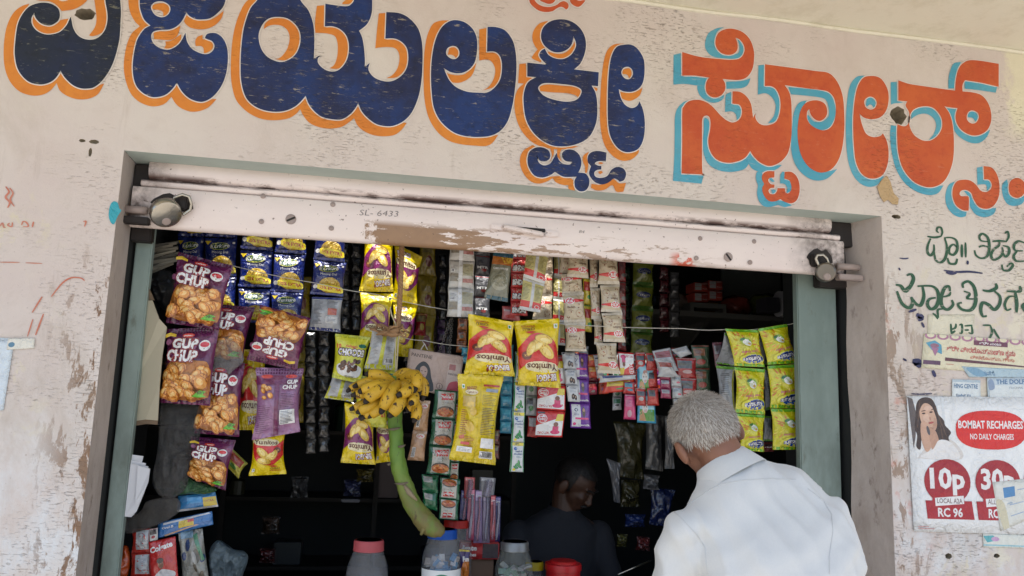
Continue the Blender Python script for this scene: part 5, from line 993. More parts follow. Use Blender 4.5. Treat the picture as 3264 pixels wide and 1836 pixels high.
strip('sachet_strip', 'left beige almond drink strip of four sachets, right way up', 'sachet strip', SG, [('b 1640,400 1820,410 1812,620 1648,610', .36, MT[1], 0), ('b 1650,620 1818,610 1825,765 1665,765', .34, MT[0], 0), ('b 1665,765 1830,755 1845,980 1680,985', .33, MT[1], 0), ('b 1682,985 1845,980 1852,1205 1690,1200', .33, MT[2], 0)], 'sachet', T=.013, pinch=.05, nu=10, nv=12)
lone('sachet', 'single beige almond sachet upside down across the top of the left strip', 'sachet', None, 'b 1715,440 1868,450 1868,652 1700,640', .31, MT[1], flip=True, T=.014, pinch=.04, nu=10, nv=12)
ladder('sachet_strip', 'narrow yellow sachet strip between the beige almond strips', 'sachet strip', SG, 'b', (1820, 640), (1885, 650), (1890, 1060), (1835, 1050), 2, [D_sach((.62, .48, .03), (.5, .05, .03), (.05, .25, .05), '', 5)], .37)
strip('sachet_strip', 'narrow beige almond strip seen edge on beside the right one', 'sachet strip', SG, [('b 1868,430 1940,435 1935,720 1876,722', .35, MT[2], 1), ('b 1876,725 1950,725 1960,960 1885,960', .35, MT[0], 1), ('b 1905,960 1965,960 1975,1155 1910,1150', .35, MT[1], 1)], 'sachet', T=.010, pinch=.05, nu=8, nv=10)
strip('sachet_strip', 'right beige almond drink strip of five sachets, upside down', 'sachet strip', SG, [('b 1935,440 2085,450 2100,700 1935,695', .32, MT[0], 1), ('b 1950,705 2098,700 2120,915 1958,905', .32, MT[1], 1), ('b 1962,915 2120,910 2148,1135 1978,1130', .31, MT[2], 1), ('b 1920,1140 2075,1140 2108,1375 1932,1365', .33, MT[0], 1)], 'sachet', T=.014, pinch=.06, nu=10, nv=12)
ladder('sachet_strip', 'dim red sachet strip hanging behind the right almond strip', 'sachet strip', SG, 'b', (2085, 500), (2145, 505), (2150, 1200), (2090, 1190), 4, [D_sach((.20, .02, .02), (.15, .05, .05), (.1, .1, .1), '', 5)], .55)
DK = Design(100, 120, (.15, .17, .02)); DK.rect((.06, .14, .02), 0, 0, 100, 14); DK.rect((.06, .14, .02), 0, 106, 100, 120); DK.ell((.02, .03, .12), 50, 52, 36, 16); DK.text((.3, .3, .32), 'Kurkure', 50, 52, 13, 60)
ladder('snack_strip', 'dim olive and green snack strip deep inside right of the almond strips', 'snack packets', None, 'b', (2200, 520), (2360, 530), (2345, 1240), (2180, 1230), 4, [DK], .85, T=.02)
# black sachets
BS = [D_sach((.008, .008, .009), (.016, .016, .016), (.03, .027, .02), '', k) for k in range(3)]
for lab, a in (('glossy black sachet strip left of the cereal packets', ((2300, 1060), (2390, 1060))), ('second glossy black sachet strip left of the cereal packets', ((2400, 1050), (2490, 1055)))):
    (x0, y0), (x1, y1) = a; strip('sachet_strip', lab, 'sachet strip', 'black sachet strips', [('a %g,%g %g,%g %g,%g %g,%g' % (x0, y0 + k * 115, x1, y0 + k * 115, x1 - 3, y0 + 112 + k * 115, x0 - 3, y0 + 112 + k * 115), .48, BS[k % 3], 0) for k in range(8)], 'sachet', T=.010, nu=6, nv=8, rough=.15)
for lab, x0, y0, n in (('black sachet strip between the silver back packet and the chips strips', -10, 380, 6), ('second black sachet strip left of the purple and yellow chips', 75, 390, 6)):
    strip('sachet_strip', lab, 'sachet strip', 'black sachet strips', [('b %g,%g %g,%g %g,%g %g,%g' % (x0, y0 + k * 110, x0 + 75, y0 + k * 110, x0 + 72, y0 + 107 + k * 110, x0 - 3, y0 + 107 + k * 110), .56, BS[k % 3], 0) for k in range(n)], 'sachet', T=.010, nu=6, nv=8, rough=.15)
for lab, x0, y0, n in (('black sachet strip right of the dim yellow strip', 735, 470, 5), ('black sachet strip just left of the silver strip', 780, 960, 3)):
    strip('sachet_strip', lab, 'sachet strip', 'black sachet strips', [('b %g,%g %g,%g %g,%g %g,%g' % (x0, y0 + k * 100, x0 + 60, y0 + k * 100, x0 + 58, y0 + 97 + k * 100, x0 - 3, y0 + 97 + k * 100), .66, BS[k % 3], 0) for k in range(n)], 'sachet', T=.010, nu=6, nv=8, rough=.15)
ladder('sachet_strip', 'dull orange sachet strip behind the left bright chips packet', 'sachet strip', SG, 'b', (880, 950), (955, 955), (940, 1215), (865, 1210), 3, [D_sach((.30, .09, .02), (.15, .05, .03), (.1, .12, .1), '', 4)], .42)
lone('snack_packet', 'dim red packet hanging in the dark right of the rope', 'snack packet', None, 'b 560,915 650,920 640,1085 545,1080', .62, D_sach((.30, .02, .02), (.2, .15, .05), (.4, .3, .05), '', 8), T=.02)
# flat hair care box on the string
PB = Design(100, 82, (.52, .40, .35)); PB.text((.07, .06, .06), 'PANTENE', 24, 12, 7, 38, bold=.01); PB.poly((.04, .05, .06), [(22, 80), (14, 72), (17, 55), (15, 42), (20, 30), (28, 23), (36, 26), (42, 36), (46, 52), (52, 68), (50, 80)], True); PB.poly((.48, .35, .30), [(24, 38), (30, 32), (37, 38), (37, 50), (32, 57), (26, 50)], True); PB.poly((.50, .38, .34), [(28, 54), (35, 54), (38, 64), (44, 80), (24, 80)], True)
for x in (27.5, 34): PB.ell((.05, .04, .04), x, 43, 1.8, .8)
PB.ell((.35, .12, .12), 31, 51, 2.2, .8); PB.rect((.60, .50, .46), 74, 16, 97, 80); PB.rect((.45, .2, .2), 76, 19, 88, 30); PB.text((.07, .06, .06), 'PANTENE', 86, 38, 4, 20, bold=.01); PB.poly((.50, .08, .12), [(76, 72), (80, 56), (90, 50), (96, 52), (96, 78), (76, 78)], True); PB.ell((.12, .08, .08), 63, 66, 6, 6.4, 0, 16); PB.ell((.52, .40, .35), 63, 66, 5.2, 5.6, 0, 16); PB.text((.1, .07, .07), '1', 63, 66, 6); PB.text((.07, .06, .06), 'ಶಾಂ', 94, 80, 4, 8)
bx = thing('flat_box', 'beige hair care box printed with a dark haired woman, hung on string', 'box', tuple(at('b', 640, 1190, .37)))
Q = quad('b 515,1180 925,1240 e 878,118 478,10', .36); packet('printed_face', Q, PB, T=0, parent=bx, wr=0, rough=.5)
V = [q + (0, .003, 0) for q in Q] + [q + (0, .040, 0) for q in Q]; mesh('carton', V, [(0, 3, 2, 1), (4, 5, 6, 7), (0, 1, 5, 4), (1, 2, 6, 5), (2, 3, 7, 6), (3, 0, 4, 7)], gm((.42, .33, .29), .6, 0, False), bx)
m = MB(); m.tube([at('b', x, y, .345) for x, y in ((600, 1190), (625, 1150), (612, 1125), (630, 1150), (650, 1190))], .0018, 5); m.build('string_loop', STR, bx)
# lower middle strips
BRN = Design(100, 110, (.40, .22, .11)); BRN.rect((.44, .30, .20), 0, 0, 100, 12); BRN.ell((.62, .55, .5), 56, 20, 30, 9); BRN.text((.5, .03, .04), 'Coffee', 56, 20, 9, 40, bold=.03); BRN.bars(14, 62, 36, 98)
ladder('sachet_strip', 'copper brown sachet strip hanging under the bananas', 'sachet strip', SG, 'e', (585, 120), (672, 128), (625, 582), (498, 574), 2, [BRN], .27, rough=.2, T=.012)
PN = [D_pandian(k) for k in range(3)]; PG = 'green spice sachet strips'
ladder('sachet_strip', 'front green spice sachet strip with red label patches', 'sachet strip', PG, 'e', (705, 40), (880, 55), (825, 690), (640, 675), 3, PN, .32, T=.014, nu=10, nv=12)
ladder('sachet_strip', 'dark green spice strip behind the yellow packet, side on', 'sachet strip', PG, 'e', (850, 140), (905, 145), (885, 740), (805, 735), 4, [D_pandian(5)], .40)
ladder('sachet_strip', 'lowest green spice strip with white panels upside down', 'sachet strip', PG, 'e', (745, 700), (900, 720), (880, 1030), (735, 1020), 2, [PN[1], PN[0]], .36, 1, T=.012)
ladder('sachet_strip', 'turned green spice strip left of the lowest one', 'sachet strip', PG, 'e', (605, 680), (735, 690), (725, 960), (620, 930), 2, [D_sach((.01, .13, .05), (.35, .35, .33), (.01, .10, .04), '', 4)], .37, T=.012)
TL_ = Design(100, 60, (.03, .27, .42)); TL_.rect((.06, .38, .52), 10, 8, 90, 30); TL_.lines((.3, .5, .55), 20, 38, 80, 3, 5, 2); TL_.rect((.02, .18, .3), 0, 54, 100, 60)
ladder('sachet_strip', 'turquoise sachet strip beside the yellow back packet', 'sachet strip', SG, 'e', (1205, -300), (1300, -295), (1283, 375), (1195, 370), 7, [TL_], .35)
ladder('sachet_strip', 'blue sachet strip edge behind the left bright chips packet', 'sachet strip', SG, 'b', (908, 1170), (968, 1175), (960, 1300), (905, 1290), 2, [TL_], .36)
ladder('sachet_strip', 'dark red chocolate sachet strip low behind the yellow back packet', 'sachet strip', SG, 'e', (1140, 340), (1200, 345), (1190, 570), (1130, 560), 2, [D_sach((.09, .02, .02), (.2, .16, .08), (.2, .03, .03), '', 3)], .46)
HN = [D_hns(1)]
ladder('sachet_strip', 'long white and green shampoo sachet strip with yellow 20% tabs', 'sachet strip', SG, 'e', (1312, -245), (1398, -240), (1375, 665), (1268, 660), 4, HN, .29, T=.008, nu=8, nv=12, step=.00004)
FC = [D_fast(1)]; RG = 'sachet strips of the colourful row'
strip('sachet_strip', 'red and white hair dye sachet strip with pink figures below the right bright chips packet', 'sachet strip', RG, [('e 1488,-200 1700,-195 1695,10 1485,0', .40, FC[0], 1), ('e 1480,5 1695,15 1690,205 1475,190', .38, D_fast(2), 1), ('e 1472,195 1690,208 1668,402 1462,398', .38, D_fast(2), 1)], 'sachet', T=.008, pinch=.01, nu=8, nv=8)
SH = [D_shampoo()]
ladder('sachet_strip', 'purple and silver shampoo strip at the right of the red dye strip', 'sachet strip', RG, 'e', (1715, -230), (1860, -225), (1885, 338), (1728, 330), 3, SH, .41)
CL = Design(100, 120, (.58, .60, .62)); CL.poly((.03, .03, .05), [(4, 4), (26, 4), (4, 20)]); CL.text((.1, .12, .2), 'CLINIC', 56, 22, 12, 60, bold=.01); CL.lines((.3, .35, .4), 20, 36, 80, 3, 6, 2); CL.ell((.04, .04, .05), 46, 82, 14, 22, .2); CL.ell((.05, .04, .05), 66, 88, 12, 20, -.2); CL.ell((.35, .25, .2), 46, 80, 5, 8); CL.ell((.35, .25, .2), 66, 86, 5, 8)
ladder('sachet_strip', 'white sachet strip printed with black haired figures in front of the purple one', 'sachet strip', RG, 'b', (1660, 1210), (1760, 1210), (1800, 1585), (1710, 1580), 3, [CL], .38)
ladder('sachet_strip', 'white and black sachet strip between the 20% strip and the red dye strip', 'sachet strip', RG, 'e', (1398, -200), (1478, -195), (1475, 240), (1390, 235), 3, [D_sach((.5, .52, .52), (.08, .08, .08), (.1, .3, .12), '', 4)], .42)
lone('sachet', 'red and white sachet with a barcode below the black and white strip', 'sachet', None, 'e 1408,240 1480,245 1475,405 1400,395', .44, D_sach((.45, .03, .03), (.5, .5, .5), (.4, .03, .03), '', 1), T=.006)
lr = random.Random(5)
row = [('left pink and red sachet strip of the colourful row', 'b', (1790, 1215), (1850, 1215), (1850, 1330), (1790, 1330), 1, (.50, .05, .10), (.35, .1, .2), (.5, .1, .3)), ('orange red sachet strip next to the pink one', 'b', (1850, 1230), (1935, 1225), (1940, 1400), (1860, 1400), 2, (.55, .05, .02), (.6, .3, .05), (.6, .1, .05)),
 ('white edged dark sachet strip left of the last almond sachet', 'b', (1900, 1230), (1960, 1230), (1985, 1410), (1930, 1405), 2, (.45, .45, .48), (.03, .03, .08), (.3, .3, .35)),
 ('red hair dye sachet right of the last almond sachet', 'b', (2085, 1205), (2205, 1215), (2215, 1400), (2100, 1400), 1, None, None, None),
 ('wide white and blue printed card lying under the almond sachet', 'b', (1940, 1385), (2225, 1380), (2225, 1410), (1945, 1440), 1, (.55, .57, .58), (.08, .12, .35), (.5, .5, .5)),
 ('red sachet with yellow and green tag in the colourful row', 'b', (1985, 1420), (2215, 1405), (2210, 1500), (1965, 1520), 1, (.60, .04, .02), (.65, .5, .04), (.05, .25, .06)),
 ('left black and red sachet strip with white barcode label', 'b', (2215, 1210), (2295, 1210), (2300, 1615), (2225, 1610), 3, (.42, .025, .02), (.05, .05, .055), (.4, .4, .4)), ('right black and red sachet strip with barcode panel', 'b', (2298, 1215), (2375, 1215), (2400, 1612), (2310, 1612), 3, (.42, .025, .02), (.05, .05, .055), (.5, .06, .05)),
 ('silver grey foil sachets bunched above the dark red row', 'b', (2345, 1200), (2480, 1175), (2545, 1350), (2385, 1345), 1, (.40, .41, .43), (.25, .05, .05), (.5, .5, .5)), ('torn silver sachet back beside the green spice sachet', 'c', (-90, 1190), (30, 1160), (70, 1220), (-20, 1255), 1, (.36, .38, .40), (.3, .3, .3), (.45, .45, .45)),
 ('brown and dark green spice sachet strip near the silver packets', 'c', (60, 1155), (200, 1155), (210, 1500), (95, 1500), 2, (.03, .06, .03), (.18, .06, .02), (.25, .03, .02)), ('broad dark red sachet sheet left of the dark green strip', 'c', (-60, 1250), (100, 1255), (110, 1560), (-40, 1550), 2, (.34, .02, .02), (.08, .08, .08), (.45, .3, .3)),
 ('maroon sachet strip beside the silver and green packets', 'c', (222, 1135), (300, 1130), (310, 1320), (245, 1320), 1, (.10, .02, .04), (.12, .1, .12), (.2, .05, .08)), ('white and pink sachet strip left of the dark red sheet', 'b', (2480, 1380), (2560, 1380), (2580, 1560), (2500, 1555), 2, (.42, .45, .46), (.3, .35, .4), (.5, .1, .15)), ('narrow magenta sachet strip beside the barcode strip', 'b', (2400, 1340), (2480, 1345), (2490, 1560), (2410, 1555), 3, (.28, .02, .08), (.3, .3, .35), (.3, .05, .1)),
 ('pink sachet hanging below the red and yellow one', 'e', (2138, 75), (2222, 80), (2222, 270), (2130, 265), 1, (.55, .04, .16), (.55, .12, .25), (.5, .3, .35)), ('blue and red sachet above the pink one', 'e', (2130, -20), (2215, -10), (2222, 75), (2125, 70), 1, (.45, .03, .03), (.05, .25, .35), (.04, .2, .3)),
 ('dark grey card of sachets below the silver ones', 'e', (2495, 0), (2580, 5), (2580, 200), (2500, 195), 2, (.05, .05, .05), (.3, .3, .32), (.35, .02, .02)), ('dark red sachet strip just left of the grey haired man', 'e', (2500, 190), (2580, 190), (2576, 420), (2520, 415), 2, (.25, .015, .015), (.05, .05, .05), (.2, .02, .02))]
for k, (lab, c_, a, b, cc, dd, n, c1, c2, c3) in enumerate(row):
    D = D_fast(3) if c1 is None else D_sach(c1, c2, c3, '', k); ladder('sachet_strip', lab, 'sachet strip', RG, c_, a, b, cc, dd, n, [D], .44 - .01 * (k % 5), T=.007, seed=k, nu=7, nv=8)
CW = Design(100, 92, (.05, .30, .48)); CW.rect((.25, .50, .58), 10, 8, 92, 50); CW.rect((.07, .26, .04), 10, 50, 92, 86); CW.poly((.45, .25, .12), [(10, 60), (26, 52), (46, 86), (10, 86)]); CW.ell((.6, .58, .55), 38, 44, 16, 18); CW.ell((.35, .15, .1), 40, 28, 12, 7); CW.ell((.05, .04, .04), 32, 42, 2, 3); CW.ell((.05, .04, .04), 44, 42, 2, 3); CW.ell((.55, .35, .35), 40, 56, 8, 5)
ladder('sachet_strip', 'blue sachet strip ending in a picture of a cow in a field', 'sachet strip', RG, 'e', (2230, -160), (2370, -150), (2375, 298), (2232, 290), 2, [CW], .43)
lr = random.Random(21); RC = [(.45, .03, .03), (.38, .02, .02), (.42, .43, .45), (.30, .02, .06), (.50, .06, .02), (.05, .05, .055), (.12, .02, .02), (.55, .54, .52), (.04, .16, .08), (.2, .04, .18)]; RN = ['scarlet', 'deep red', 'silver', 'crimson', 'orange red', 'black', 'maroon', 'off white', 'green', 'violet']
WH = ['behind the white strip with black haired figures', 'beside the violet strip', 'left of the last almond sachet', 'behind the last almond sachet', 'just right of the last almond sachet', 'behind the barcode strips', 'between the barcode strips and the silver sachets', 'behind the silver sachets', 'at the left of the dark red sheet', 'above the grey haired man', 'behind the dark green strip', 'at the far right end of the row', 'low in the middle of the row', 'low at the right of the row']
for k in range(14):
    x0 = 1630 + k * 78 if k < 12 else 2050 + (k - 12) * 260; x1 = x0 + lr.uniform(62, 84); y0 = 1195 + lr.uniform(-25, 60) - (x0 - 1700) * .03 + (160 if k >= 12 else 0); n = lr.choice((2, 3, 3)); dx = lr.uniform(-14, 14); c1 = RC[k % 10]; c2 = RC[(k * 3 + 2) % 10]
    ladder('sachet_strip', '%s sachet strip %s' % (RN[k % 10], WH[k]), 'sachet strip', 'packed row of sachet strips at the back', 'b', (x0, y0), (x1, y0 + lr.uniform(-6, 6)), (x1 + dx, y0 + n * 95), (x0 + dx, y0 + n * 95 + 4), n, [D_sach(c1, c2, RC[(k * 7 + 1) % 10], '', k), D_sach(c1, RC[(k + 4) % 10], c2, '', k + 30)], .52 + .03 * (k % 4), T=.008, seed=k, nu=7, nv=8)
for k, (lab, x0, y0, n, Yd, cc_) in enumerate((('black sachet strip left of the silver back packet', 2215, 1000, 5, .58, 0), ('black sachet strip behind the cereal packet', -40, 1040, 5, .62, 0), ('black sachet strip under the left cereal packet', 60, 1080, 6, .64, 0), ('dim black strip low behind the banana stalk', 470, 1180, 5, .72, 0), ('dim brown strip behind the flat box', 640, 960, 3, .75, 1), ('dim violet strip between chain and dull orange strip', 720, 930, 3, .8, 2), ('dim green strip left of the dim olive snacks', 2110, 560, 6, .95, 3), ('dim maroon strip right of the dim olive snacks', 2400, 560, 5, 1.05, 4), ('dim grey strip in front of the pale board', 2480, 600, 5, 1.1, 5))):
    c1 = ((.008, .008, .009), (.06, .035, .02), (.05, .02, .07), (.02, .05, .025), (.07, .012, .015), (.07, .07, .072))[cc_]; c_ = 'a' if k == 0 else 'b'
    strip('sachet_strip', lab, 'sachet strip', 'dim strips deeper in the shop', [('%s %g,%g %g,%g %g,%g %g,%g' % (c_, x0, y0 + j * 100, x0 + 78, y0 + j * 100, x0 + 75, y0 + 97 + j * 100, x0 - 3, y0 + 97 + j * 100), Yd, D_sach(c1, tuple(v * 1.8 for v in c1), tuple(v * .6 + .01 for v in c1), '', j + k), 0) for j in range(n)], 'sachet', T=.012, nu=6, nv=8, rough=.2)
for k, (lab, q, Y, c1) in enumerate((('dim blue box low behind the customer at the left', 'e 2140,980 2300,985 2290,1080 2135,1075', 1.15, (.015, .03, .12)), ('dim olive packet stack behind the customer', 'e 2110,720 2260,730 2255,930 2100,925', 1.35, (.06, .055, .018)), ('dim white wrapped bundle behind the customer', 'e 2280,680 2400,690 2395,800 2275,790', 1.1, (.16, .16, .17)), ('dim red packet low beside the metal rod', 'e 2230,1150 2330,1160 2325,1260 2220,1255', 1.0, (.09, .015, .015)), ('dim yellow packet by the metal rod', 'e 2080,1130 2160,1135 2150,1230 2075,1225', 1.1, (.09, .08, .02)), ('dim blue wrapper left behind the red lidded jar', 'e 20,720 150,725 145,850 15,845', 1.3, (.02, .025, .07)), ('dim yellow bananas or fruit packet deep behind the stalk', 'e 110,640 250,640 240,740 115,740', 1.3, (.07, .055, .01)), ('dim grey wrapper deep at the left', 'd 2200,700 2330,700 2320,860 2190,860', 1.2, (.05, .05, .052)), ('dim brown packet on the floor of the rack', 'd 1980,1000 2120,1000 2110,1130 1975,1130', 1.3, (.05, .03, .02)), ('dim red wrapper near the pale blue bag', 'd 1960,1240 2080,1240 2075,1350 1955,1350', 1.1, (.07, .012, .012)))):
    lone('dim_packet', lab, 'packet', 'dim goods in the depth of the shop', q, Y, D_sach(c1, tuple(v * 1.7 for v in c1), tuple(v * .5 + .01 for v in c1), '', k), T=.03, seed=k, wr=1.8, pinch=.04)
lone('silver_packet', 'twisted silver sachet with a red oval hanging over the dark red row', 'sachet', None, 'b 2360,1255 2500,1265 2560,1400 2385,1395', .38, D_sach((.44, .45, .46), (.3, .06, .05), (.5, .5, .5), '', 6), T=.014, pinch=.12, rough=.25)
# green and yellow strips on the right
KG = [D_kurg(k) for k in range(3)]; GG = 'green and yellow snack strips on the right'; KS = Design(100, 120, (.34, .36, .38)); KS.rect((.12, .34, .02), 0, 0, 100, 8); KS.rect((.12, .34, .02), 0, 112, 100, 120); KS.rect((.42, .42, .05), 0, 8, 8, 112); KS.lines((.16, .17, .18), 24, 44, 84, 12, 5, 1.6)
strip('snack_strip', 'left green and yellow snack strip hanging above the grey haired man', 'snack packets', GG, [('c 318,1030 568,1042 622,1322 390,1312', .30, KG[0], 1), ('c 392,1318 622,1338 f 622,232 402,215', .30, KG[1], 1), ('f 405,222 624,236 612,512 440,500', .31, KG[2], 1)], T=.024, pinch=.05)
strip('snack_strip', 'right green and yellow snack strip nearest the teal jamb', 'snack packets', GG, [('c 568,1032 790,995 882,1290 635,1305', .29, KG[1], 1), ('c 638,1312 880,1298 f 908,185 655,180', .29, KG[0], 1), ('f 660,185 908,190 936,495 678,496', .29, KG[2], 1)], T=.024, pinch=.05)
strip('snack_strip', 'silver foil backs of the left green and yellow strip', 'snack packets', GG, [('c 318,1060 395,1120 395,1312 250,1302', [.30, .36, .36, .42], KS, 1), ('c 252,1308 395,1320 f 400,212 275,215', [.42, .36, .36, .40], KS, 1)], T=.016, rough=.22)
strip('snack_strip', 'silver foil backs between the two green and yellow strips', 'snack packets', GG, [('c 566,1062 620,1100 640,1305 590,1310', [.31, .38, .38, .38], KS, 1), ('c 610,1320 650,1330 f 665,190 625,200', .38, KS, 1), ('f 610,240 670,245 680,430 612,430', .40, KS, 1)], T=.012, rough=.22)
lone('magazine', 'dim red magazine corner between the right hand snack strips', 'magazine', None, 'f 610,440 690,440 690,512 610,510', .46, D_sach((.12, .02, .025), (.05, .05, .05), (.2, .05, .05), 'rich', 2), T=0)
# dark hanging sheets and wrapped goods behind the customer
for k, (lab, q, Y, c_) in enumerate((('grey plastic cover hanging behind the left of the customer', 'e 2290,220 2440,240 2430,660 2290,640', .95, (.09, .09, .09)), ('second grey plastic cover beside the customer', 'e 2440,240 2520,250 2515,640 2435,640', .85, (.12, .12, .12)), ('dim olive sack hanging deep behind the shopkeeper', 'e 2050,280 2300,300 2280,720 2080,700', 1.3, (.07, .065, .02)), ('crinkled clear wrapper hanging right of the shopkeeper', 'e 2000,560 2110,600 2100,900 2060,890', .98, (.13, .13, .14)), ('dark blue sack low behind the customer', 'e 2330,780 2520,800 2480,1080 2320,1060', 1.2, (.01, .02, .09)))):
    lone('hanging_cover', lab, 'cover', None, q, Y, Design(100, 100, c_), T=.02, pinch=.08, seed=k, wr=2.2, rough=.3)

# ------------------------------------------------------------------ left jamb: card, papers, plastic, toothbrush and toothpaste packs
CARD = flat('cream_card', (.46, .42, .31), .7, .2, 20, .15); CBR = flat('brown_card_edge', (.20, .14, .09), .8)
o = thing('card_sheet', 'bent cream card sheet hanging inside the left jamb', 'card', tuple(at('a', 1090, 815, .22)))
m = MB(); L = [at('a', 1042, 815, .236), at('a', 1100, 822, .220), at('a', 1150, 818, .21), at('a', 1200, 955, .206), at('a', 1258, 1020, .21), at('a', 1225, 1230, .214), at('d', 1205, 0, .214), at('d', 1190, 275, .22), at('d', 1098, 268, .226), at('d', 1002, 282, .24), at('a', 1012, 1440, .238)]
m.poly([L], 0, .006); m.build('card', CARD, o); m = MB(); L = [at('a', 1078, 450, .22), at('a', 1110, 480, .22), at('a', 1112, 700, .215), at('a', 1165, 815, .212), at('a', 1042, 816, .238)]; m.poly([L], 0, .006); L = [at('d', 1002, 280, .241), at('d', 1098, 267, .227), at('d', 1190, 275, .221), at('d', 1188, 308, .22), at('d', 1100, 302, .227), at('d', 1004, 318, .241)]; m.poly([L], 0, .004); m.build('brown_edge', CBR, o)
o = thing('paper_bundle', 'bundle of crumpled grey paper cones stuffed above the purple packets', 'paper bundle', tuple(at('a', 1230, 520, .34)))
r = random.Random(9)
for k in range(18):
    a, b = at('a', 1120 + r.uniform(0, 30), 420 + k * 11 + r.uniform(-8, 8), .34 + r.uniform(-.02, .02)), at('a', 1335 + r.uniform(-40, 20), 405 + k * 8 + r.uniform(-25, 10), .34 + r.uniform(-.03, .03)); w_ = .008
    V = [a + (0, 0, w_), a + (0, -.004, -w_ * .6), b + (0, 0, -w_ * .3), b + (0, -.004, w_ * .6)]; V += [v + np.array((0, .003, 0)) for v in V]; m = MB(); m.add(V, [(0, 1, 2, 3), (7, 6, 5, 4), (0, 4, 5, 1), (1, 5, 6, 2), (2, 6, 7, 3), (3, 7, 4, 0)]); m.build('paper_cone', flat('old_newsprint', (.30, .28, .23), .85) if k % 3 else flat('old_newsprint_dark', (.12, .115, .10), .85), o)
def bag(name, label, cat, c, P, Y, mat, T=.05, seed=0, n=18):
    L = smooth_loop([at(c, x, y, Y) for x, y in P], [False] * len(P), 7); C0 = sum(L) / len(L); V = []; F = []; N = len(L); K = 18
    for k in range(K):
        t = 1 - k / (K - 1) * .97
        for p in L:
            q = C0 + (p - C0) * t; b = T * math.sqrt(max(0, 1 - t * t)); nz = (.5 - 2 * abs(mnoise.noise(Vector((q[0] * 26, q[1] * 20, q[2] * 14)) + Vector((seed, 0, 0))))) * .7 + (.5 - 2 * abs(mnoise.noise(Vector(q * 48) + Vector((0, seed, 0))))) * .3; V.append(q + np.array((0, -b - T * nz * (1 - t * .6), 0)))
    for k in range(K - 1):
        for j in range(N): F.append((k * N + j, k * N + (j + 1) % N, (k + 1) * N + (j + 1) % N, (k + 1) * N + j))
    F.append(tuple((K - 1) * N + j for j in range(N))); nb = len(V)
    V += [(v[0], 2 * Y - v[1] + .002, v[2]) for v in V[:nb]]; F += [tuple(q + nb for q in f)[::-1] for f in F[:]]
    o = mesh(name, V, F, mat, None, True); fix_normals(o); return tag(o, label, cat)
def film(name, col, alpha, rough=.15):
    s = NT(name); n1 = s.bump(s.noise(17, 5, .62, (1, 1, .7), dist=2.2), 1.0, .03); s.out(col, rough, s.bump(s.noise(70, 4, dist=1.5), .8, .006, n1), spec=.9); s.b.inputs['Alpha'].default_value = alpha; return s.m
CLR = film('clear_film', (.35, .34, .33), .38); SMK = film('smoky_film', (.09, .088, .085), .5, .07); PBL = film('pale_blue_plastic', (.12, .17, .20), .92, .3)
bag('plastic_bag', 'smoky grey plastic bag hanging below the front purple packets', 'plastic bag', 'd', [(1215, 150), (1350, 150), (1530, 170), (1500, 420), (1440, 640), (1390, 800), (1250, 870), (1150, 740), (1190, 480)], .33, SMK, .026, 1)
bag('plastic_bag', 'black plastic bag in the corner below the paper bundle', 'plastic bag', 'a', [(1115, 620), (1280, 590), (1330, 700), (1270, 880), (1200, 860), (1130, 740)], .38, flat('black_plastic', (.02, .02, .02), .35, .8, 30), .04, 2)
bag('plastic_bag', 'clear crinkled wrapper lying over the second purple strip', 'plastic bag', 'a', [(1640, 1120), (1760, 1100), (1840, 1260), (1760, 1350), (1680, 1440), (1590, 1400), (1600, 1250)], .31, CLR, .015, 3)
bag('plastic_bag', 'dirty clear plastic draped over the toothbrush packs', 'plastic bag', 'd', [(1120, 880), (1330, 860), (1350, 960), (1200, 1060), (960, 1130), (930, 1040), (1060, 960)], .33, film('dusty_film', (.09, .085, .08), .55, .1), .012, 4)
bag('plastic_bag', 'pale blue plastic carrier bag bulging at the bottom left', 'plastic bag', 'd', [(1580, 1260), (1640, 1180), (1700, 1210), (1760, 1250), (1850, 1270), (1870, 1330), (1830, 1449), (1800, 1560), (1620, 1580), (1580, 1430)], .42, PBL, .05, 5)
bag('plastic_bag', 'dark green plastic wrapping under the lowest purple packet', 'plastic bag', 'd', [(1390, 700), (1480, 730), (1640, 790), (1560, 830), (1420, 830), (1300, 840)], .36, film('green_film', (.03, .11, .035), .95), .02, 6)
PPR = flat('white_paper', (.62, .63, .66), .7, .3, 30, .12)
o = thing('paper_stack', 'stack of folded white papers hooked on the left jamb', 'papers', tuple(at('d', 1040, 600, .21)))
for k, P in enumerate(([(985, 532), (1082, 545), (1070, 590), (975, 580)], [(975, 572), (1100, 598), (1065, 800), (1010, 990), (936, 1003), (955, 760)], [(985, 600), (1118, 622), (1088, 820), (1030, 960), (990, 1005), (940, 1000)], [(1040, 615), (1132, 640), (1118, 740), (1062, 880), (1040, 930), (1020, 900)])):
    m = MB(); Yk = .222 - .006 * k; m.poly([[at('d', x, y, Yk + .004 * math.sin(j * 2)) for j, (x, y) in enumerate(P)]], 0, .004); m.build('paper', PPR, o)
OB = Design(160, 60, (.03, .20, .45)); OB.rect((.62, .45, .03), 105, 16, 158, 58); OB.text((.4, .1, .02), 'EXTRA', 130, 30, 7, 36); OB.rect((.5, .5, .52), 0, 52, 160, 60); OB.rect((.05, .3, .6), 40, 10, 100, 34)
OB2 = Design(160, 60, (.03, .15, .40)); OB2.rect((.62, .45, .03), 62, 12, 106, 40); OB2.rect((.5, .06, .05), 88, 12, 106, 24); OB2.text(WHI, 'Oral-B', 30, 26, 8, 34, bold=.02); OB2.poly((.6, .4, .25), [(20, 54), (110, 40), (120, 44), (24, 60)]); OB2.poly((.6, .62, .65), [(16, 6), (150, 2), (156, 8), (16, 14)])
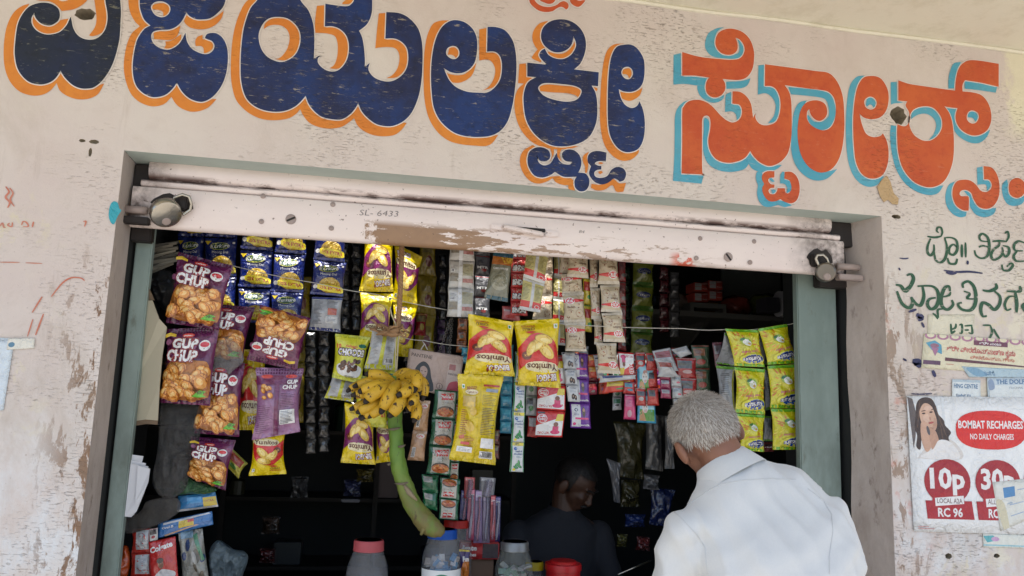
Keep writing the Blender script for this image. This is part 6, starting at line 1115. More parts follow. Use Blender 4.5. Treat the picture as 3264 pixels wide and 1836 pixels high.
for lab, q, Y, D in (('upper blue and yellow toothbrush pack pushed in at the left', 'd 1345,845 1625,815 1648,925 1335,965', .38, OB), ('lower blue toothbrush pack with a brush showing, at the left', 'd 1195,1045 1600,960 1610,1060 1185,1165', .35, OB2)): lone('toothbrush_pack', lab, 'toothbrush pack', 'toothbrush packs at the left', q, Y, D, T=.008, pinch=.0, rough=.3)
CO = Design(100, 150, (.50, .02, .02)); CO.text(WHI, 'Colgate', 46, 24, 17, 84, rot=-.12, bold=.04); CO.poly((.60, .60, .62), [(14, 118), (40, 96), (60, 98), (92, 112), (80, 132), (24, 138)], True); CO.ell((.30, .16, .11), 42, 78, 11, 15); CO.ell((.04, .03, .03), 40, 66, 13, 9); CO.ell((.06, .25, .05), 76, 142, 18, 9)
lone('toothpaste_pack', 'red toothpaste pack with a person in white at the bottom left', 'toothpaste pack', None, 'd 1120,1195 1325,1150 1350,1500 1140,1540', .33, CO, T=.010, pinch=.01, seed=3)
lone('calendar_card', 'small white and red card with black print beside the toothpaste pack', 'card', None, 'd 1125,1095 1190,1085 1190,1175 1130,1190', .335, D_sach((.5, .5, .5), (.06, .05, .06), (.4, .03, .03), '', 1), T=0)
CP = Design(100, 130, (.46, .03, .02)); CP.rect((.42, .44, .46), 24, 10, 96, 112); CP.lines((.18, .18, .2), 34, 26, 88, 12, 6, 2)
ladder('sachet_strip', 'red sachet strip with white printed panels at the bottom left', 'sachet strip', None, 'd', (1000, 1095), (1130, 1085), (1140, 1640), (975, 1640), 3, [CP], .34, T=.012)
bag('plastic_bag', 'dull orange red packet at the very bottom left', 'packet', 'd', [(905, 1240), (960, 1225), (985, 1330), (960, 1450), (890, 1470), (880, 1350)], .36, gm((.50, .07, .01)), .02, 7)
CLH = Design(100, 120, (.28, .28, .25)); r = random.Random(2)
for k in range(14): CLH.ell(r.choice(((.03, .06, .16), (.12, .10, .07), (.38, .36, .32))), r.uniform(10, 90), r.uniform(15, 110), r.uniform(8, 18), r.uniform(5, 10), r.uniform(0, 3), 8)
CLH.poly((.08, .25, .15), [(60, 10), (76, 6), (98, 60), (86, 62)]); CLH.rect((.2, .32, .42), 10, 0, 60, 14)
lone('cloth_pack', 'grey and blue patterned pack in clear wrap at the bottom left', 'pack', None, 'd 1345,1120 1530,1090 1590,1540 1380,1560', .36, CLH, T=.03, pinch=.02, seed=4)

# ------------------------------------------------------------------ counter, jars and boxes on it
ZC = float(at('e', 210, 1175, .3)[2]) - .235
ct = thing('shop_counter', 'dark wooden shop counter across the opening carrying the sweet jars', 'counter', (.5, .4, .3))
m = MB(); m.box((-.70, .245, ZC - .03), (1.56, .60, ZC), 0, .004); m.build('counter_top', WOOD, ct)
m = MB(); m.box((-.68, .26, .30), (1.54, .28, ZC - .03), 0, .003); m.build('front_panel', WOOD, ct)
for x in (-.68, 1.50):
    m = MB(); m.box((x, .281, .30), (x + .03, .58, ZC - .03), 0, .003); m.build('side_panel', WOOD, ct)
JPL = film('jar_plastic', (.50, .52, .56), .20, .08); JGL = film('jar_glass', (.5, .55, .53), .17, .05)
def cylprint(name, D, c, R, z0, z1, a0, a1, parent, lab=None):
    """print wrapped on a round jar; angles in degrees, -90 faces the street"""
    V = []; F = []; I = []; mats = [gm(D.base, .4, 0, False)]; N = 40; a0, a1 = math.radians(a0), math.radians(a1)
    def S(u, v, e=0): a = a0 + (a1 - a0) * u; r = (R(z1 + (z0 - z1) * v) if callable(R) else R) + e; return (c[0] + r * math.cos(a), c[1] + r * math.sin(a), c[2] + z1 + (z0 - z1) * v)
    for k in range(N + 1):
        for v in (0, .5, 1): V.append(S(k / N, v))
    for k in range(N):
        for q in (0, 1): F.append((k * 3 + q, k * 3 + q + 1, k * 3 + q + 4, k * 3 + q + 3)); I.append(0)
    mid = {}
    for k, (col, P, Tr) in enumerate(D.it):
        U = np.clip(np.stack([P[:, 0] / D.W, P[:, 1] / D.H], 1), .005, .995); U, Tr = subdiv(U, Tr, .06)
        if col not in mid: mid[col] = len(mats); mats.append(gm(col, .4, 0, False))
        o = len(V); V += [S(u, v, .0005 + .0001 * k) for u, v in U]
        for t in Tr:
            p, q, r = (U[z] for z in t); ar = (q[0] - p[0]) * (r[1] - p[1]) - (q[1] - p[1]) * (r[0] - p[0]); t = tuple(z + o for z in t); F.append(t[::-1] if ar > 0 else t); I.append(mid[col])
    o = mesh(name, V, F, mats, parent, True, I); return o
def jar(label, c, x, y, Y, R, zlid, lr_, lh, lidmat, wallm, fill=None, ribs=0, name='sweet_jar', grp='jars on the counter'):
    p = at(c, x, y, Y); H = zlid - ZC; o = thing(name, label, 'jar', (float(p[0]), Y, ZC), grp); cc = (float(p[0]), Y, ZC)
    hs = H - lh
    prof = [(0, .002), (R * .86, .002), (R * .97, .012), (R, .03), (R * .975, .045), (R, .06), (R, hs * .62), (R * .985, hs * .66), (R * .93, hs * .78), (R * .80, hs * .90), (lr_ * 1.0, hs * .975), (lr_ * .94, hs), (lr_ * .94, hs + lh * .7)]
    m = MB(); m.lathe(prof, cc, 40); b = m.build('jar_body', wallm, o, True)
    if ribs:
        me = b.data
        for v in me.vertices:
            z = v.co.z - ZC; a = math.atan2(v.co.y - Y, v.co.x - cc[0]); k = math.exp(-((z - hs * .8) / (hs * .12)) ** 2) * .03 * math.cos(a * ribs); v.co.x += (v.co.x - cc[0]) * k; v.co.y += (v.co.y - Y) * k
    m = MB(); m.lathe([(0, H), (lr_ * .86, H), (lr_ * .88, H - .003), (lr_ * .95, H - .001), (lr_, H - .006), (lr_ * 1.01, H - lh + .005), (lr_ * 1.025, H - lh + .003), (lr_ * 1.025, H - lh), (lr_ * .97, H - lh - .001)], cc, 120)
    for k_ in range(120 * 4, 120 * 6): v_ = m.V[k_]; f_ = 1 - .018 * (k_ % 3 == 0); m.V[k_] = (cc[0] + (v_[0] - cc[0]) * f_, cc[1] + (v_[1] - cc[1]) * f_, v_[2]); L = m.build('lid', lidmat, o, False); auto_smooth(L, 35)
    if fill:
        r = random.Random(len(label)); m = MB()
        for k in range(fill[1]):
            a = r.uniform(0, 6.28); q = math.sqrt(r.random()) * R * .78; z = r.uniform(.02, fill[2] * hs); bmx = bmesh.new(); bmesh.ops.create_cube(bmx, size=1); T_ = Matrix.Translation((cc[0] + q * math.cos(a), cc[1] + q * math.sin(a), ZC + z)) @ Matrix.Rotation(r.uniform(0, 3), 4, 'X') @ Matrix.Rotation(r.uniform(0, 3), 4, 'Z') @ Matrix.Diagonal((.028, .018, .008, 1)); bmesh.ops.transform(bmx, matrix=T_, verts=bmx.verts); m.bm(bmx, k % len(fill[0]))
        f = mesh('wrapped_sweets', m.V, m.F, [gm(q, .3) for q in fill[0]], o, False, m.I); f['kind'] = 'stuff'
    return o, cc, hs, H
def lidm(n_, c_): return flat(n_, c_, .38, .15, 60, .1)
jar('clear plastic jar with a pink screw lid, leftmost on the counter', 'e', 210, 1175, .30, .069, float(at('e', 210, 1175, .3)[2]), .050, .034, lidm('pink_lid', (.72, .16, .18)), JPL, (((.28, .2, .2), (.3, .3, .32)), 30, .25))
o, cc, hs, H = jar('clear plastic jar with a blue lid and a green shield label', 'e', 765, 1090, .32, .067, float(at('e', 765, 1092, .32)[2]), .050, .030, lidm('blue_lid', (.02, .13, .60)), JPL, (((.1, .3, .5), (.5, .52, .55), (.05, .2, .4), (.45, .4, .35)), 70, .74))
d = Design(100, 62, (.68, .71, .72)); d.rect((.03, .12, .42), 0, 44, 100, 62); d.poly((.68, .71, .72), [(0, 20), (0, 46), (20, 56), (50, 60), (66, 48), (72, 30)], True); d.poly((.01, .18, .10), [(33, 12), (48, 6), (64, 12), (64, 28), (58, 40), (48, 48), (39, 40), (33, 28)], True); d.text(WHI, 'VICKS', 48, 24, 9, 27, bold=.05)
cylprint('printed_label', d, cc, .0685, hs * .10, hs * .60, -165, -15, o)
jar('clear jar with a red lid half hidden behind the blue lidded jar', 'e', 872, 1022, .46, .060, float(at('e', 860, 1022, .46)[2]), .046, .026, lidm('red_lid', (.55, .03, .02)), JPL, (((.2, .12, .1), (.25, .25, .25)), 20, .3))
o, cc, hs, H = jar('ribbed clear jar with a silver lid, right of the jar with the shield', 'e', 1310, 1187, .36, .068, float(at('e', 1310, 1187, .36)[2]), .050, .030, flat('silver_lid', (.42, .43, .43), .35, .15, 60, .1, .6), JGL, (((.35, .38, .36), (.03, .12, .08), (.3, .32, .34)), 60, .72), 16)
d = Design(100, 50, (.66, .70, .70)); d.poly((.08, .40, .08), [(10, 16), (30, 8), (50, 18), (70, 8), (90, 16), (80, 30), (50, 26), (20, 30)], True); d.text((.02, .2, .3), 'green mint', 50, 30, 8, 50, bold=.03); d.rect((.03, .25, .4), 0, 42, 100, 50)
cylprint('printed_label', d, cc, .0695, hs * .06, hs * .36, -165, -15, o)
jar('small jar with a yellow lid behind the silver lidded jar', 'e', 1458, 1338, .50, .036, float(at('e', 1458, 1338, .5)[2]), .034, .028, lidm('yellow_lid', (.60, .48, .02)), JPL, (((.4, .3, .02),), 10, .5))
# red tub
zt = float(at('e', 1675, 1330, .45)[2]); pt = at('e', 1675, 1330, .45); o = thing('red_tub', 'round red plastic tub with a stepped lid on the counter', 'tub', (float(pt[0]), .45, ZC))
RM = lidm('red_plastic', (.42, .012, .015)); RT = .066
m = MB(); m.lathe([(0, 0), (RT * .86, 0), (RT * .93, .01), (RT * .96, max(.03, zt - ZC - .03))], (pt[0], .45, ZC), 40); m.build('tub_body', RM, o, True)
hz = zt - ZC; m = MB(); m.lathe([(0, hz), (RT * .70, hz), (RT * .76, hz - .004), (RT * .80, hz - .009), (RT * 1.0, hz - .010), (RT * 1.02, hz - .014), (RT * 1.02, hz - .032), (RT * .97, hz - .033)], (pt[0], .45, ZC), 44); auto_smooth(m.build('lid', RM, o), 35)
# toothpaste box, orange pack, pack of toothbrushes
d = Design(100, 58, (.40, .02, .025)); d.rect((.03, .02, .03), 56, 3, 98, 55); d.text(WHI, 'Colgate', 10, 18, 17, 62, bold=.04); d.text(WHI, 'Toothbrushes', 6, 42, 12, 66, bold=.03)
o = crate('toothbrush_box', 'red display box with white writing behind the jars', 'box', 'e', (905, 1195), (1190, 1325), .52, .06, d)
m = MB(); p, q = at('e', 930, 1325, .53), at('e', 1150, 1449, .53); m.box((p[0], .54, ZC), (q[0], .62, p[2] - .003), 0, .003); tag(m.build('brown_box', flat('brown_board', (.13, .08, .055), .7)), 'brown carton under the red toothbrush display box', 'box')
lone('snack_packet', 'small purple and orange packet standing between two jars', 'snack packet', None, 'e 885,1245 972,1250 968,1520 880,1520', .40, (lambda d: (d.poly((.60, .18, .02), [(30, 70), (90, 50), (96, 130), (20, 140)], True), d.rect((.6, .45, .03), 4, 2, 96, 12), d.text(WHI, 'Fun', 62, 48, 22, 60, bold=.05), d)[-1])(Design(100, 190, (.05, .03, .14))), T=.02, seed=3)
BLI = film('blister_clear', (.34, .30, .42), .40, .1)
tbs = [('e 930,700 1010,705 1000,870 925,860', (.32, .03, .04)), ('e 1045,700 1165,710 1150,860 1040,850', (.16, .17, .20)), ('e 905,800 965,800 955,1060 890,1060', (.02, .03, .18)), ('e 960,790 1010,790 1000,1180 940,1180', (.30, .06, .12)), ('e 1010,800 1065,800 1062,1200 995,1200', (.20, .14, .28)), ('e 1070,800 1125,800 1120,1200 1062,1200', (.26, .22, .34)), ('e 1128,840 1165,840 1160,1190 1122,1190', (.30, .03, .05)), ('e 1160,850 1205,850 1195,1190 1150,1190', (.03, .03, .14))]
names = ['red topped toothbrush blister hung high', 'grey hanger tab toothbrush blister', 'navy toothbrush blister leftmost of the bunch', 'pink toothbrush blister in the bunch', 'lilac toothbrush blister in the middle of the bunch', 'pale lilac toothbrush blister in the bunch', 'narrow red toothbrush blister in the bunch', 'dark navy toothbrush blister rightmost of the bunch']
for k, (q, c_) in enumerate(tbs):
    Q = quad(q, .44 + .012 * (k % 3)); w_ = np.linalg.norm(Q[1] - Q[0]); h_ = np.linalg.norm(Q[3] - Q[0]); o = thing('toothbrush_blister', names[k] + ' above the red display box', 'toothbrush', tuple((Q[0] + Q[1]) / 2), 'toothbrush blisters above the jars')
    D = Design(100, 300, c_); D.rect(tuple(min(1, v * 1.8 + .08) for v in c_), 10, 8, 90, 60); D.text(WHI, 'Colgate', 50, 34, 14, 74); packet('backing_card', Q, D, T=0, parent=o, wr=.5, nu=4, nv=6)
    md = [(a + b) / 2 for a, b in zip((Q[0], Q[0]), (Q[1], Q[1]))][0]; bt = (Q[2] + Q[3]) / 2; n0 = np.array((0, -.010, 0)); P = [md * (1 - t) + bt * t + n0 + np.array((.003 * math.sin(t * 5), 0, 0)) for t in np.linspace(.12, .95, 9)]
    m = MB(); m.tube(P, [.0035, .0035, .003, .0025, .0035, .0045, .0045, .004, .003], 7); m.build('toothbrush', gm((.40, .42, .50) if k % 2 else (.45, .10, .14), .3), o, True)
    m = MB(); m.tube([p + np.array((0, -.0, 0)) for p in P], [w_ * .24] * 9, 8); m.build('blister', BLI, o, True)
m = MB(); a, b = at('e', 2085, 1440, .7), at('e', 2335, 1330, .75); m.tube([a, b], .004, 8); tag(m.build('metal_rod', STL, None, True), 'thin shiny metal rod slanting in the dark beside the customer', 'rod')
m = MB(); a, b = at('e', 0, 870, 1.5), at('e', 140, 895, 1.5); m.box((a[0], 1.5, b[2]), (b[0], 1.56, a[2]), 0, .004); tag(m.build('clear_case', flat('bluish_plastic', (.08, .09, .13), .3)), 'small bluish plastic case glinting in the dark left of the stalk', 'case')

# ------------------------------------------------------------------ banana bunch on its stalk
bb = thing('banana_bunch', 'small spotted yellow bananas on a thick green stalk hanging from the rope', 'banana bunch', tuple(at('e', 400, 0, .2)))
s = NT('banana_skin'); c = s.mix(s.ramp(s.noise(14, 4, .6), .4, .7), (.60, .36, .025), (.46, .27, .02)); c = s.mix(s.ramp(s.noise(75, 4, .6, (1, 1, .6)), .585, .63), c, (.06, .03, .012)); c = s.mix(s.ramp(s.noise(20, 5, .7, off=(3, 3, 3)), .62, .70, 0, .8), c, (.20, .10, .03)); BAN = s.out(c, .48, s.bump(s.noise(40, 3), .3, .003), spec=.4)
TIP = flat('banana_tip', (.03, .022, .018), .8, .6)
s = NT('banana_stalk'); x_, y_, z_ = s.xyz(); c = s.mix(s.ramp(s.noise(9, 5, .6, (1, 1, .4)), .38, .68), (.10, .205, .025), (.17, .25, .04)); c = s.mix(s.math('MULTIPLY', s.ramp(z_, 1.36, 1.20), s.ramp(s.noise(14, 5, .7, (1, 1, .6)), .34, .55)), c, (.15, .125, .04)); c = s.mix(s.ramp(s.noise(30, 5, .7, (1.5, 1, .3), off=(4, 1, 2)), .63, .68), c, (.05, .035, .02)); STK = s.out(c, .5, s.bump(s.noise(26, 4, .6, (2, 2, .3)), .6, .006), spec=.4)
W_ = lambda x, y, Y: at('e', x, y, Y)
SP_ = [(W_(400, -60, .22), .030), (W_(400, 60, .22), .026), (W_(402, 200, .22), .025), (W_(405, 330, .22), .024), (W_(415, 450, .22), .0245), (W_(425, 580, .215), .027), (W_(450, 690, .21), .0255), (W_(475, 750, .205), .027), (W_(510, 850, .20), .028), (W_(565, 950, .19), .031), (W_(640, 1045, .18), .034), (W_(700, 1090, .175), .030), (W_(745, 1115, .172), .022), (W_(770, 1140, .17), .009)]
P = []; R_ = []
for i in range(len(SP_) - 1):
    p0, p1, p2, p3 = SP_[max(i - 1, 0)], SP_[i], SP_[i + 1], SP_[min(i + 2, len(SP_) - 1)]
    for j in range(6):
        t = j / 6; P.append(.5 * ((2 * p1[0]) + (-p0[0] + p2[0]) * t + (2 * p0[0] - 5 * p1[0] + 4 * p2[0] - p3[0]) * t * t + (-p0[0] + 3 * p1[0] - 3 * p2[0] + p3[0]) * t ** 3)); R_.append(p1[1] * (1 - t) + p2[1] * t)
P.append(SP_[-1][0]); R_.append(SP_[-1][1])
for k, f in enumerate(R_): R_[k] = f * (1 + .02 * math.sin(k * 1.9))
m = MB(); m.tube(P, R_, 20)
m.V = [tuple(Vector(v) + Vector((mnoise.noise(Vector(v) * 30), mnoise.noise(Vector(v) * 30 + Vector((5, 0, 0))), 0)) * .0035) for v in m.V]
m.build('stalk', STK, bb, True)
for k, (x, y, dx) in enumerate(((395, 335, 55), (455, 465, 30), (360, 600, 12), (462, 745, 62))):
    a, b = W_(x - dx, y + 8, .190), W_(x + dx, y - 6, .190); md = (a + b) / 2 + (0, -.014, -.002); m = MB(); m.tube([a + (0, .012, 0), a * .6 + md * .4, md, b * .6 + md * .4, b + (0, .012, 0)], [.001, .0035, .005, .0035, .001], 6); m.build('leaf_scar', flat('dry_scar', (.16, .13, .09), .9), bb, True)
a = W_(470, 755, .182); b = W_(570, 880, .17); m = MB(); m.tube([a, (a + b) / 2 + (-.004, -.006, 0), b], [.004, .009, .003], 6); m.build('dry_bract', flat('dry_straw', (.36, .28, .18), .9, .8, 60, .5, stretch=(3, 3, .4)), bb, True)
a = W_(640, 1050, .165); b = W_(600, 1140, .155); m = MB(); m.tube([a, (a + b) / 2, b], [.012, .009, .004], 8); m.build('stub', STK, bb, True)
def banana(pl, r=.0175):
    p0, p1, p2 = (W_(x, y, Y) for x, y, Y in pl); ct_ = 2 * p1 - (p0 + p2) / 2; N = 12; PP = []; RR = []
    for k in range(N + 1):
        t = k / N; PP.append((1 - t) ** 2 * p0 + 2 * t * (1 - t) * ct_ + t * t * p2); RR.append(r * (.42 + .58 * math.sin(math.pi * min(1, max(0, t * .95 + .03))) ** .55) if t < .93 else r * .38)
    mb = MB(); mb.tube(PP[:-1], RR[:-1], 10)
    c0 = np.mean(PP, 0)
    o = mb.build('banana', BAN, bb, True); mb = MB(); mb.tube([PP[-2], PP[-1], PP[-1] + (PP[-1] - PP[-2]) * .35], [r * .5, r * .36, r * .24], 8); mb.build('tip', TIP, o, True)
BL = [((400, 10, .21), (300, -55, .15), (185, -75, .14), .021), ((395, 30, .20), (250, -15, .15), (95, 20, .13), .0185), ((400, 20, .22), (200, -5, .17), (45, 55, .15), .017), ((395, 30, .19), (250, 60, .12), (80, 85, .10), .018), ((390, 0, .18), (260, 20, .10), (135, 60, .085), .022),
      ((400, 40, .18), (280, 50, .09), (180, 140, .075), .0235), ((395, 60, .2), (230, 130, .14), (70, 190, .12), .018), ((400, 80, .19), (250, 150, .11), (120, 215, .10), .019), ((400, 90, .2), (290, 160, .12), (150, 265, .11), .0185), ((400, 100, .19), (310, 170, .11), (205, 250, .10), .019), ((400, 60, .19), (290, 170, .13), (140, 250, .13), .017),
      ((430, 0, .18), (375, 70, .09), (300, 215, .08), .023), ((440, 30, .18), (440, 130, .09), (362, 245, .075), .0235), ((420, 10, .18), (500, 40, .10), (425, 85, .065), .021), ((430, -20, .2), (560, -60, .14), (545, 60, .10), .021), ((430, -30, .2), (600, -20, .16), (612, 120, .15), .019),
      ((440, 10, .2), (540, 90, .12), (520, 150, .07), .020), ((450, 60, .2), (560, 160, .14), (545, 285, .12), .0195), ((450, 40, .21), (520, 140, .15), (490, 190, .14), .018), ((380, -10, .23), (470, -80, .19), (570, -50, .18), .018), ((430, 0, .22), (545, -20, .15), (590, 80, .14), .018)]
for q in BL: banana(q[:3], q[3])

# ------------------------------------------------------------------ people
def remesh(m, vox=.007, it=6):
    me = bpy.data.meshes.new('tmp'); me.from_pydata(m.V, [], m.F); o = bpy.data.objects.new('tmp', me); COL.objects.link(o)
    r = o.modifiers.new('r', 'REMESH'); r.mode = 'VOXEL'; r.voxel_size = vox; q = o.modifiers.new('s', 'SMOOTH'); q.factor = .5; q.iterations = it
    dg = bpy.context.evaluated_depsgraph_get(); out = bpy.data.meshes.new_from_object(o.evaluated_get(dg)); bpy.data.objects.remove(o); bpy.data.meshes.remove(me); return out
def ellip(m, c, r, R=None, seg=24):
    bmx = bmesh.new(); bmesh.ops.create_uvsphere(bmx, u_segments=seg, v_segments=seg // 2, radius=1)
    for v in bmx.verts:
        p = Vector((v.co.x * r[0], v.co.y * r[1], v.co.z * r[2])); v.co = (R @ p if R else p) + Vector(c)
    return m.bm(bmx)
def caps(m, P, R_):
    m.tube(P, R_, 16)
    for p, r in zip(P, R_): ellip(m, p, (r, r, r), None, 16)
def skin(name, col):
    s = NT(name); c = s.mix(s.ramp(s.noise(12, 4), .4, .7), col, tuple(v * .82 for v in col)); return s.out(c, .5, s.bump(s.noise(90, 4), .25, .002), spec=.4)
def rings(m, L, n=28):
    V = []; F = []
    for (z, cx, cy, hw, hd, sl) in L:
        for j in range(n):
            a = 2 * math.pi * j / n; ca, sa = math.cos(a), math.sin(a); x = hw * math.copysign(abs(ca) ** .85, ca); V.append((cx + x, cy + hd * math.copysign(abs(sa) ** .9, sa), z + sl * x))
    for k in range(len(L) - 1):
        for j in range(n): F.append((k * n + j, k * n + (j + 1) % n, (k + 1) * n + (j + 1) % n, (k + 1) * n + j))
    F.append(tuple(range(n))[::-1]); F.append(tuple((len(L) - 1) * n + j for j in range(n))); m.add(V, F)
def person(label, hc, HR, neck, torso, arms, hips, skm, shm, trm, hairm, face, hairfn, coll, shirtwr=.006, feet_z=.12, strands=0, seed=1):
    o = thing('person', label, 'person', (hips[0][0], hips[0][1], feet_z)); hc = Vector(hc)
    T = lambda p: HR @ Vector(p) + hc
    m = MB(); Rm = HR.to_3x3()
    ellip(m, T((0, -.008, .012)), (.079, .094, .086), Rm); ellip(m, T((0, .038, -.035)), (.060, .058, .072), Rm); ellip(m, T((0, .050, -.075)), (.044, .042, .038), Rm)
    m.tube([T((0, .092, .000)), T((0, .104, -.028)), T((0, .112, -.042))], [.008, .011, .014], 8); ellip(m, T((0, .105, -.043)), (.017, .013, .011), Rm, 10)
    ellip(m, T((0, .088, -.066)), (.024, .010, .005), Rm, 10); ellip(m, T((0, .086, -.075)), (.021, .011, .006), Rm, 10)
    for sx in (-1, 1):
        ellip(m, T((sx * .030, .086, .014)), (.020, .010, .007), Rm, 10); ellip(m, T((sx * .036, .068, -.030)), (.020, .024, .020), Rm, 12)
        ellip(m, T((sx * .095, -.004, -.026)), (.012, .022, .034), Rm @ Matrix.Rotation(sx * .35, 3, 'Z'), 14); ellip(m, T((sx * .083, .008, -.050)), (.008, .010, .012), Rm, 10)
    caps(m, [neck[0], T((0, -.020, -.055))], [.058, .054]); caps(m, [neck[0], T((0, .010, -.07))], [.045, .042])
    for A in arms:
        e, w_ = Vector(A['elbow']), Vector(A['wrist']); caps(m, [e * .5 + w_ * .5, w_], [.033, .026]); d = (w_ - e).normalized(); u = d.cross(Vector((0, 0, 1))).normalized() * (1 if A['side'] > 0 else -1); pc = w_ + d * .045; bx_ = Matrix((u, d, u.cross(d))).transposed()
        ellip(m, pc, (.040, .052, .014), bx_)
        for q, ln in zip((-1.5, -.5, .5, 1.5), (.060, .070, .066, .052)):
            b0_ = pc + d * .035 + u * q * .019; caps(m, [b0_, b0_ + d * ln * .5 + Vector((0, 0, .004)), b0_ + d * ln - Vector((0, 0, .008))], [.0095, .009, .0075])
        t0 = pc - d * .015 - u * .034; caps(m, [t0, t0 - u * .022 + d * .028, t0 - u * .024 + d * .056], [.012, .010, .008])
    caps(m, [neck[0], Vector(hips[0]) + Vector((0, 0, .05))], [.055, .07])
    for A in arms: caps(m, [neck[0], Vector(A['shoulder']), Vector(A['elbow']), Vector(A['elbow']) * .5 + Vector(A['wrist']) * .5], [.04, .04, .034, .030])
    me = remesh(m, .005, 3); me.name = 'body'; link('body', me, o, [skm], True)
    if face:
        for sx in (-1, 1):
            m = MB(); ellip(m, T((sx * .030, .0855, -.001)), (.011, .009, .004), Rm, 12); m.build('eye', flat('lowered_eyelid', (.05, .028, .02), .5), o, True)
            m = MB(); m.tube([T((sx * .012, .097, .016)), T((sx * .030, .098, .022)), T((sx * .048, .086, .016))], [.003, .005, .0025], 6); m.build('eyebrow', hairm[0], o, True)
        m = MB(); m.tube([T((-.028, .092, -.064)), T((-.012, .104, -.057)), T((0, .106, -.056)), T((.012, .104, -.057)), T((.028, .092, -.064))], [.003, .007, .007, .007, .003], 8); m.build('moustache', hairm[0], o, True)
    # hair cap following the skull, plus strands
    bmx = bmesh.new(); bmesh.ops.create_uvsphere(bmx, u_segments=56, v_segments=36, radius=1); kill = []; sk0 = []
    for v in bmx.verts:
        p = v.co.copy(); q = Vector((p.x * .0835, p.y * .0985 - .008, p.z * .0915 + .013)); v.co = q
    for f in bmx.faces:
        cm = f.calc_center_median(); dn = mnoise.noise(cm * 70) * .005
        if hairfn(cm): sk0.append((cm.copy(), f.normal.copy(), f.calc_area() * (1 if hairfn(cm - Vector((0, 0, .012))) else .45)))
        if not hairfn(cm - Vector((0, 0, .009 + dn))): kill.append(f)
    bmesh.ops.delete(bmx, geom=kill, context='FACES')
    sk = sk0
    for v in bmx.verts: v.co = T(v.co + v.co.normalized() * .0025 * mnoise.noise(v.co * 60))
    m = MB(); m.bm(bmx); ho = m.build('hair', hairm[0], o, True); fix_normals(ho)
    r = random.Random(seed); wts = list(__import__('itertools').accumulate(a[2] for a in sk)); wh = Vector((-.015, -.055, .085)); V = []; F = []; I = []
    for k in range(strands):
        c_, n_, _ = r.choices(sk, cum_weights=wts)[0]; c_ = c_ + Vector((r.uniform(-1, 1), r.uniform(-1, 1), r.uniform(-1, 1))) * .004
        t_ = (c_ - wh); t_ -= n_ * t_.dot(n_); t_ = t_.normalized() if t_.length > 1e-4 else Vector((1, 0, 0)); t_ = (t_ + Vector((r.uniform(-.3, .3), r.uniform(-.3, .3), r.uniform(-.3, .3)))).normalized()
        L = r.uniform(.009, .017); sd = t_.cross(n_).normalized() * r.uniform(.0003, .0007); a = c_ - n_ * .001; b = c_ + t_ * L * .55 + n_ * .003; e = c_ + t_ * L + n_ * r.uniform(.0005, .0035)
        bs = len(V); V += [tuple(T(q)) for q in (a - sd, a + sd, b + sd * .8, b - sd * .8, e)]; F += [(bs, bs + 1, bs + 2, bs + 3), (bs + 3, bs + 2, bs + 4)]; q = r.randrange(len(hairm)); I += [q, q]
    if strands: st = mesh('hair_strands', V, F, list(hairm), ho, True, I); st['kind'] = 'stuff'
    # shirt
    m = MB(); rings(m, torso)
    for A in arms:
        s_, e = Vector(A['shoulder']), Vector(A['elbow']); w_ = Vector(A['wrist']); caps(m, [s_, s_ * .55 + e * .45, e], [A.get('r', .066), .060, .053]); caps(m, [e, e * .45 + w_ * .55], [.050, .042])
    me = remesh(m, .0065, 7); me.name = 'shirt'; NN = [Vector(q.vector) for q in me.vertex_normals]
    for v, nn in zip(me.vertices, NN):
        p = v.co.copy()
        f1 = mnoise.noise(Vector((p.x * 15 + p.z * 7, p.y * 8, p.z * 3.5 + seed))); f2 = mnoise.noise(Vector((p.x * 11 - p.z * 13, p.y * 9, p.z * 10 + 7))); rg = (1 - abs(f1) * 3); amt = shirtwr * ((max(rg, -.3)) * .45 + f2 * .9)
        v.co = p + nn * amt * .8
    link('shirt', me, o, [shm], True)
    # collar: folded band
    cc, cR, r0, r1, h = coll; m = MB(); V = []; F = []; N = 40
    for j in range(N + 1):
        a = math.radians(-250 + 320 * j / N + 0); ca, sa = math.cos(a), math.sin(a)
        for (rr, zz) in ((r0 * .97, -h * .9), (r0 * .97, 0), (r0 * .99, .0035), (r0 * 1.03, .002), ((r0 + r1) / 2 * 1.02, -h * .5), (r1, -h), (r1 * .985, -h * 1.0)): V.append(Vector(cc) + cR @ Vector((rr * ca, rr * sa * .95, zz)))
    K = 7
    for j in range(N):
        for k in range(K - 1): F.append((j * K + k, j * K + k + 1, (j + 1) * K + k + 1, (j + 1) * K + k))
    m.add(V, F); co = m.build('collar', shm, o); fix_normals(co); auto_smooth(co, 60)
    # trousers and shoes
    m = MB(); hx, hy, hz_ = hips[0]; rings(m, [(hz_ - .06, hx, hy, .155, .11, 0), (hz_ + .10, hx, hy + .01, .155, .11, 0)])
    for sx in (-1, 1): caps(m, [(hx + sx * .085, hy, hz_ - .02), (hx + sx * .10, hy - .005, (hz_ + feet_z) / 2), (hx + sx * .10, hy - .02, feet_z + .06)], [.088, .066, .052])
    me = remesh(m, .010, 5); me.name = 'trousers'; link('trousers', me, o, [trm], True)
    for sx in (-1, 1): m = MB(); caps(m, [(hx + sx * .10, hy - .03, feet_z + .038), (hx + sx * .105, hy + .06, feet_z + .034), (hx + sx * .11, hy + .15, feet_z + .028)], [.038, .034, .027]); me = remesh(m, .007, 3); me.name = 'shoe'; link('shoe', me, o, [flat('black_leather', (.02, .018, .016), .4)], True)
    return o
s = NT('white_cotton'); WS = s.out(s.mix(s.noise(300, 2), (.55, .565, .56), (.61, .62, .61)), .8, s.bump(s.noise(7, 3, .5, (1.5, 1, .5), .5), .5, .012), spec=.2); s.b.inputs['Sheen Weight'].default_value = .2
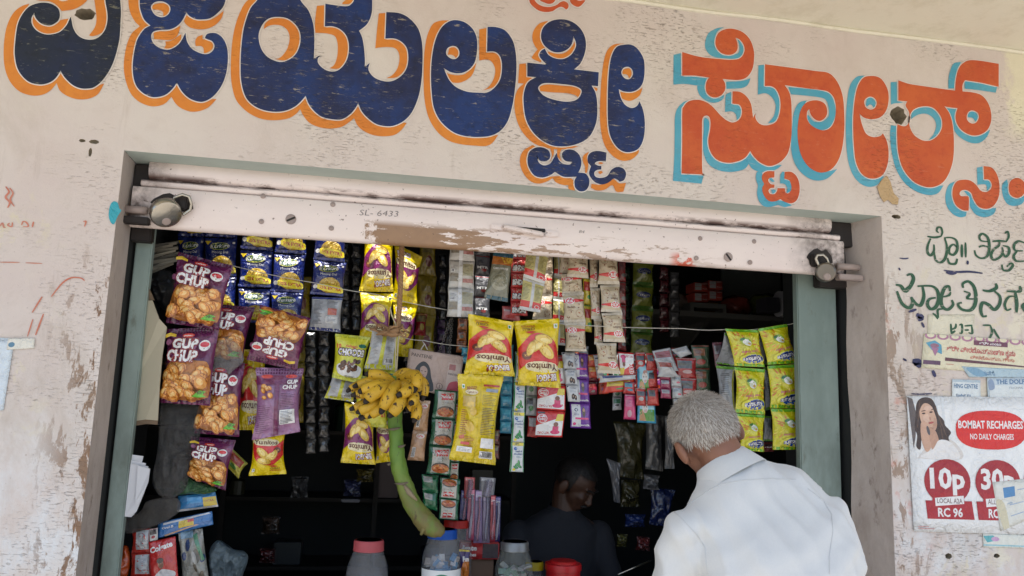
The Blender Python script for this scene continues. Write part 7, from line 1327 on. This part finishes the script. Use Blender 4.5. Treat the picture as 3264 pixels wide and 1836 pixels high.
SK1 = skin('brown_skin', (.23, .105, .062)); SK2 = skin('dimmed_brown_skin', (.06, .027, .016))  # second skin tone dimmed to stand for interior shade
HG = [flat('grey_hair', (.36, .32, .275), .6, .6, 200), flat('pale_grey_hair', (.60, .56, .50), .55, .4, 200), flat('dark_grey_hair', (.24, .20, .165), .6, .5, 200), flat('pale_grey_hair', (.60, .56, .50), .55, .4, 200)]; HB = [flat('black_hair', (.012, .010, .009), .5, .8, 200)]
HR1 = (Matrix.Rotation(math.radians(14), 3, 'Z') @ Matrix.Rotation(math.radians(-20), 3, 'Y') @ Matrix.Rotation(math.radians(-24), 3, 'X'))
def hf1(p): return (p.y < .030 and p.z > -.048 + max(0, abs(p.x) - .05) * .9 + max(0, p.y + .02) * .55) or (p.z > .035 + max(0, p.y - .03) * .35)
cR1 = Matrix.Rotation(math.radians(-27), 3, 'Y') @ Matrix.Rotation(math.radians(-22), 3, 'X')
man = person('grey haired person in a white collared shirt seen from behind at the counter', (.852, -.575, 1.517), (HR1 @ Matrix.Diagonal((.95, .95, .95))).to_4x4(), [(.915, -.635, 1.385)],
    [(.80, .965, -.745, .165, .105, 0), (.90, .968, -.745, .172, .112, 0), (1.05, .975, -.735, .178, .118, 0), (1.17, .985, -.715, .186, .122, .02), (1.26, .982, -.69, .200, .120, .05), (1.32, .968, -.668, .200, .105, .08), (1.37, .95, -.65, .165, .088, .13), (1.40, .938, -.64, .135, .080, .18), (1.425, .912, -.625, .088, .068, .25), (1.440, .903, -.612, .064, .060, .32)],
    [dict(shoulder=(.778, -.655, 1.288), elbow=(.742, -.60, 1.02), wrist=(.80, -.36, .965), side=-1, r=.060), dict(shoulder=(1.128, -.665, 1.310), elbow=(1.205, -.62, 1.04), wrist=(1.12, -.37, .965), side=1, r=.064)],
    [(.965, -.745, .82)], SK1, WS, flat('charcoal_trousers', (.05, .05, .055), .8), HG, False, hf1, ((.883, -.604, 1.449), cR1, .066, .096, .052), .021, .12, 14000, 1)
# back yoke and armhole seams on the white shirt
from mathutils.bvhtree import BVHTree
sh_o = [c for c in man.children if c.name.startswith('shirt')][0]; bv = BVHTree.FromPolygons([Vector(v.co) for v in sh_o.data.vertices], [tuple(p.vertices) for p in sh_o.data.polygons])
SE = flat('shirt_seam', (.58, .59, .59), .8)
def seam(PX):
    m = MB(); Q = []
    for i in range(len(PX) - 1):
        for j in range(10):
            t = j / 10; x = (PX[i][0] * (1 - t) + PX[i + 1][0] * t) / 2.2786 + 2080; y = (PX[i][1] * (1 - t) + PX[i + 1][1] * t) / 2.2786 + 1200
            d = Vector(at('z', x, y, 0)) - Vector(CAM); h = bv.ray_cast(Vector(CAM), d.normalized())
            if h[0]: Q.append(h[0] + h[1] * .0004)
    if len(Q) > 3: m.tube(Q, .0011, 5); m.build('seam', SE, sh_o, True)
seam([(215, 985), (300, 900), (420, 820), (500, 780), (650, 755), (850, 742), (1060, 750)]); seam([(130, 960), (220, 1040), (320, 1150), (380, 1240), (400, 1449)]); seam([(1130, 815), (1240, 900), (1300, 1000), (1310, 1120), (1285, 1300), (1285, 1449)])
# shopkeeper, skin and shirt colours darkened to imitate the interior's shade
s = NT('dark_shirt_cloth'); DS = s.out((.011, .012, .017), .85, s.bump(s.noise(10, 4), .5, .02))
HR2 = Matrix.Rotation(math.radians(-128), 3, 'Z') @ Matrix.Rotation(math.radians(-36), 3, 'X')
def hf2(p): return (p.y < .02 and p.z > -.045) or (p.z > .048)
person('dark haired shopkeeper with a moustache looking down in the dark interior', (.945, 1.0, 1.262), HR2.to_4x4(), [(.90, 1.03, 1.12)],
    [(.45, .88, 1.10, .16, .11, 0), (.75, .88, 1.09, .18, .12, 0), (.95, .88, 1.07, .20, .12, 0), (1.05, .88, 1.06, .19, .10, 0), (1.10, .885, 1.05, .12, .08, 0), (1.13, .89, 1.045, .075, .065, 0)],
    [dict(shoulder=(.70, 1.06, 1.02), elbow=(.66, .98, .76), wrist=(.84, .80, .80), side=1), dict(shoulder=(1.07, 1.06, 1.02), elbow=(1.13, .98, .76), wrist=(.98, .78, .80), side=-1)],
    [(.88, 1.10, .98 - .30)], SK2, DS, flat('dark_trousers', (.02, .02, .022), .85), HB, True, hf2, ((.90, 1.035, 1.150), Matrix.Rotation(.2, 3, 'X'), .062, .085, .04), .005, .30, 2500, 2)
